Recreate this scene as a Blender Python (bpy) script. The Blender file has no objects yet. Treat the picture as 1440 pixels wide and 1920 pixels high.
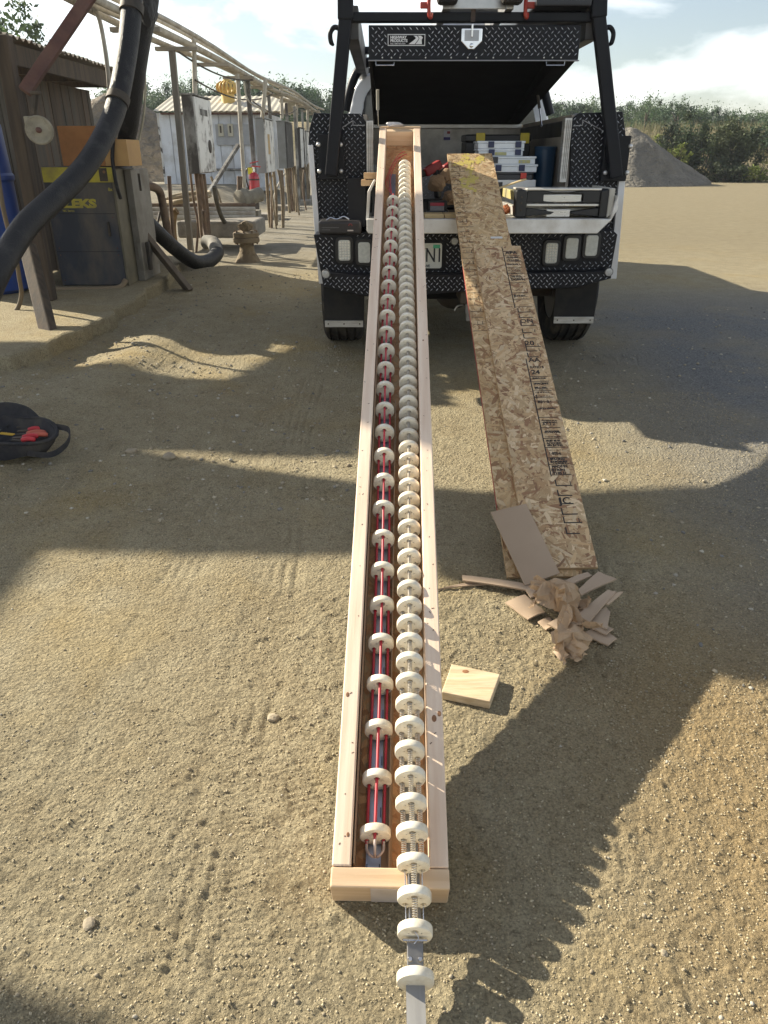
import bpy, bmesh, math, random
import numpy as np
from mathutils import Vector, Matrix, Euler
from mathutils.geometry import tessellate_polygon
R = math.radians
random.seed(7)
SC = bpy.context.scene
COL = SC.collection

# ---------------------------------------------------------------- camera
H = 1.37; FPX = 1387.0; PITCH = R(25.9)
cd = bpy.data.cameras.new('camera'); cam = bpy.data.objects.new('camera', cd); COL.objects.link(cam)
cam.location = (0, 0, H); cam.rotation_euler = (R(90) - PITCH, 0, 0)
cd.sensor_fit = 'VERTICAL'; cd.sensor_height = 36; cd.sensor_width = 27
cd.lens = 36 * FPX / 1920; cd.clip_start = 0.02; cd.clip_end = 2000
SC.camera = cam

# ---------------------------------------------------------------- sun, sky, exposure
SUN_EL = R(28.5); SUN_AZ = math.atan2(-0.857, 0.517)
w = bpy.data.worlds.new('World'); SC.world = w; w.use_nodes = True
nt = w.node_tree; nt.nodes.clear()
def wn(t, **k):
    n = nt.nodes.new(t)
    for a, b in k.items(): setattr(n, a, b)
    return n
sky = wn('ShaderNodeTexSky', sky_type='NISHITA', sun_disc=False, sun_elevation=SUN_EL, sun_rotation=SUN_AZ,
         altitude=200, air_density=1.15, dust_density=0.7, ozone_density=2.0)
tc = wn('ShaderNodeTexCoord')
mp = wn('ShaderNodeMapping'); mp.inputs['Scale'].default_value = (1.0, 1.0, 2.6); mp.inputs['Location'].default_value = (5.3, 1.7, 0.9)
n1 = wn('ShaderNodeTexNoise'); n1.inputs['Scale'].default_value = 3.4; n1.inputs['Detail'].default_value = 9; n1.inputs['Roughness'].default_value = 0.56
n1.inputs['Distortion'].default_value = 0.25
rp = wn('ShaderNodeValToRGB'); rp.color_ramp.elements[0].position = 0.45; rp.color_ramp.elements[1].position = 0.68
rp.color_ramp.elements[0].color = (0.16, 0.16, 0.16, 1); rp.color_ramp.elements[1].color = (1, 1, 1, 1)
mx = wn('ShaderNodeMix', data_type='RGBA')
hs_ = wn('ShaderNodeHueSaturation'); hs_.inputs['Saturation'].default_value = 0.12; hs_.inputs['Value'].default_value = 3.0
bg = wn('ShaderNodeBackground'); bg.inputs['Strength'].default_value = 0.052
wo = wn('ShaderNodeOutputWorld')
L = nt.links.new
L(tc.outputs['Generated'], mp.inputs['Vector']); L(mp.outputs[0], n1.inputs['Vector']); L(n1.outputs[0], rp.inputs[0])
L(sky.outputs[0], mx.inputs[6]); L(rp.outputs[0], mx.inputs[0]); L(sky.outputs[0], hs_.inputs['Color']); L(hs_.outputs[0], mx.inputs[7]); L(mx.outputs[2], bg.inputs[0]); L(bg.outputs[0], wo.inputs[0])
sl = bpy.data.lights.new('sun', 'SUN'); sl.energy = 5.0; sl.angle = R(0.6); sl.color = (1.0, 0.91, 0.74)
so = bpy.data.objects.new('sun', sl); COL.objects.link(so)
sdir = Vector((math.sin(SUN_AZ) * math.cos(SUN_EL), math.cos(SUN_AZ) * math.cos(SUN_EL), math.sin(SUN_EL)))
so.rotation_euler = sdir.to_track_quat('Z', 'Y').to_euler(); so.location = (-8, 5, 9)
vs_ = SC.view_settings; vs_.view_transform = 'Standard'; vs_.look = 'None'; vs_.exposure = 1.13; vs_.gamma = 1.0
vs_.use_curve_mapping = False
SC.cycles.max_bounces = 6; SC.cycles.use_denoising = True
SC.cycles.sample_clamp_indirect = 8

# ---------------------------------------------------------------- calibration of the photograph: a pixel and a real distance give a place
_c, _s = math.cos(PITCH), math.sin(PITCH)
def _ray(px, py):
    u = (px - 720) / FPX; v = (960 - py) / FPX
    return Vector((u, _c + v * _s, -_s + v * _c))
def at(px, py, Y):
    d = _ray(px, py); return Vector((0, 0, H)) + d * (Y / d.y)
def atz(px, py, z=0.0):
    d = _ray(px, py); return Vector((0, 0, H)) + d * ((z - H) / d.z)
def sst(t):
    t = np.clip(t, 0, 1); return t * t * (3 - 2 * t)
def gh(x, y):
    """height of the ground at a place (works on numbers and arrays)"""
    x = np.asarray(x, float); y = np.asarray(y, float)
    z = 0.034 * np.clip(y - 1, 0, 5)
    z = z + 0.10 * sst((-x - 1.25 - 0.10 * y) / 0.7) * sst((y - 2.2) / 1.4) * (1 - sst((y - 9.2) / 1.0))
    z = z + 0.10 * np.exp(-(((x + 1.72) / 0.5) ** 2 + ((y - 8.3) / 0.45) ** 2))
    z = z + 0.42 * sst((-x - 2.7) / 1.6) * sst((y - 12) / 9)
    z = z + 0.07 * np.exp(-((x + 1.80 - 0.14 * (y - 3.6)) / 0.24) ** 2) * sst((y - 2.4) / 1.2) * (1 - sst((y - 6.2) / 1.2))
    y0 = 37.0 + 0.0 * x
    z = z + 2.3 * sst((y - y0) / 8.5) - 1.3 * sst((y - y0 - 11) / 22)
    z = z - 0.006 * np.exp(-((x + 0.55) / 0.3) ** 2) * sst((y - 2.6) / 1) * (1 - sst((y - 7) / 2))
    return z
def atg(px, py, dz=0.0):
    z = 0.1
    for _ in range(40):
        p = atz(px, py, z + dz); z = 0.5 * z + 0.5 * float(gh(p.x, p.y))
    return atz(px, py, z + dz)

# ---------------------------------------------------------------- materials
MATS = {}
def _mat(name):
    m = bpy.data.materials.new(name); m.use_nodes = True
    return m, m.node_tree, m.node_tree.nodes['Principled BSDF']
def rgba(c): return (c[0], c[1], c[2], 1)
def M(name, c1, c2=None, sc=6.0, rough=0.6, metal=0.0, bump=0.0, bsc=60.0, stretch=(1, 1, 1), det=5, dirt=None, dsc=3.0,
      damt=0.5, dlo=0.45, dhi=0.65, rvar=0.12, spec=0.5, rnd=0.0, coat=0.0, trans=0.0, dist=0.0, lo=0.3, hi=0.7, bdist=0.004):
    if name in MATS: return MATS[name]
    m, t, b = _mat(name); N = t.nodes.new; K = t.links.new
    tcn = N('ShaderNodeTexCoord'); mpn = N('ShaderNodeMapping'); mpn.inputs['Scale'].default_value = stretch
    K(tcn.outputs['Object'], mpn.inputs['Vector'])
    if rnd or True:
        oi = N('ShaderNodeObjectInfo'); vm = N('ShaderNodeVectorMath'); vm.operation = 'SCALE'; vm.inputs[0].default_value = (17, 11, 23)
        K(oi.outputs['Random'], vm.inputs['Scale']); K(vm.outputs[0], mpn.inputs['Location'])
    nz = N('ShaderNodeTexNoise'); nz.inputs['Scale'].default_value = sc; nz.inputs['Detail'].default_value = det; nz.inputs['Distortion'].default_value = dist
    K(mpn.outputs[0], nz.inputs['Vector'])
    c2 = c2 or tuple(min(1, v * 0.8) for v in c1)
    rp = N('ShaderNodeValToRGB'); e = rp.color_ramp.elements; e[0].position = lo; e[1].position = hi
    e[0].color = rgba(c2); e[1].color = rgba(c1); K(nz.outputs[0], rp.inputs[0]); col = rp.outputs[0]
    if rnd:
        hs = N('ShaderNodeHueSaturation'); mr = N('ShaderNodeMapRange'); mr.inputs[3].default_value = 1 - rnd; mr.inputs[4].default_value = 1 + rnd
        K(oi.outputs['Random'], mr.inputs[0]); K(mr.outputs[0], hs.inputs['Value']); K(col, hs.inputs['Color']); col = hs.outputs[0]
    if dirt:
        dn = N('ShaderNodeTexNoise'); dn.inputs['Scale'].default_value = dsc; dn.inputs['Detail'].default_value = 8; dn.inputs['Roughness'].default_value = 0.65
        K(mpn.outputs[0], dn.inputs['Vector'])
        dr = N('ShaderNodeValToRGB'); dr.color_ramp.elements[0].position = dlo; dr.color_ramp.elements[1].position = dhi
        dr.color_ramp.elements[1].color = (damt, damt, damt, 1); K(dn.outputs[0], dr.inputs[0])
        mi = N('ShaderNodeMix'); mi.data_type = 'RGBA'; mi.inputs[7].default_value = rgba(dirt)
        K(dr.outputs[0], mi.inputs[0]); K(col, mi.inputs[6]); col = mi.outputs[2]
    K(col, b.inputs['Base Color'])
    ma = N('ShaderNodeMapRange'); ma.inputs[3].default_value = max(0.02, rough - rvar); ma.inputs[4].default_value = min(1, rough + rvar)
    K(nz.outputs[0], ma.inputs[0]); K(ma.outputs[0], b.inputs['Roughness'])
    b.inputs['Metallic'].default_value = metal; b.inputs['Specular IOR Level'].default_value = spec
    if coat: b.inputs['Coat Weight'].default_value = coat; b.inputs['Coat Roughness'].default_value = 0.1
    if trans: b.inputs['Transmission Weight'].default_value = trans
    if bump:
        bn = N('ShaderNodeTexNoise'); bn.inputs['Scale'].default_value = bsc; bn.inputs['Detail'].default_value = 4; K(mpn.outputs[0], bn.inputs['Vector'])
        bp = N('ShaderNodeBump'); bp.inputs['Strength'].default_value = bump; bp.inputs['Distance'].default_value = bdist
        K(bn.outputs[0], bp.inputs['Height']); K(bp.outputs[0], b.inputs['Normal'])
    MATS[name] = m; return m
def MC(name, rough=0.7, noise=0.15, bump=0.2, bsc=200, sss=0.0):
    """colour from the mesh attribute 'tint' (each strand or leaf has its own colour)"""
    m, t, b = _mat(name); N = t.nodes.new; K = t.links.new
    a = N('ShaderNodeAttribute'); a.attribute_name = 'tint'
    tcn = N('ShaderNodeTexCoord'); nz = N('ShaderNodeTexNoise'); nz.inputs['Scale'].default_value = bsc; nz.inputs['Detail'].default_value = 3
    K(tcn.outputs['Object'], nz.inputs['Vector'])
    mr = N('ShaderNodeMapRange'); mr.inputs[3].default_value = 1 - noise; mr.inputs[4].default_value = 1 + noise; K(nz.outputs[0], mr.inputs[0])
    hs = N('ShaderNodeHueSaturation'); K(a.outputs['Color'], hs.inputs['Color']); K(mr.outputs[0], hs.inputs['Value'])
    K(hs.outputs[0], b.inputs['Base Color']); b.inputs['Roughness'].default_value = rough
    if bump:
        bp = N('ShaderNodeBump'); bp.inputs['Strength'].default_value = bump; bp.inputs['Distance'].default_value = 0.001
        K(nz.outputs[0], bp.inputs['Height']); K(bp.outputs[0], b.inputs['Normal'])
    if sss:
        tr = N('ShaderNodeBsdfTranslucent'); K(hs.outputs[0], tr.inputs['Color']); ms = N('ShaderNodeMixShader'); ms.inputs[0].default_value = sss
        K(b.outputs[0], ms.inputs[1]); K(tr.outputs[0], ms.inputs[2]); K(ms.outputs[0], t.nodes['Material Output'].inputs[0])
    MATS[name] = m; return m

# ---------------------------------------------------------------- mesh helpers
def off(o):
    v = Vector((0, 0, 0))
    while o is not None: v += o.location; o = o.parent
    return v
def obj(name, me, parent=None, mat=None):
    o = bpy.data.objects.new(name, me); COL.objects.link(o)
    if parent is not None: o.parent = parent
    if mat is not None and me is not None:
        me.materials.clear(); me.materials.append(mat)
    return o
def root(name, label, cat, loc=(0, 0, 0), group=None, rot=None):
    o = bpy.data.objects.new(name, None); COL.objects.link(o); o.location = loc; o.empty_display_size = 0.1
    if rot is not None: o.rotation_euler = rot
    o['label'] = label; o['category'] = cat
    if group: o['group'] = group
    return o
def tag(o, label, cat, group=None):
    o['label'] = label; o['category'] = cat
    if group: o['group'] = group
    return o
class MB:
    def __init__(s): s.v = []; s.f = []
    def add(s, vs, fs):
        n = len(s.v); s.v += [tuple(v) for v in vs]; s.f += [tuple(i + n for i in f) for f in fs]; return s
    def box(s, c, d, Rm=None):
        c = Vector(c); vs = []
        for z in (-.5, .5):
            for x, y in ((-.5, -.5), (.5, -.5), (.5, .5), (-.5, .5)):
                p = Vector((x * d[0], y * d[1], z * d[2])); vs.append(c + (Rm @ p if Rm else p))
        return s.add(vs, [(3, 2, 1, 0), (4, 5, 6, 7), (0, 1, 5, 4), (1, 2, 6, 5), (2, 3, 7, 6), (3, 0, 4, 7)])
    def mm(s, a, b):
        a = Vector(a); b = Vector(b); return s.box((a + b) / 2, tuple(abs(v) for v in (b - a)))
    def beam(s, p0, p1, w, h, up=(0, 0, 1), e0=0, e1=0):
        p0 = Vector(p0); p1 = Vector(p1); d = (p1 - p0).normalized(); p0 = p0 - d * e0; p1 = p1 + d * e1
        x = d.cross(Vector(up));
        if x.length < 1e-4: x = d.cross(Vector((0, 1, 0)))
        x.normalize(); z = x.cross(d)
        Rm = Matrix((x, d, z)).transposed(); return s.box((p0 + p1) / 2, (w, (p1 - p0).length, h), Rm)
    def cyl(s, p0, p1, r0, r1=None, n=14, caps=True):
        return s.tube([p0, p1], [r0, r0 if r1 is None else r1], n, caps)
    def tube(s, pts, r, n=8, caps=True, closed=False):
        pts = [Vector(p) for p in pts]; m = len(pts); rr = r if isinstance(r, (list, tuple)) else [r] * m
        T = []
        for i in range(m):
            a = pts[(i - 1) % m] if (closed or i > 0) else pts[i]; b = pts[(i + 1) % m] if (closed or i < m - 1) else pts[i]
            T.append((b - a).normalized())
        u = T[0].orthogonal().normalized(); base = len(s.v); vs = []; fs = []
        for i in range(m):
            if i: u = (u - T[i] * u.dot(T[i])).normalized()
            w_ = T[i].cross(u)
            for k in range(n):
                an = 2 * math.pi * k / n; vs.append(pts[i] + (u * math.cos(an) + w_ * math.sin(an)) * rr[i])
        for i in range(m - 1 if not closed else m):
            j = (i + 1) % m
            for k in range(n): fs.append((i * n + k, i * n + (k + 1) % n, j * n + (k + 1) % n, j * n + k))
        if caps and not closed: fs.append(tuple(reversed(range(n)))); fs.append(tuple(range((m - 1) * n, m * n)))
        return s.add(vs, fs)
    def extr(s, poly, vec):
        poly = [Vector(p) for p in poly]; vec = Vector(vec); n = len(poly)
        return s.add(poly + [p + vec for p in poly], [tuple(reversed(range(n))), tuple(range(n, 2 * n))] + [(i, (i + 1) % n, n + (i + 1) % n, n + i) for i in range(n)])
    def lathe(s, prof, n=24, X=None, closed=False):
        vs = []; fs = []; m = len(prof)
        for r, z in prof:
            for k in range(n):
                a = 2 * math.pi * k / n; p = Vector((r * math.cos(a), r * math.sin(a), z)); vs.append(X @ p if X else p)
        for i in range(m - 1 if not closed else m):
            j = (i + 1) % m
            for k in range(n): fs.append((i * n + k, i * n + (k + 1) % n, j * n + (k + 1) % n, j * n + k))
        if not closed: fs.append(tuple(reversed(range(n)))); fs.append(tuple(range((m - 1) * n, m * n)))
        return s.add(vs, fs)
    def build(s, name, mat, parent=None, smooth=0, bevel=0, local=False, seg=2, kind=None):
        o_ = Vector((0, 0, 0)) if (local or parent is None) else off(parent)
        me = bpy.data.meshes.new(name); me.from_pydata([tuple(Vector(v) - o_) for v in s.v], [], s.f); me.update()
        bm = bmesh.new(); bm.from_mesh(me); bmesh.ops.recalc_face_normals(bm, faces=bm.faces); bm.to_mesh(me); bm.free()
        if smooth:
            me.polygons.foreach_set('use_smooth', [True] * len(me.polygons)); me.set_sharp_from_angle(angle=R(smooth if smooth > 1 else 40))
        o = obj(name, me, parent, mat)
        if bevel:
            md = o.modifiers.new('bevel', 'BEVEL'); md.width = bevel; md.segments = seg; md.limit_method = 'ANGLE'; md.angle_limit = R(35)
        if kind: o['kind'] = kind
        return o
def pbox(name, mat, parent, a, b, bevel=0.002, **k): return MB().mm(a, b).build(name, mat, parent, bevel=bevel, **k)
def thing_mesh(o, label, cat, group=None):
    """give a one-mesh thing its own origin at its base"""
    co = np.empty(len(o.data.vertices) * 3); o.data.vertices.foreach_get('co', co); co = co.reshape(-1, 3)
    c = Vector(((co[:, 0].min() + co[:, 0].max()) / 2, (co[:, 1].min() + co[:, 1].max()) / 2, co[:, 2].min()))
    o.data.transform(Matrix.Translation(-c)); o.location = c
    return tag(o, label, cat, group)
def np_mesh(name, V, F, tint=None, smooth=False):
    """V (n,3); F (m,k) all polygons with k corners"""
    me = bpy.data.meshes.new(name); V = np.asarray(V, np.float32); F = np.asarray(F, np.int32); m, k = F.shape
    me.vertices.add(len(V)); me.vertices.foreach_set('co', V.ravel()); me.loops.add(m * k); me.loops.foreach_set('vertex_index', F.ravel())
    me.polygons.add(m); me.polygons.foreach_set('loop_start', np.arange(0, m * k, k, dtype=np.int32))
    if smooth: me.polygons.foreach_set('use_smooth', np.ones(m, bool))
    me.update(calc_edges=True)
    if tint is not None:
        a = me.attributes.new('tint', 'FLOAT_COLOR', 'FACE'); a.data.foreach_set('color', np.asarray(tint, np.float32).ravel())
    return me
def text_mesh(txt, size, ext=0.0, bold=0.0, align='LEFT', sx=1.0):
    cu = bpy.data.curves.new('lettering', 'FONT'); cu.body = txt; cu.size = size; cu.extrude = ext; cu.offset = bold; cu.align_x = align; cu.resolution_u = 3
    o = bpy.data.objects.new('lettering', cu); COL.objects.link(o)
    dg = bpy.context.evaluated_depsgraph_get(); me = bpy.data.meshes.new_from_object(o.evaluated_get(dg))
    bpy.data.objects.remove(o); bpy.data.curves.remove(cu)
    if sx != 1: me.transform(Matrix.Diagonal((sx, 1, 1, 1)))
    return me
FACE_CAM = Euler((R(90), 0, 0)).to_matrix().to_4x4()      # text that faces the camera side (-Y)
def text(txt, size, X, mat, parent, name='lettering', local=False, **k):
    me = text_mesh(txt, size, **k); o_ = Vector((0, 0, 0)) if local else off(parent)
    me.transform(Matrix.Translation(-o_) @ X); me.name = name
    return obj(name, me, parent, mat)
def cat(pts, n=6):
    """smooth path through points"""
    P = [Vector(p) for p in pts]; out = []
    for i in range(len(P) - 1):
        p0 = P[max(i - 1, 0)]; p1 = P[i]; p2 = P[i + 1]; p3 = P[min(i + 2, len(P) - 1)]
        for k in range(n):
            t = k / n; out.append(0.5 * ((2 * p1) + (p2 - p0) * t + (2 * p0 - 5 * p1 + 4 * p2 - p3) * t * t + (3 * p1 - p0 - 3 * p2 + p3) * t ** 3))
    out.append(P[-1]); return out
def copy_tree(o, parent=None):
    c = o.copy(); COL.objects.link(c); c.parent = parent
    for ch in o.children: copy_tree(ch, c)
    return c
# value noise on arrays
def vnoise(x, y, seed=0):
    xi = np.floor(x).astype(np.int64); yi = np.floor(y).astype(np.int64); fx = x - xi; fy = y - yi
    def h(a, b):
        n = (a * 374761393 + b * 668265263 + seed * 974634777) & 0xffffffff
        n = ((n ^ (n >> 13)) * 1274126177) & 0xffffffff
        return ((n ^ (n >> 16)) & 0xffff) / 65535.0
    u = fx * fx * (3 - 2 * fx); v = fy * fy * (3 - 2 * fy)
    return (h(xi, yi) * (1 - u) + h(xi + 1, yi) * u) * (1 - v) + (h(xi, yi + 1) * (1 - u) + h(xi + 1, yi + 1) * u) * v
def fbm(x, y, f, oct=4, seed=0, gain=0.5):
    z = 0; a = 1; s = 0
    for i in range(oct):
        z = z + a * vnoise(x * f + i * 13.7, y * f - i * 7.3, seed + i); s += a; a *= gain; f *= 2.03
    return z / s - 0.5
# ================================================================= setting: ground
def axis(lo, hi, d0, d1, step, grow, smax):
    mid = list(np.arange(d0, d1, step)); a = []; x = d0; s = step
    while x > lo: s = min(s * grow, smax); x -= s; a.append(x)
    b = []; x = mid[-1]; s = step
    while x < hi: s = min(s * grow, smax); x += s; b.append(x)
    return np.array(a[::-1] + mid + b)
gx = axis(-160, 190, -1.6, 1.7, 0.0065, 1.03, 9); gy = axis(-6, 320, 0.66, 3.0, 0.006, 1.0165, 9)
GX, GY = np.meshgrid(gx, gy)
GZ = gh(GX, GY)
near = np.clip(1 - (np.hypot(GX, GY) - 6) / 10, 0, 1)
rough_patch = 0.45 + 0.9 * np.clip(fbm(GX, GY, 1.1, 3, 3) * 2.2 + 0.5, 0, 1)
GZ += 0.03 * fbm(GX, GY, 0.55, 3, 5) * np.clip((np.hypot(GX, GY) - 4) / 8, 0.12, 1) * np.clip(1.2 - GY / 60, 0.2, 1)
GZ += near * (0.007 * fbm(GX, GY, 3.1, 3, 11) + 0.0030 * rough_patch * fbm(GX, GY, 19, 3, 21) + 0.0060 * rough_patch * fbm(GX, GY, 62, 2, 31))
lf = sst((-GX - 0.9) / 0.8) * near; GZ += lf * (0.025 * fbm(GX, GY, 1.7, 3, 91) + 0.03 * fbm(GX, GY, 6, 3, 93))
# clods: sharp little lumps where the loose soil lies
cl = np.clip(fbm(GX, GY, 48, 2, 77) * 2.0, 0, 1); GZ += near * 0.0068 * rough_patch ** 1.5 * cl ** 1.5
# tyre tracks pressed into the dirt, running past the crate on its left
def track(x0, y0, x1, y1, wdt, seed, depth):
    global GZ
    t = (GY - y0) / (y1 - y0); cx = x0 + (x1 - x0) * t + 0.02 * np.sin(GY * 2.1 + seed)
    d = np.abs(GX - cx); inside = (1 - sst((d - wdt) / 0.03)) * (GY > 0.3) * (GY < 5)
    GZ = GZ - inside * near * (0.003 + 0.003 * fbm(GX, GY, 20, 2, seed))
    for k in (-0.8, -0.28, 0.25, 0.8):
        GZ = GZ - depth * near * np.exp(-(((GX - cx - k * wdt) / 0.009) ** 2)) * np.clip(fbm(GX, GY, 4, 3, seed + 9) * 5 + 0.35, 0, 1) * (GY < 4.5) * (GY > 0.3)
track(-0.36, 0.7, -0.42, 4.0, 0.075, 41, 0.006); track(0.62, 0.7, 0.95, 4.0, 0.09, 57, 0.002)
track(-0.75, 0.7, -0.62, 4.0, 0.07, 63, 0.004)
for (px, py, rot) in ((570, 1480, 0.3), (455, 1520, 0.2), (430, 1680, 0.25), (455, 1790, 0.1)):      # boot prints
    p = atz(px, py, 0); dx = GX - p.x; dy = GY - p.y; u = dx * math.cos(rot) + dy * math.sin(rot); v = -dx * math.sin(rot) + dy * math.cos(rot)
    m_ = (np.abs(u) < 0.042) & (np.abs(v) < 0.09 - 0.4 * np.abs(u)); GZ = np.where(m_, GZ * 0.4 + 0.6 * (gh(GX, GY) - 0.006 + 0.004 * (np.sin(v * 330) > 0)), GZ)
ny, nx = GX.shape
V = np.stack([GX, GY, GZ], -1).reshape(-1, 3)
ii = (np.arange(ny - 1)[:, None] * nx + np.arange(nx - 1)[None, :]).ravel()
F = np.stack([ii, ii + 1, ii + nx + 1, ii + nx], 1)
gme = np_mesh('ground', V, F, smooth=True)
gm, t, b = _mat('dirt'); N = t.nodes.new; K = t.links.new
tcn = N('ShaderNodeTexCoord')
def nz(sc, det=6, ro=0.6, st=None):
    n = N('ShaderNodeTexNoise'); n.inputs['Scale'].default_value = sc; n.inputs['Detail'].default_value = det; n.inputs['Roughness'].default_value = ro
    if st:
        m = N('ShaderNodeMapping'); m.inputs['Scale'].default_value = st; K(tcn.outputs['Object'], m.inputs[0]); K(m.outputs[0], n.inputs[0])
    else: K(tcn.outputs['Object'], n.inputs[0])
    return n
def ramp(src, *st):
    r = N('ShaderNodeValToRGB'); e = r.color_ramp.elements
    while len(e) < len(st): e.new(0.5)
    for i, (p, c) in enumerate(st): e[i].position = p; e[i].color = rgba(c)
    K(src, r.inputs[0]); return r.outputs[0]
def mix(f, a, b_, mode='MIX'):
    m = N('ShaderNodeMix'); m.data_type = 'RGBA'; m.blend_type = mode
    for s_, i in ((f, 0), (a, 6), (b_, 7)):
        if hasattr(s_, 'is_linked') or hasattr(s_, 'links'): K(s_, m.inputs[i])
        else: m.inputs[i].default_value = s_ if i == 0 else rgba(s_)
    return m.outputs[2]
big = ramp(nz(0.55, 5).outputs[0], (0.3, (0.33, 0.265, 0.155)), (0.5, (0.42, 0.355, 0.225)), (0.72, (0.475, 0.415, 0.285)))
mid_ = ramp(nz(7, 6).outputs[0], (0.3, (0.29, 0.235, 0.145)), (0.7, (0.49, 0.43, 0.29)))
c_ = mix(0.45, big, mid_)
ochre = ramp(nz(1.3, 4).outputs[0], (0.52, (0, 0, 0)), (0.72, (0.5, 0.5, 0.5)))
c_ = mix(ochre, c_, (0.44, 0.31, 0.11))
fine = ramp(nz(160, 3, 0.7).outputs[0], (0.33, (0.45, 0.45, 0.45)), (0.55, (1, 1, 1)), (0.75, (1.25, 1.22, 1.15)))
c_ = mix(0.8, c_, fine, 'MULTIPLY')
spk = ramp(nz(42, 5, 0.75).outputs[0], (0.34, (0.55, 0.54, 0.53)), (0.48, (1, 1, 1)), (0.62, (1, 1, 1)), (0.74, (1.22, 1.22, 1.22)))
c_ = mix(0.75, c_, spk, 'MULTIPLY')
def mrange(src, a, b_, lo=0.0, hi=1.0):
    m = N('ShaderNodeMapRange'); m.inputs[1].default_value = a; m.inputs[2].default_value = b_; m.inputs[3].default_value = lo; m.inputs[4].default_value = hi; K(src, m.inputs[0]); return m.outputs[0]
def mul(a, b_):
    m = N('ShaderNodeMath'); m.operation = 'MULTIPLY'; K(a, m.inputs[0]); K(b_, m.inputs[1]); return m.outputs[0]
sep = N('ShaderNodeSeparateXYZ'); K(tcn.outputs['Object'], sep.inputs[0])
# browner soil in the near right corner; duller lot farther out
c_ = mix(mul(mrange(sep.outputs['X'], 0.25, 0.8), mrange(sep.outputs['Y'], 2.3, 1.6, 0, 0.75)), c_, mix(0.75, (0.36, 0.255, 0.125), fine, 'MULTIPLY'))
c_ = mix(mrange(sep.outputs['Y'], 6, 12, 0, 0.92), c_, mix(0.25, (0.19, 0.16, 0.10), mid_))
# loose grey gravel on the truck's right-hand side and out on the lot
mr = N('ShaderNodeMapRange'); mr.inputs[1].default_value = 0.9; mr.inputs[2].default_value = 2.0; K(sep.outputs['X'], mr.inputs[0])
mr2 = N('ShaderNodeMapRange'); mr2.inputs[1].default_value = 8.0; mr2.inputs[2].default_value = 6.0; K(sep.outputs['Y'], mr2.inputs[0])
mu = N('ShaderNodeMath'); mu.operation = 'MULTIPLY'; K(mr.outputs[0], mu.inputs[0]); K(mr2.outputs[0], mu.inputs[1])
gn = nz(1.1, 5); mu2 = N('ShaderNodeMath'); mu2.operation = 'MULTIPLY'; K(mu.outputs[0], mu2.inputs[0]); K(ramp(gn.outputs[0], (0.3, (0.25, 0.25, 0.25)), (0.55, (1, 1, 1))), mu2.inputs[1])
grv = ramp(nz(90, 4, 0.7).outputs[0], (0.3, (0.10, 0.10, 0.098)), (0.7, (0.31, 0.305, 0.29)))
c_ = mix(mu2.outputs[0], c_, grv)
ma1 = N('ShaderNodeMapRange'); ma1.inputs[1].default_value = 7.8; ma1.inputs[2].default_value = 10.5; K(sep.outputs['Y'], ma1.inputs[0])
ma2 = N('ShaderNodeMapRange'); ma2.inputs[1].default_value = 0.6; ma2.inputs[2].default_value = -1.4; K(sep.outputs['X'], ma2.inputs[0])
mu3 = N('ShaderNodeMath'); mu3.operation = 'MULTIPLY'; K(ma1.outputs[0], mu3.inputs[0]); K(ma2.outputs[0], mu3.inputs[1])
mu4 = N('ShaderNodeMath'); mu4.operation = 'MULTIPLY'; mu4.inputs[1].default_value = 0.8; K(mu3.outputs[0], mu4.inputs[0])
gr2 = ramp(nz(3, 6, 0.65).outputs[0], (0.3, (0.17, 0.155, 0.125)), (0.7, (0.33, 0.305, 0.25)))  # grey ground far left; its darker tone also stands in for shade
c_ = mix(mu4.outputs[0], c_, gr2)
wv = N('ShaderNodeTexWave'); wv.wave_type = 'RINGS'; wv.rings_direction = 'Z'; wv.inputs['Scale'].default_value = 0.42; wv.inputs['Distortion'].default_value = 3.5; wv.inputs['Detail'].default_value = 3; wv.inputs['Detail Scale'].default_value = 0.4
wm = N('ShaderNodeMapping'); wm.inputs['Location'].default_value = (-9, -24, 0); K(tcn.outputs['Object'], wm.inputs[0]); K(wm.outputs[0], wv.inputs['Vector'])
mw = N('ShaderNodeMapRange'); mw.inputs[1].default_value = 8; mw.inputs[2].default_value = 12; K(sep.outputs['Y'], mw.inputs[0])
mw2 = N('ShaderNodeMath'); mw2.operation = 'MULTIPLY'; K(mw.outputs[0], mw2.inputs[0]); K(ramp(wv.outputs[0], (0.55, (0, 0, 0)), (0.85, (0.22, 0.22, 0.22))), mw2.inputs[1])
c_ = mix(mw2.outputs[0], c_, (0.25, 0.205, 0.13))
# weeds and dry grass on the far bank
mr3 = N('ShaderNodeMapRange'); mr3.inputs[1].default_value = 38; mr3.inputs[2].default_value = 42; K(sep.outputs['Y'], mr3.inputs[0])
veg = ramp(nz(0.5, 8, 0.7).outputs[0], (0.35, (0.12, 0.12, 0.055)), (0.5, (0.25, 0.21, 0.12)), (0.7, (0.33, 0.27, 0.17)))
c_ = mix(mr3.outputs[0], c_, veg)
K(c_, b.inputs['Base Color']); b.inputs['Roughness'].default_value = 0.95; b.inputs['Specular IOR Level'].default_value = 0.15
bp = N('ShaderNodeBump'); bp.inputs['Strength'].default_value = 1.0; bp.inputs['Distance'].default_value = 0.015
vo = N('ShaderNodeTexVoronoi'); vo.inputs['Scale'].default_value = 85; vo.inputs['Randomness'].default_value = 1; K(tcn.outputs['Object'], vo.inputs['Vector'])
inv = N('ShaderNodeMath'); inv.operation = 'MULTIPLY_ADD'; inv.inputs[1].default_value = -0.55; K(vo.outputs['Distance'], inv.inputs[0]); K(nz(140, 5, 0.7).outputs[0], inv.inputs[2])
K(inv.outputs[0], bp.inputs['Height'])
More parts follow.
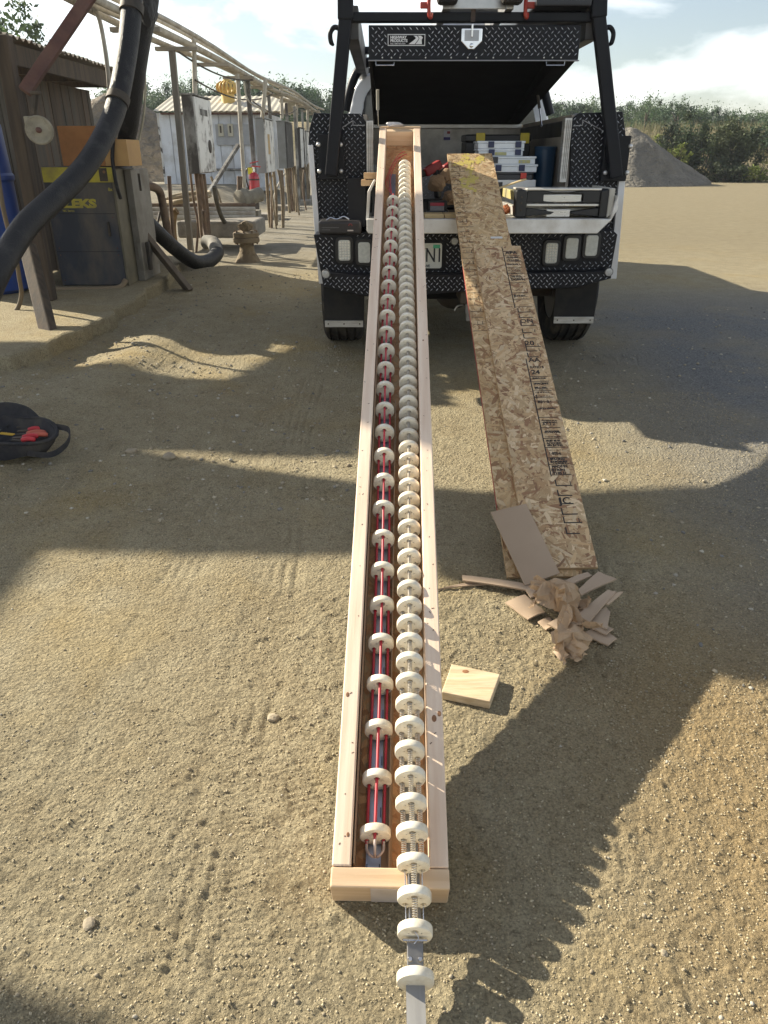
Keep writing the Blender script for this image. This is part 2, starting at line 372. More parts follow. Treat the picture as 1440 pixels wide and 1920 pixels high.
bp2 = N('ShaderNodeBump'); bp2.inputs['Strength'].default_value = 0.7; bp2.inputs['Distance'].default_value = 0.006
K(nz(22, 6, 0.65).outputs[0], bp2.inputs['Height']); K(bp.outputs[0], bp2.inputs['Normal']); K(bp2.outputs[0], b.inputs['Normal'])
MATS['dirt'] = gm
ground = obj('ground', gme, None, gm); ground['kind'] = 'structure'
def gz(x, y):
    """surface height of the built ground"""
    i = min(max(np.searchsorted(gy, y), 0), ny - 1); j = min(max(np.searchsorted(gx, x), 0), nx - 1); return float(GZ[i, j])

# pebbles: nobody could count them
rng = np.random.default_rng(3)
ico = bmesh.new(); bmesh.ops.create_icosphere(ico, subdivisions=1, radius=1); ICOV = np.array([v.co[:] for v in ico.verts]); ICOF = np.array([[v.index for v in f.verts] for f in ico.faces]); ico.free()
def pebbles(name, n, xr, yr, smin, smax, p, label_cols):
    Vs = []; Fs = []; T = []
    xs = rng.uniform(*xr, n); ys = yr[0] + (yr[1] - yr[0]) * rng.uniform(0, 1, n) ** p
    for k in range(n):
        s = smin + (smax - smin) * rng.uniform() ** 4; q = ICOV * (1 + rng.uniform(-0.28, 0.28, (len(ICOV), 1))) * np.array([1, rng.uniform(0.6, 1.1), rng.uniform(0.45, 0.8)]) * s
        a = rng.uniform(0, 6.28); ca, sa = math.cos(a), math.sin(a); q = q @ np.array([[ca, -sa, 0], [sa, ca, 0], [0, 0, 1]])
        Vs.append(q + np.array([xs[k], ys[k], gz(xs[k], ys[k]) + 0.15 * s])); Fs.append(ICOF + k * len(ICOV))
        c = np.array(label_cols[rng.integers(len(label_cols))]) * rng.uniform(0.75, 1.2); T += [(*c, 1)] * len(ICOF)
    o = obj(name, np_mesh(name, np.concatenate(Vs), np.concatenate(Fs), T), None, MATS.get('pebble') or MC('pebble', 0.9, 0.25, 0.3, 150))
    o['kind'] = 'stuff'; o['label'] = 'small loose pebbles scattered over the dirt yard'; return o
def crumbs(n, xr, yr, smin, smax):
    O = np.array([[1, 0, 0], [-1, 0, 0], [0, 1, 0], [0, -1, 0], [0, 0, 1], [0, 0, -1.0]]); OF = np.array([[0, 2, 4], [2, 1, 4], [1, 3, 4], [3, 0, 4], [2, 0, 5], [1, 2, 5], [3, 1, 5], [0, 3, 5]])
    x = rng.uniform(*xr, n); y = yr[0] + (yr[1] - yr[0]) * rng.uniform(0, 1, n) ** 1.35
    keep = fbm(x, y, 1.1, 3, 3) * 2.2 + 0.5 + rng.uniform(-0.4, 0.4, n) > 0.25; x = x[keep]; y = y[keep]; n = len(x)
    s = smin + (smax - smin) * rng.uniform(0, 1, n) ** 3; j = np.clip(np.searchsorted(gx, x), 0, nx - 1); i = np.clip(np.searchsorted(gy, y), 0, ny - 1)
    q = O[None] * (1 + rng.uniform(-0.35, 0.35, (n, 6, 1))) + rng.uniform(-0.2, 0.2, (n, 6, 3)); q[:, :, 2] *= 0.75
    a = rng.uniform(0, 6.28, n); ca, sa = np.cos(a)[:, None], np.sin(a)[:, None]; X_ = q[:, :, 0] * ca - q[:, :, 1] * sa; Y_ = q[:, :, 0] * sa + q[:, :, 1] * ca
    V_ = np.stack([X_ * s[:, None] + x[:, None], Y_ * s[:, None] + y[:, None], q[:, :, 2] * s[:, None] + (GZ[i, j] + 0.15 * s)[:, None]], -1).reshape(-1, 3)
    F_ = (OF[None] + (np.arange(n) * 6)[:, None, None]).reshape(-1, 3)
    c = np.array([(0.42, 0.35, 0.22), (0.47, 0.40, 0.265), (0.36, 0.295, 0.18), (0.45, 0.385, 0.265)])[rng.integers(4, size=n)] * rng.uniform(0.85, 1.12, (n, 1))
    o = obj('soil_crumbs', np_mesh('soil_crumbs', V_, F_, np.repeat(np.concatenate([c, np.ones((n, 1))], 1), 8, 0)), None, MATS.get('pebble') or MC('pebble', 0.95, 0.25, 0.3, 150))
    o['kind'] = 'stuff'; o['label'] = 'loose crumbs of dry soil covering the yard'
crumbs(130000, (-1.5, 1.9), (0.66, 4.2), 0.0009, 0.0036)
pebbles('gravel', 3000, (-1.6, 1.9), (0.7, 5.0), 0.0012, 0.0055, 1.3, [(0.33, 0.27, 0.18), (0.40, 0.34, 0.24), (0.28, 0.235, 0.16), (0.42, 0.38, 0.30)])
pebbles('gravel', 4500, (0.9, 4.5), (1.5, 6.5), 0.002, 0.011, 1.1, [(0.36, 0.31, 0.22), (0.42, 0.38, 0.30), (0.20, 0.19, 0.17)])
pebbles('gravel', 5000, (-2.7, 0.1), (2.6, 8.5), 0.003, 0.013, 1.0, [(0.36, 0.31, 0.22), (0.42, 0.38, 0.30), (0.22, 0.205, 0.175), (0.30, 0.25, 0.17)])
def stone(px, py, s, label, seed):
    g = np.random.default_rng(seed); p = atg(px, py); b = bmesh.new(); bmesh.ops.create_icosphere(b, subdivisions=2, radius=s)
    for v in b.verts: v.co = Vector((v.co.x * 1.3, v.co.y, v.co.z * 0.6)) * (1 + g.uniform(-0.16, 0.16))
    me = bpy.data.meshes.new('stone'); b.to_mesh(me); b.free(); o = obj('stone', me, None, M('stone', (0.36, 0.30, 0.21), (0.24, 0.2, 0.14), 30, 0.95, bump=0.6, bsc=90))
    o.location = (p.x, p.y, gz(p.x, p.y) + s * 0.25); o.rotation_euler = (0, 0, seed); tag(o, label, 'stone')
stone(318, 860, 0.028, 'flat brown stone at the tip of the sunlit wedge left of the crate', 2)
stone(247, 848, 0.024, 'small rough clod of dirt right of the black tool bag', 4)
stone(168, 1733, 0.012, 'pale pebble in the sun near the lower left corner', 5)
stone(512, 1345, 0.014, 'rounded sunlit stone between tyre track and crate', 6)
stone(1245, 1788, 0.007, 'tiny white pebble on the sunlit dirt at the lower right', 8)

# raised concrete pad under the dryer
def pz(px, py, z): return atz(px, py, z)
slab_z = 0.292
E_ = [pz(318, 512, slab_z), pz(220, 581, slab_z), pz(150, 618, slab_z), pz(20, 668, slab_z)]
ej = random.Random(17); E2 = []
for a_, b2_ in zip(E_[:-1], E_[1:]):
    for k in range(9): q_ = a_.lerp(b2_, k / 9); E2.append(Vector((q_.x + ej.uniform(-0.035, 0.035), q_.y + ej.uniform(-0.035, 0.035), slab_z)))
E2.append(E_[3]); E2 = E2[::-1]
poly = [Vector((-6.5, E_[3].y - 0.5, slab_z))] + E2 + [Vector((E_[0].x - 0.2, 9.6, slab_z)), Vector((-6.5, 9.6, slab_z))]
sb = MB().extr([(p.x, p.y, 0.1) for p in poly], (0, 0, slab_z - 0.1)).build('concrete_pad', gm, None, bevel=0.03)
sb['kind'] = 'structure'

# far heaps of gravel
def heap(name, label, c, rx, ry, h, mat, seed, flat=0.0):
    n = 72; m = 26; Vs = []; Fs = []
    for i in range(m + 1):
        r = i / m
        for k in range(n):
            a = 2 * math.pi * k / n; q = 1 + 0.05 * math.sin(3 * a + seed) + 0.04 * math.sin(7 * a + seed * 2)
            x = c[0] + rx * r * q * math.cos(a); y = c[1] + ry * r * q * math.sin(a)
            z = c[2] + h * max(0, 1 - max(0, (r - flat) / (1 - flat))) ** 1.05
            z += 0.22 * h * float(fbm(np.array([x]), np.array([y]), 0.9, 4, seed)[0]) * (r < 0.98)
            Vs.append((x, y, z - (0.3 if i == m else 0)))
    for i in range(m):
        for k in range(n): Fs.append((i * n + k, (i + 1) * n + k, (i + 1) * n + (k + 1) % n, i * n + (k + 1) % n))
    o = obj(name, np_mesh(name, Vs, Fs, smooth=True), None, mat); return thing_mesh(o, label, 'gravel pile')
mg = M('pile_grey', (0.25, 0.225, 0.18), (0.15, 0.135, 0.11), 2.2, 0.95, bump=1.0, bsc=7, bdist=0.35)
mg2 = M('pile_brown', (0.25, 0.20, 0.14), (0.13, 0.115, 0.09), 1.6, 0.95, bump=1.0, bsc=4, bdist=0.5)
p = at(1165, 345, 34.5); heap('gravel_pile', 'grey gravel pile at the foot of the shrubby bank right of the truck', (p.x + 0.15, 34.5, 0.1), 3.45, 3.3, 2.2, mg, 1, 0.06)
p = at(255, 340, 26); heap('gravel_pile', 'brown and grey dirt pile behind the cream hose and white shed', (p.x - 0.5, 27, 0.45), 4.4, 3.6, 2.5, mg2, 2, 0.12)
# ================================================================= the service truck
blk = M('black_paint', (0.007, 0.008, 0.012), (0.005, 0.006, 0.009), 8, 0.4, spec=0.22, dirt=(0.06, 0.05, 0.04), dsc=5, damt=0.06)
blk_in = M('black_lining', (0.006, 0.006, 0.007), None, 8, 0.8, spec=0.2)
lug = M('tread_lug', (0.90, 0.92, 0.97), (0.45, 0.47, 0.52), 26, 0.36, metal=0.55, rvar=0.1, lo=0.35, hi=0.62)  # pale colour stands in for sky reflections on the black lugs
alu = M('aluminium', (0.62, 0.61, 0.58), (0.45, 0.44, 0.42), 14, 0.42, metal=0.75, stretch=(1, 1, 6), dirt=(0.28, 0.24, 0.18), dsc=6, damt=0.5)
alu2 = M('tailgate_alloy', (0.76, 0.75, 0.72), (0.66, 0.65, 0.61), 9, 0.45, metal=0.15, dirt=(0.3, 0.25, 0.18), dsc=4, damt=0.5)
silver = M('silver_body_paint', (0.62, 0.63, 0.66), (0.55, 0.56, 0.58), 3, 0.3, metal=0.2, coat=0.5, dirt=(0.4, 0.36, 0.28), dsc=4, damt=0.3)
white = M('white_cab_paint', (0.75, 0.77, 0.80), (0.7, 0.72, 0.75), 2, 0.25, coat=0.6, spec=0.5)
glass = M('dark_glass', (0.02, 0.022, 0.03), None, 3, 0.06, spec=0.8, rvar=0.02)
rub = M('rubber', (0.018, 0.018, 0.018), (0.022, 0.02, 0.019), 20, 0.7, bump=0.3, bsc=120, spec=0.25, dirt=(0.10, 0.085, 0.06), dsc=7, damt=0.2)
tyre_m = M('tyre_rubber', (0.018, 0.018, 0.018), (0.03, 0.028, 0.026), 12, 0.85, spec=0.2, dirt=(0.2, 0.16, 0.11), dsc=9, damt=0.35)
chrome = M('chrome', (0.75, 0.75, 0.76), (0.5, 0.5, 0.52), 20, 0.18, metal=1.0)
bolt_m = M('bolt_zinc', (0.72, 0.71, 0.69), None, 30, 0.35, metal=0.6)
dark_steel = M('dark_steel', (0.035, 0.033, 0.03), (0.07, 0.055, 0.04), 9, 0.7, metal=0.3, dirt=(0.17, 0.13, 0.09), dsc=5, damt=0.5)
lens_m = M('light_lens', (0.52, 0.53, 0.49), (0.4, 0.41, 0.38), 60, 0.22, spec=0.7, bump=0.3, bsc=160)
wprint = M('white_print', (0.8, 0.8, 0.8), None, 4, 0.5)

T0 = Vector((0.5, 5.4, 0.15))
truck = root('pickup_truck', 'black and white service truck with its tailgate down and hatch lid raised', 'truck', T0)

def lugs(poly, o, u, v, parent, pitch=0.034, ln=0.0104, wd=0.0027, hgt=0.0026, holes=(), ph=0.0):
    """raised tread lugs over a plate; poly is the outline in plate coordinates (u, v metres from o)"""
    o = Vector(o); u = Vector(u).normalized(); v = Vector(v).normalized(); n = u.cross(v)
    us = [p[0] for p in poly]; vs2 = [p[1] for p in poly]; mb = MB(); k = 0
    def inside(x, y, pl):
        c = False; j = len(pl) - 1
        for i in range(len(pl)):
            if (pl[i][1] > y) != (pl[j][1] > y) and x < (pl[j][0] - pl[i][0]) * (y - pl[i][1]) / (pl[j][1] - pl[i][1]) + pl[i][0]: c = not c
            j = i
        return c
    i0 = int(min(us) / pitch) - 2
    for i in range(i0, int(max(us) / pitch) + 3):
        for j in range(int(2 * min(vs2) / pitch) - 2, int(2 * max(vs2) / pitch) + 3):
            x = i * pitch + ph + (j % 2) * pitch / 2; y = j * pitch / 2
            sgn = 1 if j % 2 else -1; a = R(46) * sgn
            dx, dy = math.cos(a) * ln, math.sin(a) * ln
            ok = all(inside(x + q * dx * 1.3, y + q * dy * 1.3, poly) for q in (-1, 1)) and not any(h[0] < x < h[2] and h[1] < y < h[3] for h in holes)
            if not ok: continue
            px_, py_ = -math.sin(a) * wd, math.cos(a) * wd
            c = o + u * x + v * y
            q = [c - u * dx - v * dy, c + u * px_ + v * py_, c + u * dx + v * dy, c - u * px_ - v * py_]
            t1 = c - (u * dx + v * dy) * 0.45 + n * hgt; t2 = c + (u * dx + v * dy) * 0.45 + n * hgt
            mb.add(q + [t1, t2], [(0, 3, 4), (0, 4, 1), (1, 4, 5), (1, 5, 2), (2, 5, 3), (3, 5, 4)])
    return mb.build('tread_pattern', lug, parent, kind='stuff')
def bolt(parent, x, y, z, r=0.007, name='bolt', d=0.007, mat=None):
    X = Matrix.Translation((x, y, z)) @ FACE_CAM
    return MB().lathe([(r, -0.004), (r, d * 0.3), (r * 0.8, d * 0.8), (r * 0.35, d)], 12, X).build(name, mat or bolt_m, parent, smooth=50)

YC = 4.85
def XZ(pts, Y): return [(at(px, py, Y).x, at(px, py, Y).z) for px, py in pts]
# side cabinets
CAB = {}
for side, outline, seam in (
    ('left', [(597, 525), (578, 272), (580, 240), (588, 212), (676, 213), (688, 232), (694, 525)], [(593, 266), (602, 265), (662, 226), (662, 235), (684, 235)]),
    ('right', [(1066, 525), (1070, 226), (1085, 212), (1168, 209), (1174, 256), (1178, 272), (1151, 520)], [(1076, 236), (1092, 235), (1093, 225), (1130, 245), (1168, 259)])):
    pts = XZ(outline, YC)
    cab = MB().extr([(x, YC, z) for x, z in pts], (0, 3.1, 0)).build('side_cabinet', blk, truck, bevel=0.004)
    CAB[side] = cab
    lugs([(x, z) for x, z in pts], (0, YC - 0.0008, 0), (1, 0, 0), (0, 0, 1), cab)
    sm = [at(px, py, YC - 0.002) for px, py in seam]
    s_ = MB()
    for a, b in zip(sm[:-1], sm[1:]): s_.beam(a, b, 0.004, 0.003, up=(0, 1, 0), e1=0.001)
    s_.build('lid_seam', M('worn_edge', (0.35, 0.35, 0.36), None, 30, 0.4, metal=0.6), cab)
    for px, py in (((660, 242), (683, 250), (592, 272), (627, 250), (671, 357), (598, 360), (682, 305), (640, 410)) if side == 'left' else ((1075, 243), (1072, 300), (1096, 247), (1170, 258), (1147, 360), (1130, 246))):
        p = at(px, py, YC - 0.002); bolt(cab, p.x, p.y, p.z, 0.0045, 'rivet', 0.004)
# pale body edge outside each cabinet
for pts in ([(577, 272), (587, 272), (607, 532), (598, 532)], [(1168, 266), (1179, 266), (1156, 523), (1142, 523)]):
    q = [at(px, py, YC - 0.03) for px, py in pts]
    MB().extr(q, (0, 2.8, 0)).build('body_side', silver, truck, bevel=0.003)
# aluminium corner posts of the bed opening
for x0, x1, yt, yb in ((687, 700, 226, 326), (1055, 1068, 221, 335)):
    a = at(x0, (yt + yb) / 2, YC - 0.035); b_ = at(x1, (yt + yb) / 2, YC - 0.035); a.z = at(x0, yt, YC - 0.035).z; b_.z = at(x1, yb, YC - 0.035).z
    po = MB().mm((a.x, YC - 0.035, b_.z - 0.02), (b_.x, YC + 0.04, a.z)).build('corner_post', alu, truck, bevel=0.003)
    g_ = MB()
    for k in (0.3, 0.55, 0.8): g_.mm((a.x + (b_.x - a.x) * k - 0.0015, YC - 0.0385, b_.z), (a.x + (b_.x - a.x) * k + 0.0015, YC - 0.0345, a.z - 0.01))
    g_.build('groove', M('groove', (0.2, 0.19, 0.18), None, 9, 0.5, metal=0.5), po)
# load bed
bx0, bx1 = -0.10, 1.09
pbox('bed_floor', dark_steel, truck, (bx0, 4.8, 0.97), (bx1, 6.75, 1.03))
bh = pbox('bulkhead', M('dirty_alloy', (0.80, 0.76, 0.68), (0.66, 0.61, 0.53), 4, 0.6, metal=0.1, dirt=(0.2, 0.16, 0.12), dsc=3, damt=0.6), truck, (bx0, 6.62, 1.28), (bx1, 6.66, 1.545))
pbox('bulkhead_rail', alu, truck, (bx0, 6.58, 1.545), (bx1, 6.68, 1.572))
fp = pbox('front_plate', M('bright_plate', (0.5, 0.5, 0.5), (0.35, 0.35, 0.35), 6, 0.4, metal=0.5), truck, (bx0, 6.55, 1.03), (bx1, 6.6, 1.285))
lugs([(bx0 + .01, 1.04), (bx1 - .01, 1.04), (bx1 - .01, 1.275), (bx0 + .01, 1.275)], (0, 6.5492, 0), (1, 0, 0), (0, 0, 1), fp, pitch=0.04, ln=0.012, wd=0.004)
st = at(838, 254, 6.618); sk = pbox('sticker', M('sticker_white', (0.75, 0.74, 0.76), None, 5, 0.5), bh, (st.x - 0.026, 6.613, st.z - 0.035), (st.x + 0.026, 6.6195, st.z + 0.035), bevel=0)
pbox('sticker_band', M('sticker_violet', (0.06, 0.04, 0.2), None, 5, 0.5), bh, (st.x - 0.026, 6.6105, st.z - 0.033), (st.x + 0.026, 6.6125, st.z - 0.012), bevel=0)
pbox('sticker_band', M('sticker_red', (0.4, 0.06, 0.06), None, 5, 0.5), bh, (st.x - 0.0, 6.6105, st.z + 0.012), (st.x + 0.024, 6.6125, st.z + 0.03), bevel=0)
for x in (bx0 - 0.02, bx1): pbox('bed_wall', M('bed_wall', (0.42, 0.37, 0.30), (0.26, 0.23, 0.2), 5, 0.6, metal=0.3), truck, (x, 4.87, 1.0), (x + 0.02, 6.62, 1.57))
# tailgate, folded down
tgp = [at(1158, 376, 4.36), at(1148, 411, 4.34), at(1120, 438, 4.34)]
tz1 = tgp[1].z; tz0 = tgp[2].z
tg = MB().extr([(-0.095, 4.34, tz0 + 0.012), (-0.085, 4.34, tz0), (tgp[2].x, 4.34, tz0), (tgp[1].x, 4.34, tz1), (-0.095, 4.34, tz1)], (0, 0.5, 0)).build('tailgate', alu2, truck, bevel=0.004)
q = [at(1148, 412, 4.338), at(1158, 374, 4.36), at(1152, 345, 4.40), at(1140, 342, 4.42)]
MB().extr([(tgp[1].x - 0.012, 4.342, tz1 - 0.02), (tgp[1].x + 0.025, 4.342, tz1 + 0.05), (tgp[1].x + 0.018, 4.342, tz1 + 0.12), (tgp[1].x + 0.0, 4.342, tz1 + 0.05)], (0, 0.46, 0)).build('tailgate_end', alu2, tg, bevel=0.003)
MB().extr([(-0.10, 4.40, tz1 - 0.01), (-0.085, 4.40, tz1 - 0.01), (-0.075, 4.40, tz1 + 0.13), (-0.045, 4.40, tz1 + 0.19), (-0.055, 4.40, tz1 + 0.195), (-0.09, 4.40, tz1 + 0.135)], (0, 0.42, 0)).build('tailgate_end', alu2, tg, bevel=0.002)
pbox('tailgate_hinge', blk, truck, (-0.21, 4.66, 0.98), (-0.105, 4.83, 1.24))
# bumper with lamps and plate
YB = 4.60
bp0 = XZ([(603, 520), (588, 440), (690, 436), (1150, 432), (1158, 440), (1146, 506), (1100, 509), (700, 516)], YB)
bum = MB().extr([(x, YB, z) for x, z in bp0], (0, 0.2, 0)).build('bumper', blk, truck, bevel=0.004)
lamp_c = [(646, 469), (683, 473), (1033, 474), (1071, 465), (1108, 460)]
holes = []
for px, py in lamp_c + [(783, 478)]:
    p = at(px, py, YB); hw = 0.062 if px != 783 else 0.17; hh = 0.085; holes.append((p.x - hw, p.z - hh, p.x + hw, p.z + hh))
lugs(bp0, (0, YB - 0.0008, 0), (1, 0, 0), (0, 0, 1), bum, holes=holes)
stp = [(x, z) for x, z in XZ([(606, 537), (602, 512), (690, 516), (1100, 510), (1147, 507), (1146, 522), (1080, 540), (900, 545), (800, 552), (760, 556), (690, 556), (640, 547)], 4.50)]
stepo = MB().extr([(x, 4.50, z) for x, z in stp], (0, 0.13, 0)).build('bumper_step', blk, truck, bevel=0.004)
lugs(stp, (0, 4.4992, 0), (1, 0, 0), (0, 0, 1), stepo, pitch=0.033)
def rrect(w_, h_, r, n=5):
    out = []
    for cx, cy, a0 in ((w_ / 2 - r, h_ / 2 - r, 0), (-w_ / 2 + r, h_ / 2 - r, 90), (-w_ / 2 + r, -h_ / 2 + r, 180), (w_ / 2 - r, -h_ / 2 + r, 270)):
        for k in range(n): a = R(a0 + 90 * k / (n - 1)); out.append((cx + r * math.cos(a), cy + r * math.sin(a)))
    return out
for px, py in lamp_c:
    p = at(px, py, YB)
    bz = MB().extr([(p.x + x, YB - 0.016, p.z + z) for x, z in rrect(0.105, 0.15, 0.028)], (0, 0.018, 0)).build('tail_lamp', M('bezel', (0.01, 0.01, 0.01), None, 9, 0.45), truck, bevel=0.004)
    ln_ = MB().extr([(p.x + x, YB - 0.021, p.z + z) for x, z in rrect(0.07, 0.115, 0.014)], (0, 0.008, 0)).build('lens', lens_m, bz, bevel=0.003)
    if px in (1033, 646):
        d_ = MB()
        for i in range(4):
            for j in range(7): d_.lathe([(0.006, 0), (0.006, 0.001), (0.003, 0.003)], 8, Matrix.Translation((p.x - 0.024 + i * 0.016, YB - 0.0205, p.z - 0.045 + j * 0.015)) @ FACE_CAM)
        d_.build('led_array', M('led', (0.7, 0.68, 0.6), None, 5, 0.2), bz, kind='stuff')
for px, py, r in ((611, 514, 0.026), (1141, 510, 0.026), (852, 452, 0.024)):
    p = at(px, py, YB - 0.1 if px != 852 else YB); X = Matrix.Translation(p) @ FACE_CAM
    rf = MB().lathe([(r, -0.012), (r, 0.006), (r * 0.85, 0.010)], 20, X).build('reflector', M('bezel2', (0.10, 0.10, 0.10), None, 9, 0.4, metal=0.6), truck, smooth=40)
    MB().lathe([(r * 0.8, 0.004), (r * 0.8, 0.011), (r * 0.3, 0.013)], 20, X).build('lens', M('clear_lens', (0.45, 0.45, 0.43), (0.3, 0.3, 0.3), 80, 0.2, spec=0.8), rf, smooth=40)
# licence plate
pr = at(829, 456, YB - 0.012); pl = at(829, 503, YB - 0.012)
lp = MB().extr([(pr.x - 0.152 + x, YB - 0.012, (pr.z + pl.z) / 2 + z) for x, z in rrect(0.305, pr.z - pl.z, 0.012)], (0, 0.003, 0)).build('licence_plate', M('plate_white', (0.62, 0.62, 0.58), (0.55, 0.55, 0.5), 5, 0.5), truck)
cz = (pr.z + pl.z) / 2; hp = pr.z - pl.z
ink = M('plate_ink', (0.01, 0.012, 0.02), None, 5, 0.6)
text('N1', hp * 0.80, Matrix.Translation((pr.x - 0.0975, YB - 0.0135, cz - hp * 0.24)) @ FACE_CAM, ink, lp, sx=0.72, bold=0.0008)
text('AVE', hp * 0.15, Matrix.Translation((pr.x - 0.105, YB - 0.0135, cz - hp * 0.455)) @ FACE_CAM, ink, lp, bold=0.0005)
MB().tube(cat([(pr.x - 0.115 + a, YB - 0.0135, cz + hp * 0.33 + b_) for a, b_ in ((-0.02, 0.012), (-0.012, -0.004), (-0.004, 0.008), (0.002, -0.006), (0.008, 0.006), (0.013, -0.005), (0.022, -0.004))]), 0.0012, 5).build('script_lettering', M('plate_red', (0.35, 0.08, 0.05), None, 5, 0.6), lp)
pbox('sticker', M('plate_green', (0.05, 0.33, 0.18), (0.1, 0.45, 0.28), 90, 0.5), lp, (pr.x - 0.052, YB - 0.0145, cz + hp * 0.30), (pr.x - 0.012, YB - 0.0122, cz + hp * 0.44), bevel=0)
# mud flaps, wheels, underbody
for x0, x1, y0, y1 in ((607, 682, 528, 612), (1040, 1113, 530, 605)):
    a = at(x0, y0, 5.02); b_ = at(x1, y1, 5.02); a2 = at(x0, y1, 5.02)
    xx0 = (a.x + a2.x) / 2; xx1 = b_.x
    mf = MB().mm((xx0, 5.02, b_.z), (xx1, 5.028, a.z + 0.08)).build('mud_flap', rub, truck, bevel=0.002)
    ms = pbox('weight_strip', alu, mf, (xx0 + 0.004, 5.012, b_.z - 0.004), (xx1 - 0.004, 5.0185, b_.z + 0.04))
    for k in (0.1, 0.5, 0.9): bolt(ms, xx0 + (xx1 - xx0) * k, 5.0115, b_.z + 0.018, 0.005, 'rivet', 0.004, dark_steel)
def wheel(x, y, z, r=0.395, wdt=0.27):
    X = Matrix.Translation((x, y, z)) @ Euler((0, R(90), 0)).to_matrix().to_4x4(); h = wdt / 2
    prof = [(r * 0.60, -h * 0.85), (r * 0.72, -h), (r * 0.9, -h), (r * 0.975, -h * 0.86)]
    gr = (-0.62, -0.22, 0.22, 0.62)
    for g in gr: prof += [(r, (g - 0.07) * h), (r * 0.965, (g - 0.06) * h), (r * 0.965, (g + 0.06) * h), (r, (g + 0.07) * h)]
    prof += [(r * 0.975, h * 0.86), (r * 0.9, h), (r * 0.72, h), (r * 0.60, h * 0.85)]
    ty = MB().lathe(prof, 64, X, closed=True).build('tyre', tyre_m, truck, smooth=30)
    MB().lathe([(r * 0.60, -h * 0.8), (r * 0.58, -h * 0.5), (r * 0.3, -h * 0.2), (r * 0.3, h * 0.2), (r * 0.58, h * 0.6), (r * 0.6, h * 0.8)], 32, X).build('rim', M('rim_grey', (0.18, 0.18, 0.18), None, 9, 0.5, metal=0.6), ty, smooth=30)
wheel(-0.285, 5.45, 0.535); wheel(1.30, 5.45, 0.535); wheel(-0.27, 9.0, 0.545); wheel(1.29, 9.0, 0.545)
MB().cyl((-0.2, 5.45, 0.50), (1.2, 5.45, 0.50), 0.055, n=14).build('axle', dark_steel, truck, smooth=40)
MB().lathe([(0.02, -0.16), (0.1, -0.12), (0.145, 0), (0.1, 0.12), (0.02, 0.16)], 20, Matrix.Translation((0.5, 5.45, 0.50)) @ Euler((R(90), 0, 0)).to_matrix().to_4x4()).build('differential', dark_steel, truck, smooth=60)
for x in (0.08, 0.92): pbox('chassis_rail', dark_steel, truck, (x - 0.04, 4.75, 0.62), (x + 0.04, 9.6, 0.78))
pbox('underbody', blk_in, truck, (-0.38, 4.9, 0.80), (1.38, 9.6, 0.96))
pbox('spare_tyre_shield', blk_in, truck, (0.12, 4.85, 0.52), (0.88, 5.25, 0.70), bevel=0.05)
pbox('hitch_receiver', dark_steel, truck, (0.46, 4.56, 0.55), (0.54, 4.9, 0.63), bevel=0.006)
p = at(880, 578, 4.62); hb = MB().box(p, (0.05, 0.05, 0.06)).box(p + Vector((0, 0, -0.05)), (0.035, 0.035, 0.05)).build('trailer_plug', M('plug_grey', (0.22, 0.21, 0.19), None, 9, 0.6), truck, bevel=0.004)
MB().tube(cat([at(852, 582, 4.62), at(858, 574, 4.62), at(868, 572, 4.65)]), 0.005, 6).build('wire', M('wire_pale', (0.5, 0.48, 0.44), None, 9, 0.5), truck, smooth=60)
# raised hatch lid
lid_rear = Vector((0, 4.75, 1.832)); lid_front = Vector((0, 6.52, 1.575)); ldir = (lid_front - lid_rear).normalized(); lnrm = Vector((0, -ldir.z, ldir.y)).normalized()
if lnrm.z < 0: lnrm = -lnrm
lx0, lx1 = -0.083, 1.062
def LP(x, t, n): q_ = lid_rear + ldir * t + lnrm * n; return Vector((x, q_.y, q_.z))
LL = (lid_front - lid_rear).length
lid = MB().extr([LP(lx0, 0.0, 0.11), LP(lx0, LL + 0.06, 0.004), LP(lx0, LL + 0.06, 0.04), LP(lx0, 0.0, 0.15)], (lx1 - lx0, 0, 0)).build('hatch_lid', blk_in, truck, bevel=0.003)
rp_ = [(lx0, lid_rear.y - 0.004), (lx1, lid_rear.y - 0.004)]
zb, zt = at(884, 112, 4.72).z, at(884, 47, 4.72).z
lf = pbox('lid_face', blk, lid, (lx0, 4.72, zb), (lx1, 4.745, zt), bevel=0.003)
for x0 in (lx0, lx1 - 0.10):
    MB().extr([LP(x0, 0.01, 0.0), LP(x0, LL, -0.002), LP(x0, LL, 0.0068), LP(x0, 0.01, 0.1085)], (0.02 if x0 == lx0 else 0.1, 0, 0)).build('lid_flange', blk_in, lid, bevel=0.003)
pbox('lid_edge', M('edge_grey', (0.25, 0.25, 0.27), None, 20, 0.35, metal=0.7), lid, (lx0 - 0.003, 4.717, zb - 0.006), (lx1 + 0.006, 4.744, zb - 0.0005), bevel=0.001)
fy = 4.7192
sgn0, sgn1 = at(727, 64, fy), at(797, 86, fy); lt0, lt1 = at(862, 48, fy), at(906, 96, fy)
lmid = (lx0 + lx1) / 2
lugs([(lx0 + 0.004, zb + 0.004), (lx1 - 0.004, zb + 0.004), (lx1 - 0.004, zt - 0.004), (lx0 + 0.004, zt - 0.004)], (0, fy, 0), (1, 0, 0), (0, 0, 1), lid,
     holes=[(sgn0.x - 0.012, sgn1.z - 0.012, sgn1.x + 0.012, sgn0.z + 0.012), (lt0.x - 0.006, lt1.z - 0.006, lt1.x + 0.006, lt0.z + 0.01)], ph=0.008)
for px in (717, 734, 750, 798, 846, 877, 893, 925, 972, 1020, 1036, 1052):
    p = at(px, 108, fy); bolt(lid, p.x, p.y, p.z, 0.0042, 'rivet', 0.003)
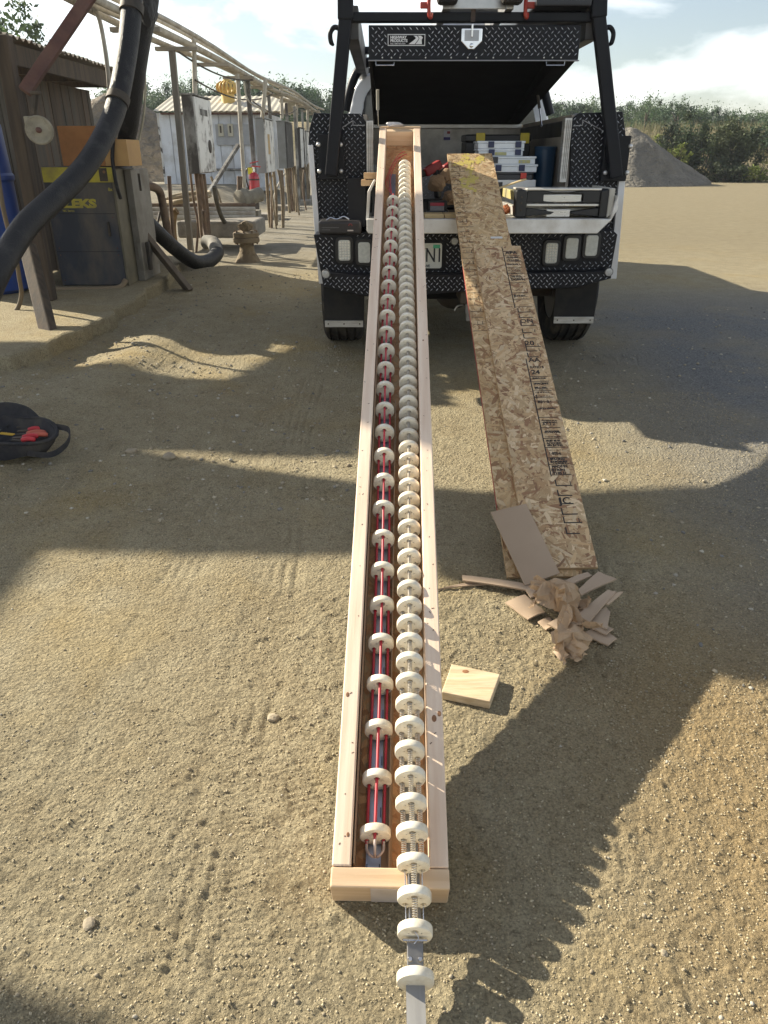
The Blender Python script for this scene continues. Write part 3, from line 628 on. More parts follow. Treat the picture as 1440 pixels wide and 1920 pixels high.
for px in (722, 1042):
    a = at(px - 17, 112, fy + 0.004); b_ = at(px + 17, 112, fy + 0.004); dz = Vector((0, 0, 0.026))
    MB().tube([a, a - dz, b_ - dz, b_], 0.0032, 6).build('grab_loop', chrome, lid, smooth=60)
# maker's sign on the lid
def rect(mb, a, b_, y): return mb.mm((a.x, y, b_.z), (b_.x, y + 0.0012, a.z))
sg = MB(); rect(sg, sgn0, sgn1, fy - 0.0022); sg = sg.build('sign', wprint, lid)
i0 = sgn0 + Vector((0.004, 0, -0.004)); i1 = sgn1 + Vector((-0.004, 0, 0.004)); q = MB(); rect(q, i0, i1, fy - 0.0034); q.build('sign_field', blk_in, lid)
wS = i1.x - i0.x; hS = i0.z - i1.z
text('HIGHWAY', hS * 0.40, Matrix.Translation((i0.x + wS * 0.05, fy - 0.0038, i0.z - hS * 0.37)) @ FACE_CAM, wprint, lid, bold=0.0009, sx=1.0)
text('PRODUCTS', hS * 0.40, Matrix.Translation((i0.x + wS * 0.05, fy - 0.0038, i0.z - hS * 0.71)) @ FACE_CAM, wprint, lid, bold=0.0009, sx=0.98)
text('CALL 1-888 TOOL BOX', hS * 0.165, Matrix.Translation((i0.x + wS * 0.05, fy - 0.0038, i0.z - hS * 0.93)) @ FACE_CAM, wprint, lid, bold=0.0002, sx=1.05)
rd = [(0.56, 0.93), (0.68, 0.60), (0.76, 0.35), (0.74, 0.18), (0.69, 0.08), (0.90, 0.08), (0.955, 0.25), (0.92, 0.50), (0.93, 0.93)]
MB().extr([(i0.x + wS * a, fy - 0.0046, i0.z - hS * b_) for a, b_ in rd], (0, 0.0012, 0)).build('road_emblem', wprint, lid)
MB().tube([(i0.x + wS * a, fy - 0.005, i0.z - hS * b_) for a, b_ in ((0.74, 0.93), (0.82, 0.55), (0.85, 0.35), (0.83, 0.2), (0.79, 0.09))], 0.0016, 5).build('road_line', blk_in, lid)
# folding T latch
lc = Vector(((lt0.x + lt1.x) / 2, 0, 0)); wl = (lt1.x - lt0.x) * 0.86; hl = lt0.z - lt1.z; zl = lt0.z - 0.012
pent = [(-wl / 2, 0), (wl / 2, 0), (wl / 2, -hl * 0.52), (wl * 0.14, -hl * 0.84), (-wl * 0.14, -hl * 0.84), (-wl / 2, -hl * 0.52)]
la = MB().extr([(lc.x + x, fy - 0.008, zl + z) for x, z in pent], (0, 0.008, 0)).build('latch', chrome, lid, bevel=0.004)
pbox('latch_recess', M('satin_metal', (0.36, 0.36, 0.37), None, 9, 0.35, metal=0.9), lid, (lc.x - wl * 0.34, fy - 0.0095, zl - hl * 0.5), (lc.x + wl * 0.34, fy - 0.0075, zl - hl * 0.08))
MB().beam((lc.x, fy - 0.018, zl + 0.018), (lc.x, fy - 0.016, zl - hl * 0.36), 0.010, 0.012, up=(0, 1, 0)).build('latch_handle', chrome, lid, bevel=0.002)
bolt(lid, lc.x, fy - 0.009, zl - hl * 0.68, 0.011, 'lock', 0.004, chrome)
# gas struts
for p0, p1, m_ in ((at(708, 168, 5.25), at(709, 236, 5.3), M('strut_pale', (0.6, 0.58, 0.5), None, 9, 0.4, metal=0.4)), (at(1006, 160, 5.6), at(1016, 238, 5.5), dark_steel)):
    mid2 = p0.lerp(p1, 0.55); so_ = MB().cyl(p0, mid2, 0.010, n=10).build('gas_strut', m_, truck, smooth=40)
    MB().cyl(mid2, p1, 0.0048, n=8).build('strut_rod', chrome, so_, smooth=40)
# cab
yc0, yc1 = 6.95, 8.7
def arch(w0, w1, z0, z1, cx, n=8, rr=0.16):
    pts = [(cx - w0, z0)]
    for k in range(n + 1):
        a = R(180 - 90 * k / n); pts.append((cx - w1 + rr + rr * math.cos(a), z1 - rr + rr * math.sin(a)))
    for k in range(n + 1):
        a = R(90 - 90 * k / n); pts.append((cx + w1 - rr + rr * math.cos(a), z1 - rr + rr * math.sin(a)))
    return pts + [(cx + w0, z0)]
MB().extr([(x, yc0, z) for x, z in arch(0.88, 0.80, 1.50, 1.97, 0.53, rr=0.24)], (0, yc1 - yc0, 0)).build('cab_roof', white, truck, smooth=35, bevel=0.02)
pbox('cab_body', white, truck, (-0.43, 6.9, 0.62), (1.47, 10.4, 1.52), bevel=0.03)
MB().extr([(x, yc0 - 0.006, z) for x, z in arch(0.76, 0.70, 1.50, 1.90, 0.53, rr=0.2)], (0, 0.008, 0)).build('rear_window', glass, truck)
MB().mm((-0.30, 6.86, 1.50), (1.34, 6.95, 1.56)).build('window_rubber', rub, truck)
# black guard hoop over the cab
hoop = cat([at(648, 208, 6.72), at(655, 175, 6.72), at(664, 146, 6.72), at(676, 128, 6.72), at(694, 116, 6.72), at(780, 108, 6.72), at(960, 110, 6.72), at(1004, 122, 6.72), at(1015, 150, 6.72), at(1032, 215, 6.72)], 5)
MB().tube(hoop, 0.034, 8).build('cab_guard', blk, truck, smooth=50)
# ladder rack
YR = 4.80
for px0, py0, px1, py1, sgn in ((621, 330, 648, 34, -1), (1155, 333, 1122, 30, 1)):
    a = at(px0, py0, YR - 0.035); b_ = at(px1, py1, YR - 0.035)
    po = MB().beam(a, b_, 0.072, 0.05, up=(0, 1, 0)).build('rack_post', blk, truck, bevel=0.008)
    c_ = at(px0, 297, YR - 0.004); pbox('mount_plate', blk, po, (c_.x - 0.075, YR - 0.002, a.z - 0.02), (c_.x + 0.075, YC - 0.002, a.z + 0.22))
    for dx in (-0.064, 0.064):
        for dz in (0.025, 0.165): bolt(po, a.x + dx + sgn * 0.006, YR - 0.004, a.z + dz, 0.013, 'bolt', 0.012)
    top = at(px1 + (-1 if sgn < 0 else 2), -60, YR - 0.035)
    MB().beam(b_ - Vector((0, 0, 0.01)), top, 0.085, 0.06, up=(0, 1, 0)).build('rack_upright', blk, truck, bevel=0.008)
    # hook on the outside
    hc = at(627 if sgn < 0 else 1142, 66, YR - 0.035); s_ = 0.017
    hk = cat([hc + Vector((-sgn * 0.03, 0, 0.03)), hc + Vector((0, 0, 0.036)), hc + Vector((sgn * 0.022, 0, 0.01)), hc + Vector((sgn * 0.020, 0, -0.03)), hc + Vector((sgn * 0.004, 0, -0.048))], 5)
    MB().tube(hk, [0.013] * (len(hk) - 4) + [0.011, 0.009, 0.007, 0.005], 8).build('tie_hook', blk, truck, smooth=60)
    # side rail running forward, in a lighter black that stands in for its lit underside
    r0 = at(px1 + sgn * -2, 55, YR); r1 = Vector((r0.x, 8.3, r0.z))
    MB().beam((r0.x - sgn * 0.03, YR, r0.z + 0.03), (r0.x - sgn * 0.03, 8.3, r0.z + 0.03), 0.07, 0.16).build('side_rail', M('rail_lit', (0.05, 0.05, 0.05), (0.10, 0.09, 0.08), 4, 0.5), truck, bevel=0.006)
zb_ = at(880, 41, YR - 0.03).z; zt_ = at(880, 22, YR - 0.03).z; xa = at(655, 30, YR).x; xb = at(1112, 30, YR).x
pbox('rack_crossbar', blk, truck, (xa, YR - 0.03, zb_), (xb, YR + 0.03, zt_), bevel=0.006)
pbox('rack_crossbar', blk, truck, (xa, 6.4, zb_ + 0.02), (xb, 6.46, zt_ + 0.02), bevel=0.006)
pbox('rack_crossbar', blk, truck, (xa, 7.9, zb_ + 0.02), (xb, 7.96, zt_ + 0.02), bevel=0.006)

# ---- what is carried on the rack
zr = zt_ + 0.002
lx = at(805, 10, YR).x; rx = at(985, 10, YR).x
lad = root('extension_ladder', 'aluminium extension ladder lying on the truck rack above the hatch lid', 'ladder', (0.5, 5.5, zr))
ralu = M('ladder_alloy', (0.55, 0.55, 0.54), (0.42, 0.42, 0.41), 20, 0.35, metal=0.8, stretch=(1, 0.1, 1))
l0, l1 = at(835, 10, YR).x, at(952, 10, YR).x
for x in (l0, l1): pbox('rail', ralu, lad, (x - 0.02, 4.70, zr), (x + 0.02, 8.2, zr + 0.09))
for k in range(11): MB().cyl((l0, 4.78 + k * 0.3, zr + 0.055), (l1, 4.78 + k * 0.3, zr + 0.055), 0.018, n=10).build('rung', ralu, lad, smooth=40)
pbox('end_plate', ralu, lad, (l0 + 0.021, 4.71, zr + 0.002), (l1 - 0.021, 4.725, zr + 0.075))
for x, s in ((l0, -1), (l1, 1)): pbox('rubber_foot', rub, lad, (x - 0.055, 4.60, zr + 0.012), (x + 0.055, 4.695, zr + 0.14), bevel=0.02)
for px, nm in ((805, 'red clamp hook holding the ladder, left one on the rack bar'), (986, 'red clamp hook holding the ladder, right one on the rack bar')):
    c = at(px, 5, YR - 0.035)
    cr = root('clamp_hook', nm, 'clamp', c)
    redm = M('clamp_red', (0.5, 0.05, 0.025), (0.38, 0.03, 0.02), 20, 0.4, dirt=(0.15, 0.06, 0.04), dsc=30, damt=0.4)
    pts = cat([c + Vector((0.002, -0.012, 0.06)), c + Vector((-0.003, -0.014, 0.0)), c + Vector((0.0, -0.016, -0.055)), c + Vector((0.008, -0.014, -0.068)), c + Vector((0.012, -0.004, -0.05))], 5)
    MB().tube(pts, 0.0105, 8).build('hook', redm, cr, smooth=60)
    sg_ = -1 if px < 900 else 1
    MB().box(c + Vector((sg_ * 0.024, 0, -0.012)), (0.05, 0.02, 0.03)).build('plate', redm, cr, bevel=0.004)
p = at(888, 12, YR - 0.036)
st_ = MB().mm((p.x - 0.012, YR - 0.036, zb_ - 0.002), (p.x + 0.012, YR - 0.0315, zr + 0.10)).mm((p.x - 0.012, YR - 0.0315, zr + 0.094), (p.x + 0.012, YR + 0.05, zr + 0.10)).build('strap', M('strap_brown', (0.10, 0.07, 0.06), (0.06, 0.05, 0.045), 60, 0.9), None)
thing_mesh(st_, 'short brown webbing strap wound over the middle of the rack bar', 'strap')
a = at(1003, 11, YR - 0.06); b_ = at(1106, 11, YR - 0.06)
tb = root('rack_toolbox', 'black box with white lettering on the right of the truck rack', 'toolbox', ((a.x + b_.x) / 2, 5.3, zr))
pbox('body', M('box_black', (0.012, 0.012, 0.015), None, 6, 0.35), tb, (a.x, 4.70, zr + 0.012), (b_.x, 6.1, zr + 0.30), bevel=0.008)
for yy in (4.85, 5.9): pbox('foot', rub, tb, (a.x + 0.02, yy, zr), (b_.x - 0.02, yy + 0.05, zr + 0.014), bevel=0.002)
text('CALL 1-888 TOOL BOX', 0.022, Matrix.Translation((a.x + 0.11, 4.6985, zr + 0.042)) @ FACE_CAM, wprint, tb, bold=0.0006, sx=0.62)
# ================================================================= crate with the two strings of discs
def wood(name, c1, c2, ax=1, sc=9, dirt=None, damt=0.4, bump=0.25, rnd=0.06):
    st = [14, 14, 14]; st[ax] = 0.7
    return M(name, c1, c2, sc * 0.45, 0.72, bump=bump, bsc=sc * 1.6, stretch=tuple(st), det=6, dirt=dirt, dsc=0.9, damt=damt, rnd=rnd, lo=0.25, hi=0.75, dist=0.3, bdist=0.0015)
pine = wood('pine', (0.82, 0.67, 0.52), (0.68, 0.495, 0.35), 1, dirt=(0.55, 0.36, 0.24), damt=0.4)
pine_x = wood('pine_cross', (0.76, 0.575, 0.385), (0.62, 0.43, 0.255), 0, dirt=(0.40, 0.24, 0.12), damt=0.35)
knot_m = M('knot', (0.16, 0.07, 0.03), (0.30, 0.15, 0.07), 60, 0.7)
CA = R(20.3); CW = 0.234; CL = 4.08; CH = 0.089
crate = root('wooden_crate', 'long open crate of pale lumber sloping from the ground up onto the tailgate', 'crate', (0.012, 1.006, 0.0), rot=(CA, 0, -math.atan(0.021)))
crm = Euler((CA, 0, -math.atan(0.021))).to_matrix().to_4x4(); crm.translation = Vector((0.012, 1.006, 0.0))
RW = 0.039
def cbox(name, mat, a, b, bevel=0.003, parent=crate): return MB().mm(a, b).build(name, mat, parent, bevel=bevel, local=True)
rl = cbox('side_rail', pine, (-CW / 2 + 0.001, 0.0395, 0), (-CW / 2 + RW, CL - 0.002, CH))
rr_ = cbox('side_rail', pine, (CW / 2 - RW, 0.0395, 0), (CW / 2 - 0.001, CL - 0.002, CH))
fb = cbox('end_board', pine_x, (-CW / 2, 0, 0), (CW / 2, 0.0385, CH - 0.002))
bb = cbox('end_board', pine_x, (-CW / 2 + RW, CL - 0.05, 0.0), (CW / 2 - RW, CL - 0.012, CH - 0.002))
cbox('end_cap', pine_x, (-CW / 2 - 0.002, CL - 0.0015, -0.002), (CW / 2 + 0.002, CL + 0.012, CH + 0.006))
cbox('paper_label', M('label_paper', (0.58, 0.50, 0.44), (0.50, 0.42, 0.36), 30, 0.8), (-0.038, -0.0012, 0.004), (0.075, 0.0006, 0.083), bevel=0, parent=fb)
text('FRAGILE', 0.012, Matrix.Translation((-0.018, -0.0018, 0.034)) @ FACE_CAM, M('label_ink', (0.30, 0.24, 0.22), None, 9, 0.8), fb, local=True) if False else None
# nail and staple marks, knots
mk = MB(); rnd = random.Random(4)
for k in range(70):
    side = rnd.choice((-1, 1)); x = side * (CW / 2 - RW / 2 + rnd.uniform(-0.013, 0.013)); y = rnd.uniform(0.06, CL - 0.1); a = rnd.uniform(0, 3.1)
    l_ = rnd.uniform(0.001, 0.0035); mk.beam((x - math.cos(a) * l_, y - math.sin(a) * l_, CH + 0.0003), (x + math.cos(a) * l_, y + math.sin(a) * l_, CH + 0.0003), rnd.uniform(0.0012, 0.0022), 0.0006)
mk.build('nail_marks', M('mark', (0.17, 0.10, 0.06), None, 9, 0.8), crate, local=True, kind='stuff')
def knot(x, y, z, r, parent, up=True):
    X = Matrix.Translation((x, y, z)) @ Matrix.Diagonal((1, 1.6, 1, 1))
    MB().lathe([(r, -0.001), (r, 0.0004), (r * 0.75, 0.0009), (r * 0.3, 0.0007)], 16, X).build('knot', knot_m, parent, smooth=50, local=True)
knot(CW / 2 - 0.021, 0.362, CH, 0.0055, rr_); knot(CW / 2 - 0.009, 0.374, CH, 0.0045, rr_); knot(-CW / 2 + 0.012, 0.42, CH, 0.004, rl); knot(-CW / 2 + 0.03, 0.10, CH, 0.003, rl)
knot(-CW / 2 + 0.011, 2.9, CH, 0.004, rl); knot(CW / 2 - 0.02, 1.9, CH, 0.003, rr_)
# floor of strand board and cardboard lining
STR = MC('strand_board', 0.75, 0.16, 0.35, 260)
def strands(n, w_, l_, seed, z, base, ln=(0.02, 0.10), wd=(0.004, 0.021), x0=0.0, y0=0.0):
    """flat wood strands pressed into a board: each with its own outline, tint and level"""
    g = np.random.default_rng(seed); Vs = []; Fs = []; T = []
    for k in range(n):
        cx = g.uniform(0, w_); cy = g.uniform(0, l_); a = g.normal(0.0, 0.85) + (math.pi / 2 if g.uniform() < 0.62 else 0); L_ = g.uniform(*ln) / 2; W_ = g.uniform(*wd) / 2
        ca, sa = math.cos(a), math.sin(a); zz = z + 0.0002 + 0.0011 * k / n + g.uniform(0, 0.0001); tl = g.uniform(-0.0005, 0.0005)
        out = []
        for (u, v) in ((-1, -g.uniform(0.3, 1)), (-g.uniform(0.2, 0.5), -1), (g.uniform(0.3, 0.7), -g.uniform(0.7, 1.1)), (1, -g.uniform(0.1, 0.6)), (g.uniform(0.7, 1), g.uniform(0.4, 1)), (-g.uniform(0, 0.4), g.uniform(0.8, 1.1)), (-g.uniform(0.75, 1.0), g.uniform(0.3, 0.9)), (-1.04, 0.0)):
            x = min(max(cx + ca * u * L_ - sa * v * W_, 0.0005), w_ - 0.0005); y = min(max(cy + sa * u * L_ + ca * v * W_, 0.0005), l_ - 0.0005)
            out.append((x0 + x, y0 + y, zz + tl * u))
        Fs.append(list(range(len(Vs), len(Vs) + 8))); Vs += out
        c = np.array(base[g.integers(len(base))]) * g.uniform(0.82, 1.12); T.append((*c, 1))
    return np_mesh('wood_strands', Vs, Fs, T)
OSBC = [(0.56, 0.42, 0.25), (0.62, 0.48, 0.30), (0.50, 0.36, 0.20), (0.66, 0.53, 0.35), (0.42, 0.28, 0.15), (0.54, 0.39, 0.22), (0.33, 0.20, 0.11)]
osb_core = M('strand_core', (0.46, 0.32, 0.17), (0.36, 0.23, 0.12), 40, 0.8, bump=0.4, bsc=120)
fl = cbox('floor_board', osb_core, (-CW / 2 + RW + 0.0005, 0.04, 0.0), (CW / 2 - RW - 0.0005, CL - 0.051, 0.011), bevel=0)
st_o = obj('wood_strands', strands(1500, CW - 2 * RW - 0.004, CL - 0.1, 5, 0.011, [(0.44, 0.24, 0.11), (0.50, 0.29, 0.14), (0.38, 0.19, 0.08)], x0=-CW / 2 + RW + 0.002, y0=0.045), fl, STR); st_o['kind'] = 'stuff'
card = M('cardboard', (0.36, 0.245, 0.15), (0.30, 0.20, 0.12), 7, 0.85, bump=0.08, bsc=60, rnd=0.07)
cbox('cardboard_lining', card, (-CW / 2 + RW + 0.003, 0.05, 0.013), (-CW / 2 + RW + 0.006, 2.1, 0.072), bevel=0)
cbox('cardboard_lining', card, (-0.036, 0.05, 0.0135), (0.003, 0.44, 0.0165), bevel=0)
cbox('cardboard_lining', card, (-0.004, 0.05, 0.013), (-0.0015, 1.6, 0.045), bevel=0)
# ---- discs
por = M('porcelain', (0.82, 0.76, 0.62), (0.76, 0.69, 0.54), 30, 0.42, spec=0.5, rnd=0.08, rvar=0.1, dirt=(0.5, 0.40, 0.26), dsc=38, damt=0.5)
def disc_mesh(name, rad, th, holes):
    n = 40; rings = [(rad - 0.0028, -th / 2), (rad - 0.0008, -th / 2 + 0.0010), (rad, -th / 2 + 0.0026), (rad, th / 2 - 0.0026), (rad - 0.0008, th / 2 - 0.0010), (rad - 0.0028, th / 2)]
    b = MB(); vs = []; fs = []
    for r, y in rings:
        for k in range(n): a = 2 * math.pi * k / n; vs.append(Vector((r * math.cos(a), y, r * math.sin(a))))
    for i in range(len(rings) - 1):
        for k in range(n): fs.append((i * n + k, i * n + (k + 1) % n, (i + 1) * n + (k + 1) % n, (i + 1) * n + k))
    loops = []
    for hx, hz, hr in holes:
        m = 12; s0 = len(vs)
        for y in (-th / 2, th / 2):
            for k in range(m): a = 2 * math.pi * k / m; vs.append(Vector((hx + hr * math.cos(a), y, hz + hr * math.sin(a))))
        for k in range(m): fs.append((s0 + k, s0 + m + k, s0 + m + (k + 1) % m, s0 + (k + 1) % m))
        loops.append((s0, m))
    for side, ring0 in ((0, 0), (1, (len(rings) - 1) * n)):
        idx = list(range(ring0, ring0 + n)); polys = [[vs[i] for i in idx]]; allidx = list(idx)
        for s0, m in loops:
            hidx = list(range(s0 + side * m, s0 + side * m + m))[::-1]; polys.append([vs[i] for i in hidx]); allidx += hidx
        flat = [[Vector((p.x, p.z, 0)) for p in pl] for pl in polys]
        for tr in tessellate_polygon(flat): fs.append(tuple(allidx[i] for i in tr))
    b.add(vs, fs); o = b.build(name, por, None, smooth=35, local=True); me = o.data; bpy.data.objects.remove(o); return me
DR = 0.0325; DT = 0.018
h3 = [(0, 0.0165, 0.0068), (-0.0175, -0.0115, 0.0062), (0.0175, -0.0115, 0.0062)]
disc_me = disc_mesh('disc', DR, DT, h3 + [(-0.012, 0.011, 0.0016), (0.012, 0.011, 0.0016)])
disc_plain = disc_mesh('disc', DR * 1.02, DT, [(-0.012, 0.0, 0.0012)])
# red-cord string, lying in the left half of the crate
RX = -0.037; DZ = 0.0535
red = M('red_cord', (0.50, 0.035, 0.05), (0.36, 0.02, 0.035), 60, 0.45, rnd=0.03, spec=0.5)
strA = root('disc_string', 'string of ceramic discs threaded on three red cords, left row in the crate', 'disc string', crate.location, rot=crate.rotation_euler.copy())
ra = [0.116 + 0.1175 * k for k in range(27)]
rnd = random.Random(11)
for v in ra:
    o = obj('disc', disc_me, strA, por); x = RX + 0.006 * math.sin(v * 2.1 + 0.6) + (v / CL) * 0.004
    o.location = (x, v, DZ); o.rotation_euler = (R(rnd.uniform(-8, -3)), R(rnd.uniform(-7, 7)), R(rnd.uniform(-2, 2)))
for hx, hz, hr in h3:
    pts = [(RX + 0.006 * math.sin(v * 2.1 + 0.6) + (v / CL) * 0.004 + hx, v, DZ + hz + 0.001 * math.sin(v * 9 + hx * 200)) for v in np.arange(0.098, 3.26, 0.058)]
    MB().tube(pts, 0.0034, 8).build('cord', red, strA, smooth=70, local=True)
clearm = M('clear_tube', (0.55, 0.47, 0.42), (0.4, 0.3, 0.26), 40, 0.2, spec=0.7)
for hx, hz, hr in h3:
    x = RX + 0.005
    MB().tube(cat([(x + hx, 0.104, DZ + hz), (x + hx, 0.088, DZ + hz), (x + hx * 0.6, 0.076, DZ + hz * 0.3 - 0.004), (x + hx * 0.2, 0.073, DZ - 0.012)]), 0.0030, 7).build('cord_end', clearm, strA, smooth=70, local=True)
for k, (r0, ph) in enumerate(((0.085, 0), (0.079, 0.1), (0.073, -0.05))):
    pts = [(RX + 0.0, 3.26, DZ)] + [(-0.072 + 0.012 * k + 0.100 * (1 - math.cos(a)), 3.40 + 0.42 * math.sin(a) * (1 + ph), 0.02 + 0.01 * k + 0.01 * math.sin(a)) for a in np.linspace(0.15, 1.45, 8)]
    MB().tube(cat(pts, 4), 0.0022, 6).build('cord_tail', red, strA, smooth=70, local=True)
# flat metal strip on the floor under it
strip_m = M('strip_metal', (0.42, 0.46, 0.55), (0.33, 0.36, 0.43), 8, 0.32, metal=0.75, stretch=(6, 1, 1))
stp_ = root('metal_strip', 'flat grey slotted metal strip on the crate floor under the red cords', 'metal strip', crate.location, rot=crate.rotation_euler.copy())
MB().mm((RX - 0.014, 0.042, 0.0172), (RX + 0.017, 3.6, 0.0192)).build('strip', strip_m, stp_, local=True)
sl_ = MB()
for k in range(30):
    for x in (RX - 0.0115, RX + 0.0145): sl_.mm((x - 0.0012, 0.046 + k * 0.1175, 0.0193), (x + 0.0012, 0.066 + k * 0.1175, 0.0225))
sl_.build('slot_lip', M('slot_dark', (0.10, 0.11, 0.14), None, 9, 0.4, metal=0.6), stp_, local=True, kind='stuff')
# spring string: right half, leaving the crate over the front board towards the camera
SX = 0.038
strB = root('disc_string', 'string of ceramic discs with springs between them, right row out over the crate front', 'disc string', crate.location, rot=crate.rotation_euler.copy())
def spath(v):
    """place of the string at length v: lifted over the front board, sagging back down to the floor"""
    z = DZ + 0.001 + 0.060 * float(sst((1.15 - v) / 1.1)) - 0.0 * v
    z += 0.02 * float(sst((-0.0 - v) / 0.25))
    return Vector((SX + 0.004 * math.sin(v * 1.3) - 0.006 * float(sst((v - 1.5) / 2)) + 0.010 * float(sst((0.3 - v) / 0.4)), v, z))
dv = [0.038 + 0.0586 * k for k in range(62)]
frontv = [-0.0225, -0.083]
steel = M('spring_steel', (0.66, 0.60, 0.50), (0.5, 0.45, 0.37), 30, 0.38, metal=0.7)
for v in dv + frontv:
    o = obj('disc', disc_me, strB, por); o.location = spath(v)
    d = (spath(v + 0.01) - spath(v - 0.01)); o.rotation_euler = (math.atan2(d.z, d.y) + R(-6 + rnd.uniform(-1, 1)), R(rnd.uniform(-5, 5)) if v > 0.8 else R(rnd.uniform(-2, 2)), R(rnd.uniform(-1.5, 1.5)))
lastv = -0.160
o = obj('disc', disc_plain, strB, por); o.location = spath(lastv); o.rotation_euler = (R(-12), 0, 0)
def helix(length, rad, wire, turns, seg=9):
    n = turns * seg; pts = [(rad * math.cos(2 * math.pi * k / seg), -length / 2 + length * k / n, rad * math.sin(2 * math.pi * k / seg)) for k in range(n + 1)]
    o = MB().tube(pts, wire, 4).build('spring', steel, None, smooth=80, local=True); me = o.data; bpy.data.objects.remove(o); return me
sp_me = helix(0.0586 - DT + 0.006, 0.0050, 0.0010, 11)
allv = frontv[::-1] + dv
for a, b_ in zip(allv[:-1], allv[1:]):
    mid3 = (spath(a) + spath(b_)) / 2; d = spath(b_) - spath(a)
    for hi, (hx, hz, hr) in enumerate(h3):
        if hi > 0 and a < 0.03: continue
        if hi > 0 and a > 2.6: continue
        o = obj('spring', sp_me, strB, steel); o.location = mid3 + Vector((hx, 0, hz)); o.rotation_euler = (math.atan2(d.z, d.y), 0, 0)
for hx in (-0.0165, 0.0165, -0.009):
    MB().tube([spath(v) + Vector((hx, 0, -0.0125 - (0.008 if hx == -0.009 else 0))) for v in np.linspace(-0.085, 0.05, 6)], 0.0011, 6).build('wire', chrome, strB, smooth=70, local=True)
# flat spine under the springs, swivel and end strap
spine = M('spine_steel', (0.32, 0.31, 0.29), (0.22, 0.21, 0.2), 20, 0.35, metal=0.9)
def ribbon(vs_, w_, dz, th=0.0016, wf=None):
    V_ = []; F_ = []
    for i, q_ in enumerate(vs_):
        for sx, tz in ((-1, 0), (1, 0), (1, th), (-1, th)): V_.append(q_ + Vector((sx * w_ / 2, 0, dz + tz)))
    m = len(vs_)
    for i in range(m - 1):
        for k in range(4): F_.append((i * 4 + k, i * 4 + (k + 1) % 4, i * 4 + 4 + (k + 1) % 4, i * 4 + 4 + k))
    F_ += [(0, 1, 2, 3), ((m - 1) * 4 + 3, (m - 1) * 4 + 2, (m - 1) * 4 + 1, (m - 1) * 4)]
    return MB().add(V_, F_)
ribbon([spath(v) for v in np.linspace(-0.15, 3.66, 90)], 0.024, -0.024).build('spine', spine, strB, local=True)
tail = [spath(-0.165) + Vector((0.0002 * k, -0.012 * k, 0.0010 * k ** 1.3)) for k in range(24)]
ribbon(tail, 0.033, -0.004, 0.002).build('end_strap', M('strap_steel', (0.33, 0.32, 0.30), (0.27, 0.26, 0.245), 12, 0.55, metal=0.3, stretch=(8, 1, 1)), strB, smooth=40, local=True)
sw = spath(-0.118)
MB().box(sw + Vector((0, 0, -0.010)), (0.030, 0.045, 0.012)).build('swivel_block', spine, strB, bevel=0.002, local=True)
MB().cyl(sw + Vector((-0.022, 0.02, 0.0)), sw + Vector((0.022, 0.02, 0.0)), 0.0028, n=8).build('swivel_pin', chrome, strB, smooth=40, local=True)
for dx in (-0.009, 0.009): MB().lathe([(0.005, -0.006), (0.005, 0.001), (0.0035, 0.004)], 8, Matrix.Translation(sw + Vector((dx, -0.010, -0.003)))).build('bolt', chrome, strB, smooth=40, local=True)
MB().tube(cat([sw + Vector((0, 0.03, 0.014)), sw + Vector((0.006, 0.02, 0.012)), sw + Vector((-0.002, 0.012, 0.008)), sw + Vector((0.0, 0.016, 0.002))]), 0.0009, 5).build('spring_hook', chrome, strB, smooth=70, local=True)
# crumpled scrap of film on the top end of the crate
def paper_mesh(name, size, seed, n=130, lo=0.76, hi=1.06):
    g = random.Random(seed); b = bmesh.new()
    for k in range(n):
        z = 1 - 2 * (k + 0.5) / n; a = k * 2.39996 + g.uniform(-0.5, 0.5); r = math.sqrt(max(0, 1 - z * z)); b.verts.new(Vector((r * math.cos(a), r * math.sin(a), z + g.uniform(-0.08, 0.08))).normalized())
    bmesh.ops.convex_hull(b, input=list(b.verts))
    for v in b.verts: v.co *= g.uniform(lo, hi)
    bmesh.ops.subdivide_edges(b, edges=list(b.edges), cuts=1)
    for v in b.verts: v.co *= 1 + g.uniform(-0.045, 0.045)
    for v in b.verts: v.co = Vector((v.co.x * size[0], v.co.y * size[1], max(v.co.z, -0.75) * size[2]))
    me = bpy.data.meshes.new(name); b.to_mesh(me); b.free(); return me
def crumple(name, mat, c, size, seed, label, cat_, flat=0.6, sub=4, amp=0.55, group=None):
    b = bmesh.new(); bmesh.ops.create_icosphere(b, subdivisions=sub, radius=1); g = random.Random(seed)
    pl = [(Vector((g.gauss(0, 1), g.gauss(0, 1), g.gauss(0, 1))).normalized(), g.uniform(0.55, 1.0)) for _ in range(46)]
    cr_ = [(Vector((g.gauss(0, 1), g.gauss(0, 1), g.gauss(0, 1))).normalized(), g.uniform(-0.9, 0.9), g.uniform(0.03, 0.10)) for _ in range(16)]
    for v in b.verts:
        d = v.co.normalized(); r = 1.25
        for n_, h_ in pl:
            q_ = d.dot(n_)
            if q_ > 0.01: r = min(r, h_ / q_)
        for n_, o2, am in cr_: r -= amp * am * math.exp(-((d.dot(n_) - o2) / 0.06) ** 2) * (0.5 + 0.5 * math.sin(7 * d.dot(Vector((n_.y, n_.z, n_.x)))))
        r += g.uniform(-0.015, 0.015); v.co = Vector((d.x * size[0], d.y * size[1], d.z * size[2])) * r
    me = bpy.data.meshes.new(name); b.to_mesh(me); b.free(); o = obj(name, me, None, mat); o.location = c
    mn = min(v.co.z for v in me.vertices); me.transform(Matrix.Translation((0, 0, -mn))); return tag(o, label, cat_, group)
ce = crm @ Vector((-0.035, CL + 0.004, CH + 0.004))
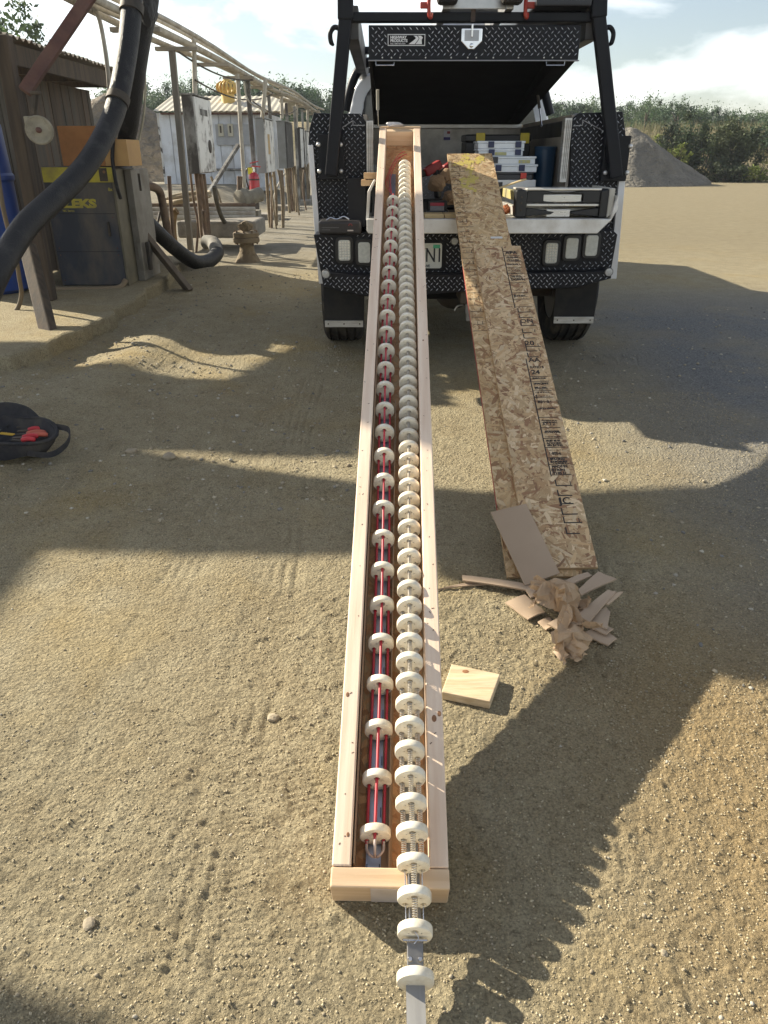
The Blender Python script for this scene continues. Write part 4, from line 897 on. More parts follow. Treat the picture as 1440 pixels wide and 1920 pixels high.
crumple('plastic_wrap', M('film', (0.62, 0.60, 0.60), (0.5, 0.48, 0.48), 30, 0.35, bump=0.4, bsc=90), ce, (0.07, 0.03, 0.02), 3, 'crumpled scrap of clear plastic film on the top end of the crate', 'plastic')
# ================================================================= strand boards leaning on the tailgate
def board(name, label, bl, br, tl, th, base, seed, nstr, edge=None):
    """board from its bottom-left, bottom-right and top-left corners"""
    bl, br, tl = Vector(bl), Vector(br), Vector(tl); vy = (tl - bl).normalized(); vx = (br - bl); vx = (vx - vy * vx.dot(vy)).normalized(); n = vx.cross(vy)
    W_ = (br - bl).dot(vx); L_ = (tl - bl).length
    r = root(name, label, 'board', bl); Rm = Matrix((vx, vy, n)).transposed(); r.rotation_euler = Rm.to_euler()
    c = MB().mm((0, 0, 0), (W_, L_, th)).build('board', osb_core, r, bevel=0.0008, local=True)
    s = obj('wood_strands', strands(nstr, W_, L_, seed, th, base), r, STR); s['kind'] = 'stuff'
    return r, W_, L_
G1 = [(0.58, 0.405, 0.215), (0.63, 0.455, 0.255), (0.53, 0.355, 0.175), (0.66, 0.495, 0.29), (0.43, 0.27, 0.125), (0.59, 0.41, 0.215), (0.34, 0.19, 0.09)]
G2 = [(0.56, 0.39, 0.215), (0.62, 0.45, 0.26), (0.50, 0.33, 0.17), (0.66, 0.50, 0.31), (0.40, 0.25, 0.125), (0.56, 0.39, 0.21), (0.30, 0.165, 0.085)]
b1l = atg(950, 1086); b1t = at(838, 292, 4.82); b1r = atg(1050, 1080); b1tr = at(922, 290, 4.82)
w1 = (b1tr - b1t).length
d1 = (b1t - b1l).normalized(); b1r = b1l + Vector((w1, 0.0, 0))
osb1, W1, L1 = board('strand_board', 'longer strand board behind, its yellow-stained top leaning into the truck bed', b1l, b1r, b1t, 0.0115, G1, 21, 4200)
# second board lies on the first
n1_ = Vector((1, 0, 0)).cross(d1).normalized()
def on_b1(px, py, lift):
    """point on the plane of the first board, raised by lift"""
    d = _ray(px, py); o = Vector((0, 0, H)); p0 = b1l + n1_ * lift; t_ = (p0 - o).dot(n1_) / d.dot(n1_); return o + d * t_
b2t = on_b1(887, 466, 0.0135); b2tr = on_b1(975, 464, 0.0135); b2r = on_b1(1120, 1066, 0.0135); w2 = (b2tr - b2t).length
v2 = (b2r - b2tr).normalized(); b2l = b2t + v2 * (b2r - b2tr).length; b2r2 = b2l + (b2r - b2l).normalized() * w2
osb2, W2, L2 = board('strand_board', 'shorter strand board in front, printed with black lettering along its right side', b2l, b2r2, b2t, 0.0115, G2, 22, 3300)
inkb = M('board_ink', (0.018, 0.015, 0.014), (0.05, 0.04, 0.035), 25, 0.8)
def tl_(txt, size, x, y, parent, z=0.0132, rot=0, **k): text(txt, size, Matrix.Translation((x, y, z)) @ Matrix.Rotation(rot, 4, 'Z'), inkb, parent, local=True, **k)
pz_ = 0.01315
def line(mb, x0, y0, x1, y1, w_=0.0034): mb.beam((x0, y0, pz_), (x1, y1, pz_), w_, 0.0003)
mb = MB(); xs0 = W2 * 0.60; xs1 = W2 * 0.93
line(mb, xs0, L2 * 0.215, xs0, L2 * 0.56, 0.0045); line(mb, xs0, L2 * 0.74, xs0, L2 * 0.995, 0.0045)
y = 0.985; rnd = random.Random(9); ys = []
for f in (0.975, 0.955, 0.905, 0.88, 0.84, 0.80, 0.775, 0.745, 0.50, 0.485, 0.455, 0.435, 0.40, 0.375, 0.345, 0.315, 0.29, 0.262, 0.245, 0.217): line(mb, xs0, L2 * f, xs1, L2 * f, 0.0034)
for f in (0.725, 0.705, 0.675, 0.65, 0.63, 0.60, 0.585, 0.565, 0.19, 0.165, 0.145, 0.12, 0.10, 0.075):
    line(mb, xs0 + 0.01, L2 * f, xs1 - rnd.uniform(0, 0.03), L2 * f, 0.005); line(mb, xs0 + 0.012, L2 * f, xs0 + 0.012, L2 * f + 0.028, 0.005)
    if rnd.random() < 0.6: line(mb, xs1 - 0.012, L2 * f, xs1 - 0.012, L2 * f + 0.02, 0.003)
for k in range(46):                                     # rows of fine print too small to read
    f = rnd.choice((0.96, 0.93, 0.89, 0.86, 0.82, 0.79, 0.47, 0.44, 0.41, 0.36, 0.33, 0.28, 0.25)) + rnd.uniform(-0.012, 0.012); x0 = xs0 + rnd.uniform(0.006, 0.02)
    while x0 < xs1 - 0.012: l_ = rnd.uniform(0.003, 0.011); line(mb, x0, L2 * f, x0 + l_, L2 * f, 0.0028); x0 += l_ + 0.003
mb.build('printed_marks', inkb, osb2, local=True, kind='stuff')
for txt, sz, f in (('20', 0.034, 0.605), ('AA', 0.03, 0.548), ('RATED S', 0.016, 0.527), ('24', 0.030, 0.508), ('SIZED FOR', 0.010, 0.492), ('SPACING', 0.012, 0.475), ('MILL 500', 0.012, 0.462), ('R21-2', 0.016, 0.418),
                   ('AT 1 2', 0.018, 0.352), ('INSTALLATION', 0.010, 0.332), ('MUST BE IN', 0.011, 0.306), ('ACCORD', 0.011, 0.299), ('APA RATING', 0.011, 0.293), ('1-800-6', 0.017, 0.270), ('SPACING', 0.011, 0.256),
                   ('EXPOSURE', 0.011, 0.249), ('MADE IN', 0.014, 0.236), ('STREN', 0.013, 0.227), ('THIS D', 0.013, 0.219), ('APA', 0.026, 0.962), ('THE ENGINEERED', 0.008, 0.945), ('WOOD ASSOC', 0.010, 0.93), ('EXPOSURE 1', 0.012, 0.915),
                   ('STREN', 0.014, 0.785), ('ON', 0.03, 0.685), ('JC', 0.035, 0.145), ('THIS SIDE', 0.012, 0.865), ('DOWN', 0.016, 0.85)):
    tl_(txt, sz * 1.25, xs0 + 0.010, L2 * f, osb2, bold=0.0009, sx=min(1.0, 0.066 / (0.62 * sz * 1.25 * len(txt))))
ar = MB()
for f in (0.221, 0.43, 0.78):
    x = xs0 + 0.012 - 0.002; ar.beam((x, L2 * f, pz_), (x, L2 * f + 0.02, pz_), 0.003, 0.0003)
    ar.extr([(x - 0.005, L2 * f + 0.018, pz_), (x + 0.005, L2 * f + 0.018, pz_), (x, L2 * f + 0.027, pz_)], (0, 0, 0.0003))
ar.build('printed_arrows', inkb, osb2, local=True, kind='stuff')
mb = MB()
for k in range(34):                                     # ruler ticks and boxes along the first board's left side
    f = 0.45 + 0.016 * k; line(mb, 0.006, L1 * f, W1 * (0.22 + 0.10 * (k % 3 == 0)), L1 * f, 0.0025)
    if k % 2: line(mb, W1 * 0.2, L1 * f, W1 * 0.2, L1 * f + 0.022, 0.0025)
    if k % 3 == 1: line(mb, 0.03, L1 * f, 0.03, L1 * f + 0.02, 0.002)
mb.build('printed_marks', inkb, osb1, local=True, kind='stuff')
for k in range(18): tl_(rnd.choice(('11', 'II', 'EH', 'TH', 'LL')), 0.014, 0.012 + 0.03 * (k % 2), L1 * (0.72 + 0.0155 * k), osb1, bold=0.0003)
yel = M('yellow_spray', (0.62, 0.50, 0.10), (0.52, 0.40, 0.14), 40, 0.7)
def smear(pts, w_, seed):
    g = random.Random(seed); mb = MB()
    for k in range(90):
        i = g.randrange(len(pts) - 1); t_ = g.random(); x = pts[i][0] * (1 - t_) + pts[i + 1][0] * t_ + g.gauss(0, w_); y = pts[i][1] * (1 - t_) + pts[i + 1][1] * t_ + g.gauss(0, w_); r_ = g.uniform(0.002, 0.009)
        x = min(max(x, 0.012), W1 - 0.012)
        a0 = g.random() * 3; mb.add([(x + r_ * (1 + 0.5 * g.random()) * math.cos(a0 + a), y + 1.4 * r_ * math.sin(a0 + a), 0.01355 + k * 2e-6) for a in (0, 1.05, 2.1, 3.14, 4.2, 5.24)], [(0, 1, 2, 3, 4, 5)])
    return mb
sm = smear([(0.04, L1 - 0.12), (0.18, L1 - 0.10), (0.20, L1 - 0.03)], 0.010, 1); s2 = smear([(0.05, L1 - 0.30), (0.15, L1 - 0.28), (0.05, L1 - 0.36), (0.12, L1 - 0.40)], 0.009, 2); s3 = smear([(0.11, L1 - 0.02), (0.12, L1 - 0.33)], 0.012, 3)
for q_ in (sm, s2, s3): q_.build('yellow_spray', yel, osb1, local=True, kind='stuff')
MB().mm((W1 * 0.62, L1 * 0.70, 0.0134), (W1 * 0.85, L1 * 0.706, 0.0137)).build('paper_tag', M('tag_white', (0.7, 0.68, 0.64), None, 9, 0.7), osb1, local=True)
MB().mm((-0.0012, 0.25, 0.001), (-0.0002, L1 * 0.62, 0.0105)).build('red_edge', M('red_edge', (0.40, 0.04, 0.04), (0.3, 0.05, 0.04), 9, 0.7), osb1, local=True)

# ================================================================= cardboard heap
card_m = M('card_sheet', (0.46, 0.345, 0.24), (0.40, 0.295, 0.20), 4, 0.88, bump=0.06, bsc=50, rnd=0.09)
def sheet(px4, label, lift=0.0, th=0.005, tilt=(0, 0), plane=None, z4=None):
    """cardboard piece from its corners on the ground; z4 lifts single corners"""
    z4 = z4 or [0, 0, 0, 0]; P4 = []
    for (px, py), dz in zip(px4, z4): P4.append(atg(px, py, lift + dz))
    n_ = 7; V_ = []; F_ = []; g = random.Random(int(px4[0][0] * 7 + px4[0][1]))
    for k in (0, 1):
        for i in range(n_ + 1):
            for j in range(n_ + 1):
                a = P4[0].lerp(P4[1], i / n_); b_ = P4[3].lerp(P4[2], i / n_); q_ = a.lerp(b_, j / n_); bow = 0.0025 * math.sin(math.pi * i / n_) + 0.001 * math.sin(math.pi * j / n_ * 2 + i * 0.3)
                V_.append(q_ + Vector((0, 0, bow + k * th)))
    m = n_ + 1
    for i in range(n_):
        for j in range(n_):
            q_ = [i * m + j, (i + 1) * m + j, (i + 1) * m + j + 1, i * m + j + 1]; F_.append(tuple(q_)); F_.append(tuple(x + m * m for x in reversed(q_)))
    ring = [i * m for i in range(n_)] + [n_ * m + j for j in range(n_)] + [i * m + n_ for i in range(n_, 0, -1)] + [j for j in range(n_, 0, -1)]
    for k in range(len(ring)): a, b_ = ring[k], ring[(k + 1) % len(ring)]; F_.append((a, b_, b_ + m * m, a + m * m))
    o = MB().add(V_, F_).build('cardboard_piece', card_m, None, smooth=30); return thing_mesh(o, label, 'cardboard', 'cardboard scraps heaped at the foot of the boards')
# big flap leaning on the boards
P4 = [on_b1(920, 962, 0.035), on_b1(986, 946, 0.035), on_b1(1049, 1076, 0.06), on_b1(984, 1099, 0.05)]
V_ = []; F_ = []; nn = 10
for k in (0, 1):
    for i in range(nn + 1):
        for j in range(nn + 1):
            q_ = P4[0].lerp(P4[3], i / nn).lerp(P4[1].lerp(P4[2], i / nn), j / nn); cre = 0.003 * (abs(((i / nn) * 4) % 1 - 0.5) - 0.25); V_.append(q_ + n1_ * (cre + 0.005 * k))
m = nn + 1
for i in range(nn):
    for j in range(nn):
        q_ = [i * m + j, (i + 1) * m + j, (i + 1) * m + j + 1, i * m + j + 1]; F_ += [tuple(q_), tuple(x + m * m for x in reversed(q_))]
ring = [i * m for i in range(nn)] + [nn * m + j for j in range(nn)] + [i * m + nn for i in range(nn, 0, -1)] + [j for j in range(nn, 0, -1)]
for k in range(len(ring)): a, b_ = ring[k], ring[(k + 1) % len(ring)]; F_.append((a, b_, b_ + m * m, a + m * m))
o = MB().add(V_, F_).build('cardboard_piece', card_m, None, smooth=30); thing_mesh(o, 'largest cardboard piece, a creased oblong flap leaning on the strand boards', 'cardboard', 'cardboard scraps heaped at the foot of the boards')
sheet([(815, 1108), (905, 1090), (912, 1098), (822, 1106)], 'thin cardboard strip lying nearest the crate, partly under a longer one', 0.004)
sheet([(866, 1080), (1004, 1100), (1002, 1112), (868, 1090)], 'long narrow cardboard strip pointing left from the heap', 0.018)
sheet([(947, 1132), (984, 1117), (1022, 1150), (990, 1163)], 'pointed cardboard piece at the left edge of the heap', 0.012)
sheet([(985, 1108), (1020, 1098), (1028, 1118), (995, 1122)], 'small cardboard scrap left of the upper paper ball, under the big flap', 0.02)
sheet([(1060, 1090), (1102, 1075), (1110, 1082), (1068, 1100)], 'narrow cardboard strip at the bottom edge of the strand boards', 0.025)
sheet([(1084, 1108), (1122, 1074), (1156, 1088), (1090, 1118)], 'broad cardboard piece at the upper right of the heap', 0.03)
sheet([(1082, 1156), (1140, 1108), (1155, 1112), (1105, 1168)], 'cardboard strip lying across the right side of the heap, topmost there', 0.05)
sheet([(1106, 1165), (1136, 1140), (1144, 1150), (1138, 1182)], 'dull cardboard wedge under the crossing strip at the right', 0.03)
sheet([(1150, 1116), (1168, 1112), (1140, 1136), (1128, 1134)], 'short cardboard tab sticking out farthest right', 0.045)
sheet([(1008, 1168), (1030, 1160), (1046, 1174), (1024, 1182)], 'small dark cardboard corner between the two paper balls', 0.012)
sheet([(1026, 1172), (1062, 1154), (1090, 1166), (1050, 1184)], 'cardboard piece in the middle of the heap above the lower paper ball', 0.028)
sheet([(1090, 1190), (1128, 1178), (1156, 1200), (1140, 1212)], 'dirty cardboard offcut lying flat at the lower right of the heap', 0.008)
sheet([(1110, 1180), (1140, 1176), (1150, 1182), (1136, 1192)], 'small pale cardboard tab right of the lower paper ball', 0.02)
sheet([(1074, 1150), (1096, 1140), (1104, 1160), (1098, 1166)], 'folded cardboard end under the crossing strip', 0.036)
kraft = M('kraft_paper', (0.47, 0.335, 0.21), (0.40, 0.275, 0.165), 9, 0.85, bump=0.5, bsc=28, rnd=0.05, bdist=0.01)
def paper_ball(px, py, r, seed, label, dz):
    """crumpled sheet: a core of sharp facets with curled flaps and torn edges standing off it"""
    p = atg(px, py); g = random.Random(seed); me = paper_mesh('core', (r * 0.95, r * 0.85, r * 0.78), seed, 90, 0.70, 1.05); zmin = min(v.co.z for v in me.vertices)
    mb = MB(); mb.add([v.co.copy() for v in me.vertices], [tuple(f.vertices) for f in me.polygons]); bpy.data.meshes.remove(me)
    core = mb; z0 = float(gh(p.x, p.y)) + dz
    pr_ = root('paper_ball', label, 'paper', (p.x, p.y, z0 - zmin))
    core.build('crumpled_sheet', kraft, pr_, local=True)
    fl = MB()
    for k in range(6):                                 # flaps: bent, tapering, uneven-edged
        d = Vector((g.gauss(0, 1), g.gauss(0, 1), g.gauss(0.35, 0.7))).normalized(); t1 = d.orthogonal().normalized(); t1.rotate(Matrix.Rotation(g.uniform(0, 6.28), 3, d)); t2 = d.cross(t1)
        w_ = r * g.uniform(0.6, 1.1); l_ = r * g.uniform(0.6, 1.0); c = d * r * 0.62; bend = g.uniform(0.4, 1.5); V_ = []; F_ = []; nu, nv = 6, 5
        for i in range(nu):
            for j in range(nv):
                u = i / (nu - 1); v = j / (nv - 1) - 0.5; wv = w_ * (1 - 0.35 * u) * v * (1 + 0.25 * math.sin(5 * u + k)); up = r * (0.30 * u + 0.22 * math.sin(bend * u * 2.2)) + r * 0.10 * math.sin(9 * v + k + 4 * u) + r * 0.05 * g.uniform(-1, 1)
                V_.append(c + t1 * (l_ * u * (1 + 0.12 * g.uniform(-1, 1) * (i == nu - 1))) + t2 * wv + d * up)
        for i in range(nu - 1):
            for j in range(nv - 1): a = i * nv + j; F_ += [(a, a + nv, a + nv + 1), (a, a + nv + 1, a + 1)]
        V_ = [Vector((q_.x, q_.y, max(q_.z, zmin + 0.004 + 0.004 * g.random()))) for q_ in V_]; fl.add(V_, F_)
    fo = fl.build('folded_flap', kraft, pr_, local=True); md = fo.modifiers.new('thick', 'SOLIDIFY'); md.thickness = 0.0008; fo['kind'] = 'stuff'
    return pr_
paper_ball(1046, 1152, 0.074, 5, 'large crumpled ball of brown packing paper on top of the cardboard heap', 0.03)
paper_ball(1066, 1222, 0.066, 9, 'lower crumpled ball of brown packing paper in front of the heap', 0.012)
sheet([(1036, 1222), (1070, 1214), (1096, 1222), (1052, 1240)], 'torn brown paper flap trailing from the lower paper ball', 0.01, th=0.001, z4=[0, 0.02, 0.0, 0.0])

# ================================================================= block of wood
blk_w = M('pale_pine', (0.70, 0.57, 0.385), (0.55, 0.41, 0.24), 4, 0.75, bump=0.3, bsc=14, stretch=(2.5, 22, 22), det=8, dirt=(0.36, 0.27, 0.17), dsc=1.6, damt=0.6)
c4 = [atg(828, 1298, 0.024), atg(919, 1317, 0.024), atg(938, 1263, 0.024), atg(847, 1243, 0.024)]
zt2 = sum(p.z for p in c4) / 4
wb = root('wood_block', 'pale square pine block with one knot on the dirt right of the crate', 'wood block', (0.25, 1.65, zt2 - 0.026))
bx = MB().extr([(p.x, p.y, zt2 - 0.026) for p in c4], (0, 0, 0.026)).build('block', blk_w, wb, bevel=0.0025)
kp = atz(873, 1259, zt2); MB().lathe([(0.0095, -0.001), (0.0095, 0.0003), (0.004, 0.0006)], 16, Matrix.Translation((kp.x, kp.y, zt2 + 0.0002)) @ Matrix.Diagonal((1, 0.75, 1, 1))).build('knot', M('knot_red', (0.30, 0.14, 0.06), (0.2, 0.09, 0.04), 90, 0.7), wb, smooth=40)

# ================================================================= tool bag
bc = atg(22, 846); bz = gz(bc.x, bc.y)
fab = M('black_fabric', (0.014, 0.014, 0.017), (0.022, 0.022, 0.026), 40, 0.9, bump=0.4, bsc=160, dirt=(0.12, 0.10, 0.07), dsc=9, damt=0.3)
bag = root('tool_bag', 'open black tool bag with red handled pliers in the dirt at the left', 'tool bag', (bc.x, bc.y, bz))
def bag_pt(a, k):
    """outline of the bag: k=0 base, k=1 rim"""
    rx = 0.24 - 0.05 * (1 - k); ry = 0.15 - 0.03 * (1 - k); x = rx * math.cos(a) * (1 + 0.08 * math.cos(2 * a)); y = ry * math.sin(a) * (1 - 0.10 * math.cos(a))
    return Vector((bc.x - 0.05 + x, bc.y + y + 0.03 * k, bz + 0.005 + (0.075 + 0.045 * math.sin(a) * (math.sin(a) > 0)) * k + 0.012 * k * math.sin(3 * a)))
NN = 48; Vb = []; Fb = []
prof = [(0.0, 0.85), (0.12, 1.03), (0.55, 1.06), (1.0, 1.0), (1.0, 0.93), (0.45, 0.93), (0.40, 0.5), (0.40, 0.05)]
ctr = Vector((bc.x - 0.05, bc.y, 0))
for k, sc_ in prof:
    for i in range(NN):
        a = 2 * math.pi * i / NN; q_ = bag_pt(a, k); Vb.append(Vector((ctr.x + (q_.x - ctr.x) * sc_, ctr.y + (q_.y - ctr.y) * sc_, q_.z + 0.004 * math.sin(a * 7 + k * 3))))
for r_ in range(len(prof) - 1):
    for i in range(NN): Fb.append((r_ * NN + i, r_ * NN + (i + 1) % NN, (r_ + 1) * NN + (i + 1) % NN, (r_ + 1) * NN + i))
Fb.append(tuple((len(prof) - 1) * NN + i for i in range(NN)))
MB().add(Vb, Fb).build('body', fab, bag, smooth=50)
MB().tube([bag_pt(2 * math.pi * i / 40, 1.02) for i in range(40)], 0.0085, 7, closed=True).build('rim', fab, bag, smooth=60)
hs_ = cat([bag_pt(0.35, 1.0), bag_pt(0.2, 1.0) + Vector((0.055, 0.0, 0.0)), bag_pt(0.0, 0.9) + Vector((0.062, -0.03, -0.02)), bag_pt(-0.3, 0.7) + Vector((0.03, -0.05, -0.03)), bag_pt(-0.75, 0.6) + Vector((0.0, -0.01, -0.01))], 6)
V_ = []; F_ = []
for i, q_ in enumerate(hs_):
    for d_ in ((-0.003, -0.012), (0.003, -0.012), (0.003, 0.012), (-0.003, 0.012)): V_.append(q_ + Vector((d_[0], d_[1] * 0.4, d_[1])))
for i in range(len(hs_) - 1):
    for k in range(4): F_.append((i * 4 + k, i * 4 + (k + 1) % 4, i * 4 + 4 + (k + 1) % 4, i * 4 + 4 + k))
MB().add(V_, F_).build('carry_strap', fab, bag, smooth=40)
flap = cat([bag_pt(0.9, 1.0), bag_pt(1.3, 1.0) + Vector((0, 0.02, 0.05)), bag_pt(1.9, 1.0) + Vector((0, 0.03, 0.06)), bag_pt(2.6, 1.0) + Vector((0, 0.0, 0.03))], 6); V_ = []; F_ = []
for i, q_ in enumerate(flap):
    a = 0.9 + 1.7 * i / (len(flap) - 1); e_ = bag_pt(a, 0.9)
    V_ += [e_, q_, q_ + Vector((0, 0.008, 0.003)), e_ + Vector((0, 0.012, 0))]
for i in range(len(flap) - 1):
    for k in range(4): F_.append((i * 4 + k, i * 4 + (k + 1) % 4, i * 4 + 4 + (k + 1) % 4, i * 4 + 4 + k))
MB().add(V_, F_).build('lid_flap', fab, bag, smooth=40)
redh = M('plier_red', (0.55, 0.03, 0.035), (0.42, 0.02, 0.03), 30, 0.45)
orh = M('plier_orange', (0.50, 0.11, 0.06), (0.42, 0.09, 0.05), 30, 0.5)
def bagp(px, py): return atz(px - 2, py + 3, bz + 0.08)
for i, (p0, p1, m_, lab) in enumerate((((55, 788), (88, 786), redh, 'uppermost'), ((54, 796), (86, 794), redh, 'second'), ((55, 804), (80, 802), redh, 'third'), ((52, 811), (88, 808), orh, 'fourth'), ((48, 817), (92, 812), orh, 'fifth'), ((44, 818), (74, 815), redh, 'sixth'), ((42, 823), (68, 822), redh, 'lowest'))):
    a = bagp(*p0); b_ = bagp(*p1); pr_ = root('pliers', lab + ' of the red handled pliers stacked in the black tool bag', 'pliers', a, 'pliers in the tool bag')
    mid4 = a.lerp(b_, 0.5) + Vector((0, 0.004, 0.006))
    MB().tube(cat([a, mid4, b_], 6), [0.008] + [0.0115] * 10 + [0.0105, 0.007], 8).build('handle', m_, pr_, smooth=60)
    MB().beam(a + Vector((-0.05, 0.004 * (i - 3), -0.003)), a, 0.014, 0.008).build('jaw', dark_steel, pr_, bevel=0.003)
a = bagp(14, 797); b_ = bagp(48, 790); t_ = root('screwdriver', 'black gripped tool lying above the pliers in the tool bag', 'tool', a)
MB().tube(cat([a, a.lerp(b_, 0.5), b_], 5), [0.006, 0.008, 0.01, 0.011, 0.011, 0.011, 0.011, 0.011, 0.010, 0.009, 0.006], 10).build('grip', rub, t_, smooth=60)
MB().cyl(bagp(2, 803), a, 0.003, n=8).build('shaft', chrome, t_, smooth=60)
a = bagp(2, 809); b_ = bagp(28, 812)
o = MB().beam(a, b_, 0.022, 0.006).build('yellow_tag', M('tag_yellow', (0.55, 0.33, 0.02), None, 9, 0.6), None, bevel=0.003); thing_mesh(o, 'small yellow orange tool tag beside the red pliers in the bag', 'tag')
MB().tube(cat([bagp(28, 789), bagp(40, 779), bagp(50, 777), bagp(52, 784)], 5), 0.0028, 6).build('wire_loop', chrome, bag, smooth=60)
MB().mm((bc.x - 0.16, bc.y - 0.165, bz + 0.012), (bc.x - 0.10, bc.y - 0.15, bz + 0.022)).build('buckle', M('buckle_grey', (0.16, 0.16, 0.17), None, 9, 0.5), bag, bevel=0.003)
# ================================================================= things in the truck bed and on the tailgate
BF = 1.032
clearp = M('clear_plastic', (0.74, 0.78, 0.82), (0.62, 0.67, 0.72), 18, 0.25, spec=0.6, bump=0.1, bsc=60)
whitep = M('white_plastic', (0.74, 0.75, 0.75), None, 9, 0.4)
navy = M('navy_plastic', (0.02, 0.03, 0.09), None, 9, 0.45)
yelp = M('yellow_plastic', (0.72, 0.55, 0.03), None, 9, 0.4)
redp = M('red_plastic', (0.6, 0.05, 0.03), None, 9, 0.4)
blackp = M('black_plastic', (0.012, 0.012, 0.013), None, 9, 0.4)
darkp = M('charcoal_plastic', (0.035, 0.038, 0.045), None, 9, 0.45)
def organizer(x0, x1, yt, yb, Y, depth, body, latch, label, z1=None, latches=(0.27, 0.78), fill=None):
    a = at(x0, yt, Y); b_ = at(x1, yb, Y); z0 = b_.z if z1 is None else z1
    r = root('organizer_box', label, 'organizer box', ((a.x + b_.x) / 2, Y + depth / 2, z0), 'parts organizers stacked in the truck bed')
    h = a.z - z0
    bo = pbox('tray', body, r, (a.x + 0.006, Y + 0.004, z0 + 0.0005), (b_.x - 0.006, Y + depth, z0 + h * 0.70), bevel=0.004)
    pbox('lid', body, r, (a.x, Y, z0 + h * 0.705), (b_.x, Y + depth + 0.004, z0 + h * 0.995), bevel=0.004)
    for k in latches:
        xm = a.x + (b_.x - a.x) * k; pbox('latch', latch, r, (xm - 0.018, Y - 0.006, z0 + h * 0.15), (xm + 0.018, Y + 0.003, z0 + h * 0.93), bevel=0.002)
    if fill:
        for k, m_ in fill: xm = a.x + (b_.x - a.x) * k; pbox('contents', m_, r, (xm - 0.035, Y + 0.001, z0 + h * 0.12), (xm + 0.035, Y + 0.01, z0 + h * 0.55), bevel=0.002)
    return r, z0, a.z
YS = 5.0
ys_ = [264, 279, 293, 308, 323, 337, 352]
zs = [at(900, y, YS).z for y in ys_]
fillm = M('parts_yellow', (0.5, 0.45, 0.12), (0.3, 0.33, 0.3), 60, 0.5)
organizer(895, 985, 264, 279, YS, 0.22, clearp, navy, 'topmost clear organizer box in the stack beside the yellow-latched case', zs[1], (0.29, 0.85))
organizer(896, 982, 279, 293, YS, 0.22, clearp, navy, 'clear organizer box second from the top, yellow parts showing inside', zs[2], (0.30, 0.87), fill=((0.5, fillm),))
organizer(918, 1005, 293, 308, YS - 0.02, 0.24, clearp, darkp, 'wide clear organizer box third from the top of the stack', zs[3], (0.12,), fill=((0.75, fillm),))
organizer(920, 1008, 308, 323, YS - 0.02, 0.24, clearp, navy, 'widest clear organizer box fourth from the top with dark blue latches', zs[4], (0.17, 0.66))
organizer(924, 1000, 323, 337, YS - 0.02, 0.24, darkp, redp, 'dark organizer box with a red latch low in the stack', zs[5], (0.75,))
organizer(920, 1004, 337, 352, YS - 0.02, 0.24, whitep, darkp, 'pale organizer box at the bottom of the stack behind the folded ladder', BF + 0.001, (0.2,))
a = at(874, 252, 5.55); b_ = at(992, 300, 5.55)
tb2 = root('tool_case', 'black tool case with two yellow latches at the back of the truck bed', 'tool case', ((a.x + b_.x) / 2, 5.7, BF))
pbox('body', blackp, tb2, (a.x, 5.55, BF + 0.001), (b_.x, 5.85, a.z - 0.045), bevel=0.008); pbox('lid', blackp, tb2, (a.x - 0.004, 5.545, a.z - 0.043), (b_.x + 0.004, 5.855, a.z), bevel=0.008)
for px in (901, 984): c = at(px, 258, 5.54); pbox('latch', yelp, tb2, (c.x - 0.03, 5.532, c.z - 0.035), (c.x + 0.03, 5.546, c.z + 0.028), bevel=0.003)
# blue bin
c0 = at(1028, 275, 5.12); rb = (at(1050, 300, 5.12).x - at(1010, 300, 5.12).x) / 2
blue = M('bin_blue', (0.012, 0.06, 0.12), (0.008, 0.04, 0.09), 6, 0.45)
bn = root('blue_bin', 'dark blue round bin beside the organizer boxes in the truck bed', 'bin', (c0.x, 5.2, BF))
X = Matrix.Translation((c0.x, 5.2, BF + 0.001)); hb_ = at(1028, 275, 5.2).z - BF
MB().lathe([(rb * 0.88, 0), (rb * 0.95, hb_ * 0.5), (rb, hb_ - 0.012), (rb * 0.96, hb_ - 0.012), (rb * 0.85, 0.01)], 28, X).build('body', blue, bn, smooth=50)
MB().lathe([(rb * 1.0, hb_ - 0.018), (rb * 1.05, hb_ - 0.012), (rb * 1.05, hb_), (rb * 0.96, hb_), (rb * 0.96, hb_ - 0.018)], 28, X, closed=True).build('rim', blue, bn, smooth=40)
# red and black power tools, crumpled paper, battery
for (px, py, Y, s, lab) in ((812, 318, 5.25, 1.0, 'red and black power tool standing nearest the crate in the truck bed'), (846, 312, 5.35, 0.9, 'red and black power tool half hidden behind the strand board top')):
    c = at(px, py, Y); r = root('power_tool', lab, 'power tool', (c.x, Y, BF))
    MB().beam((c.x - 0.055 * s, Y, c.z - 0.02), (c.x + 0.05 * s, Y + 0.03, c.z + 0.035), 0.06 * s, 0.055 * s).build('motor_body', redp if False else M('tool_red', (0.30, 0.02, 0.02), (0.2, 0.015, 0.015), 9, 0.45), r, bevel=0.012)
    MB().beam((c.x + 0.02 * s, Y + 0.01, c.z), (c.x + 0.035 * s, Y + 0.0, BF + 0.07), 0.035 * s, 0.04 * s).build('handle', blackp, r, bevel=0.01)
    pbox('battery', blackp, r, (c.x - 0.02, Y - 0.04, BF + 0.002), (c.x + 0.075 * s, Y + 0.05, BF + 0.068), bevel=0.008)
    MB().cyl((c.x - 0.055 * s, Y, c.z - 0.02), (c.x - 0.095 * s, Y - 0.01, c.z - 0.04), 0.022 * s, 0.014 * s).build('chuck', dark_steel, r, smooth=40)
c = at(846, 280, 5.3)
kp_m = M('kraft_bed', (0.34, 0.22, 0.12), (0.24, 0.15, 0.08), 12, 0.85, bump=0.4, bsc=40, bdist=0.01)
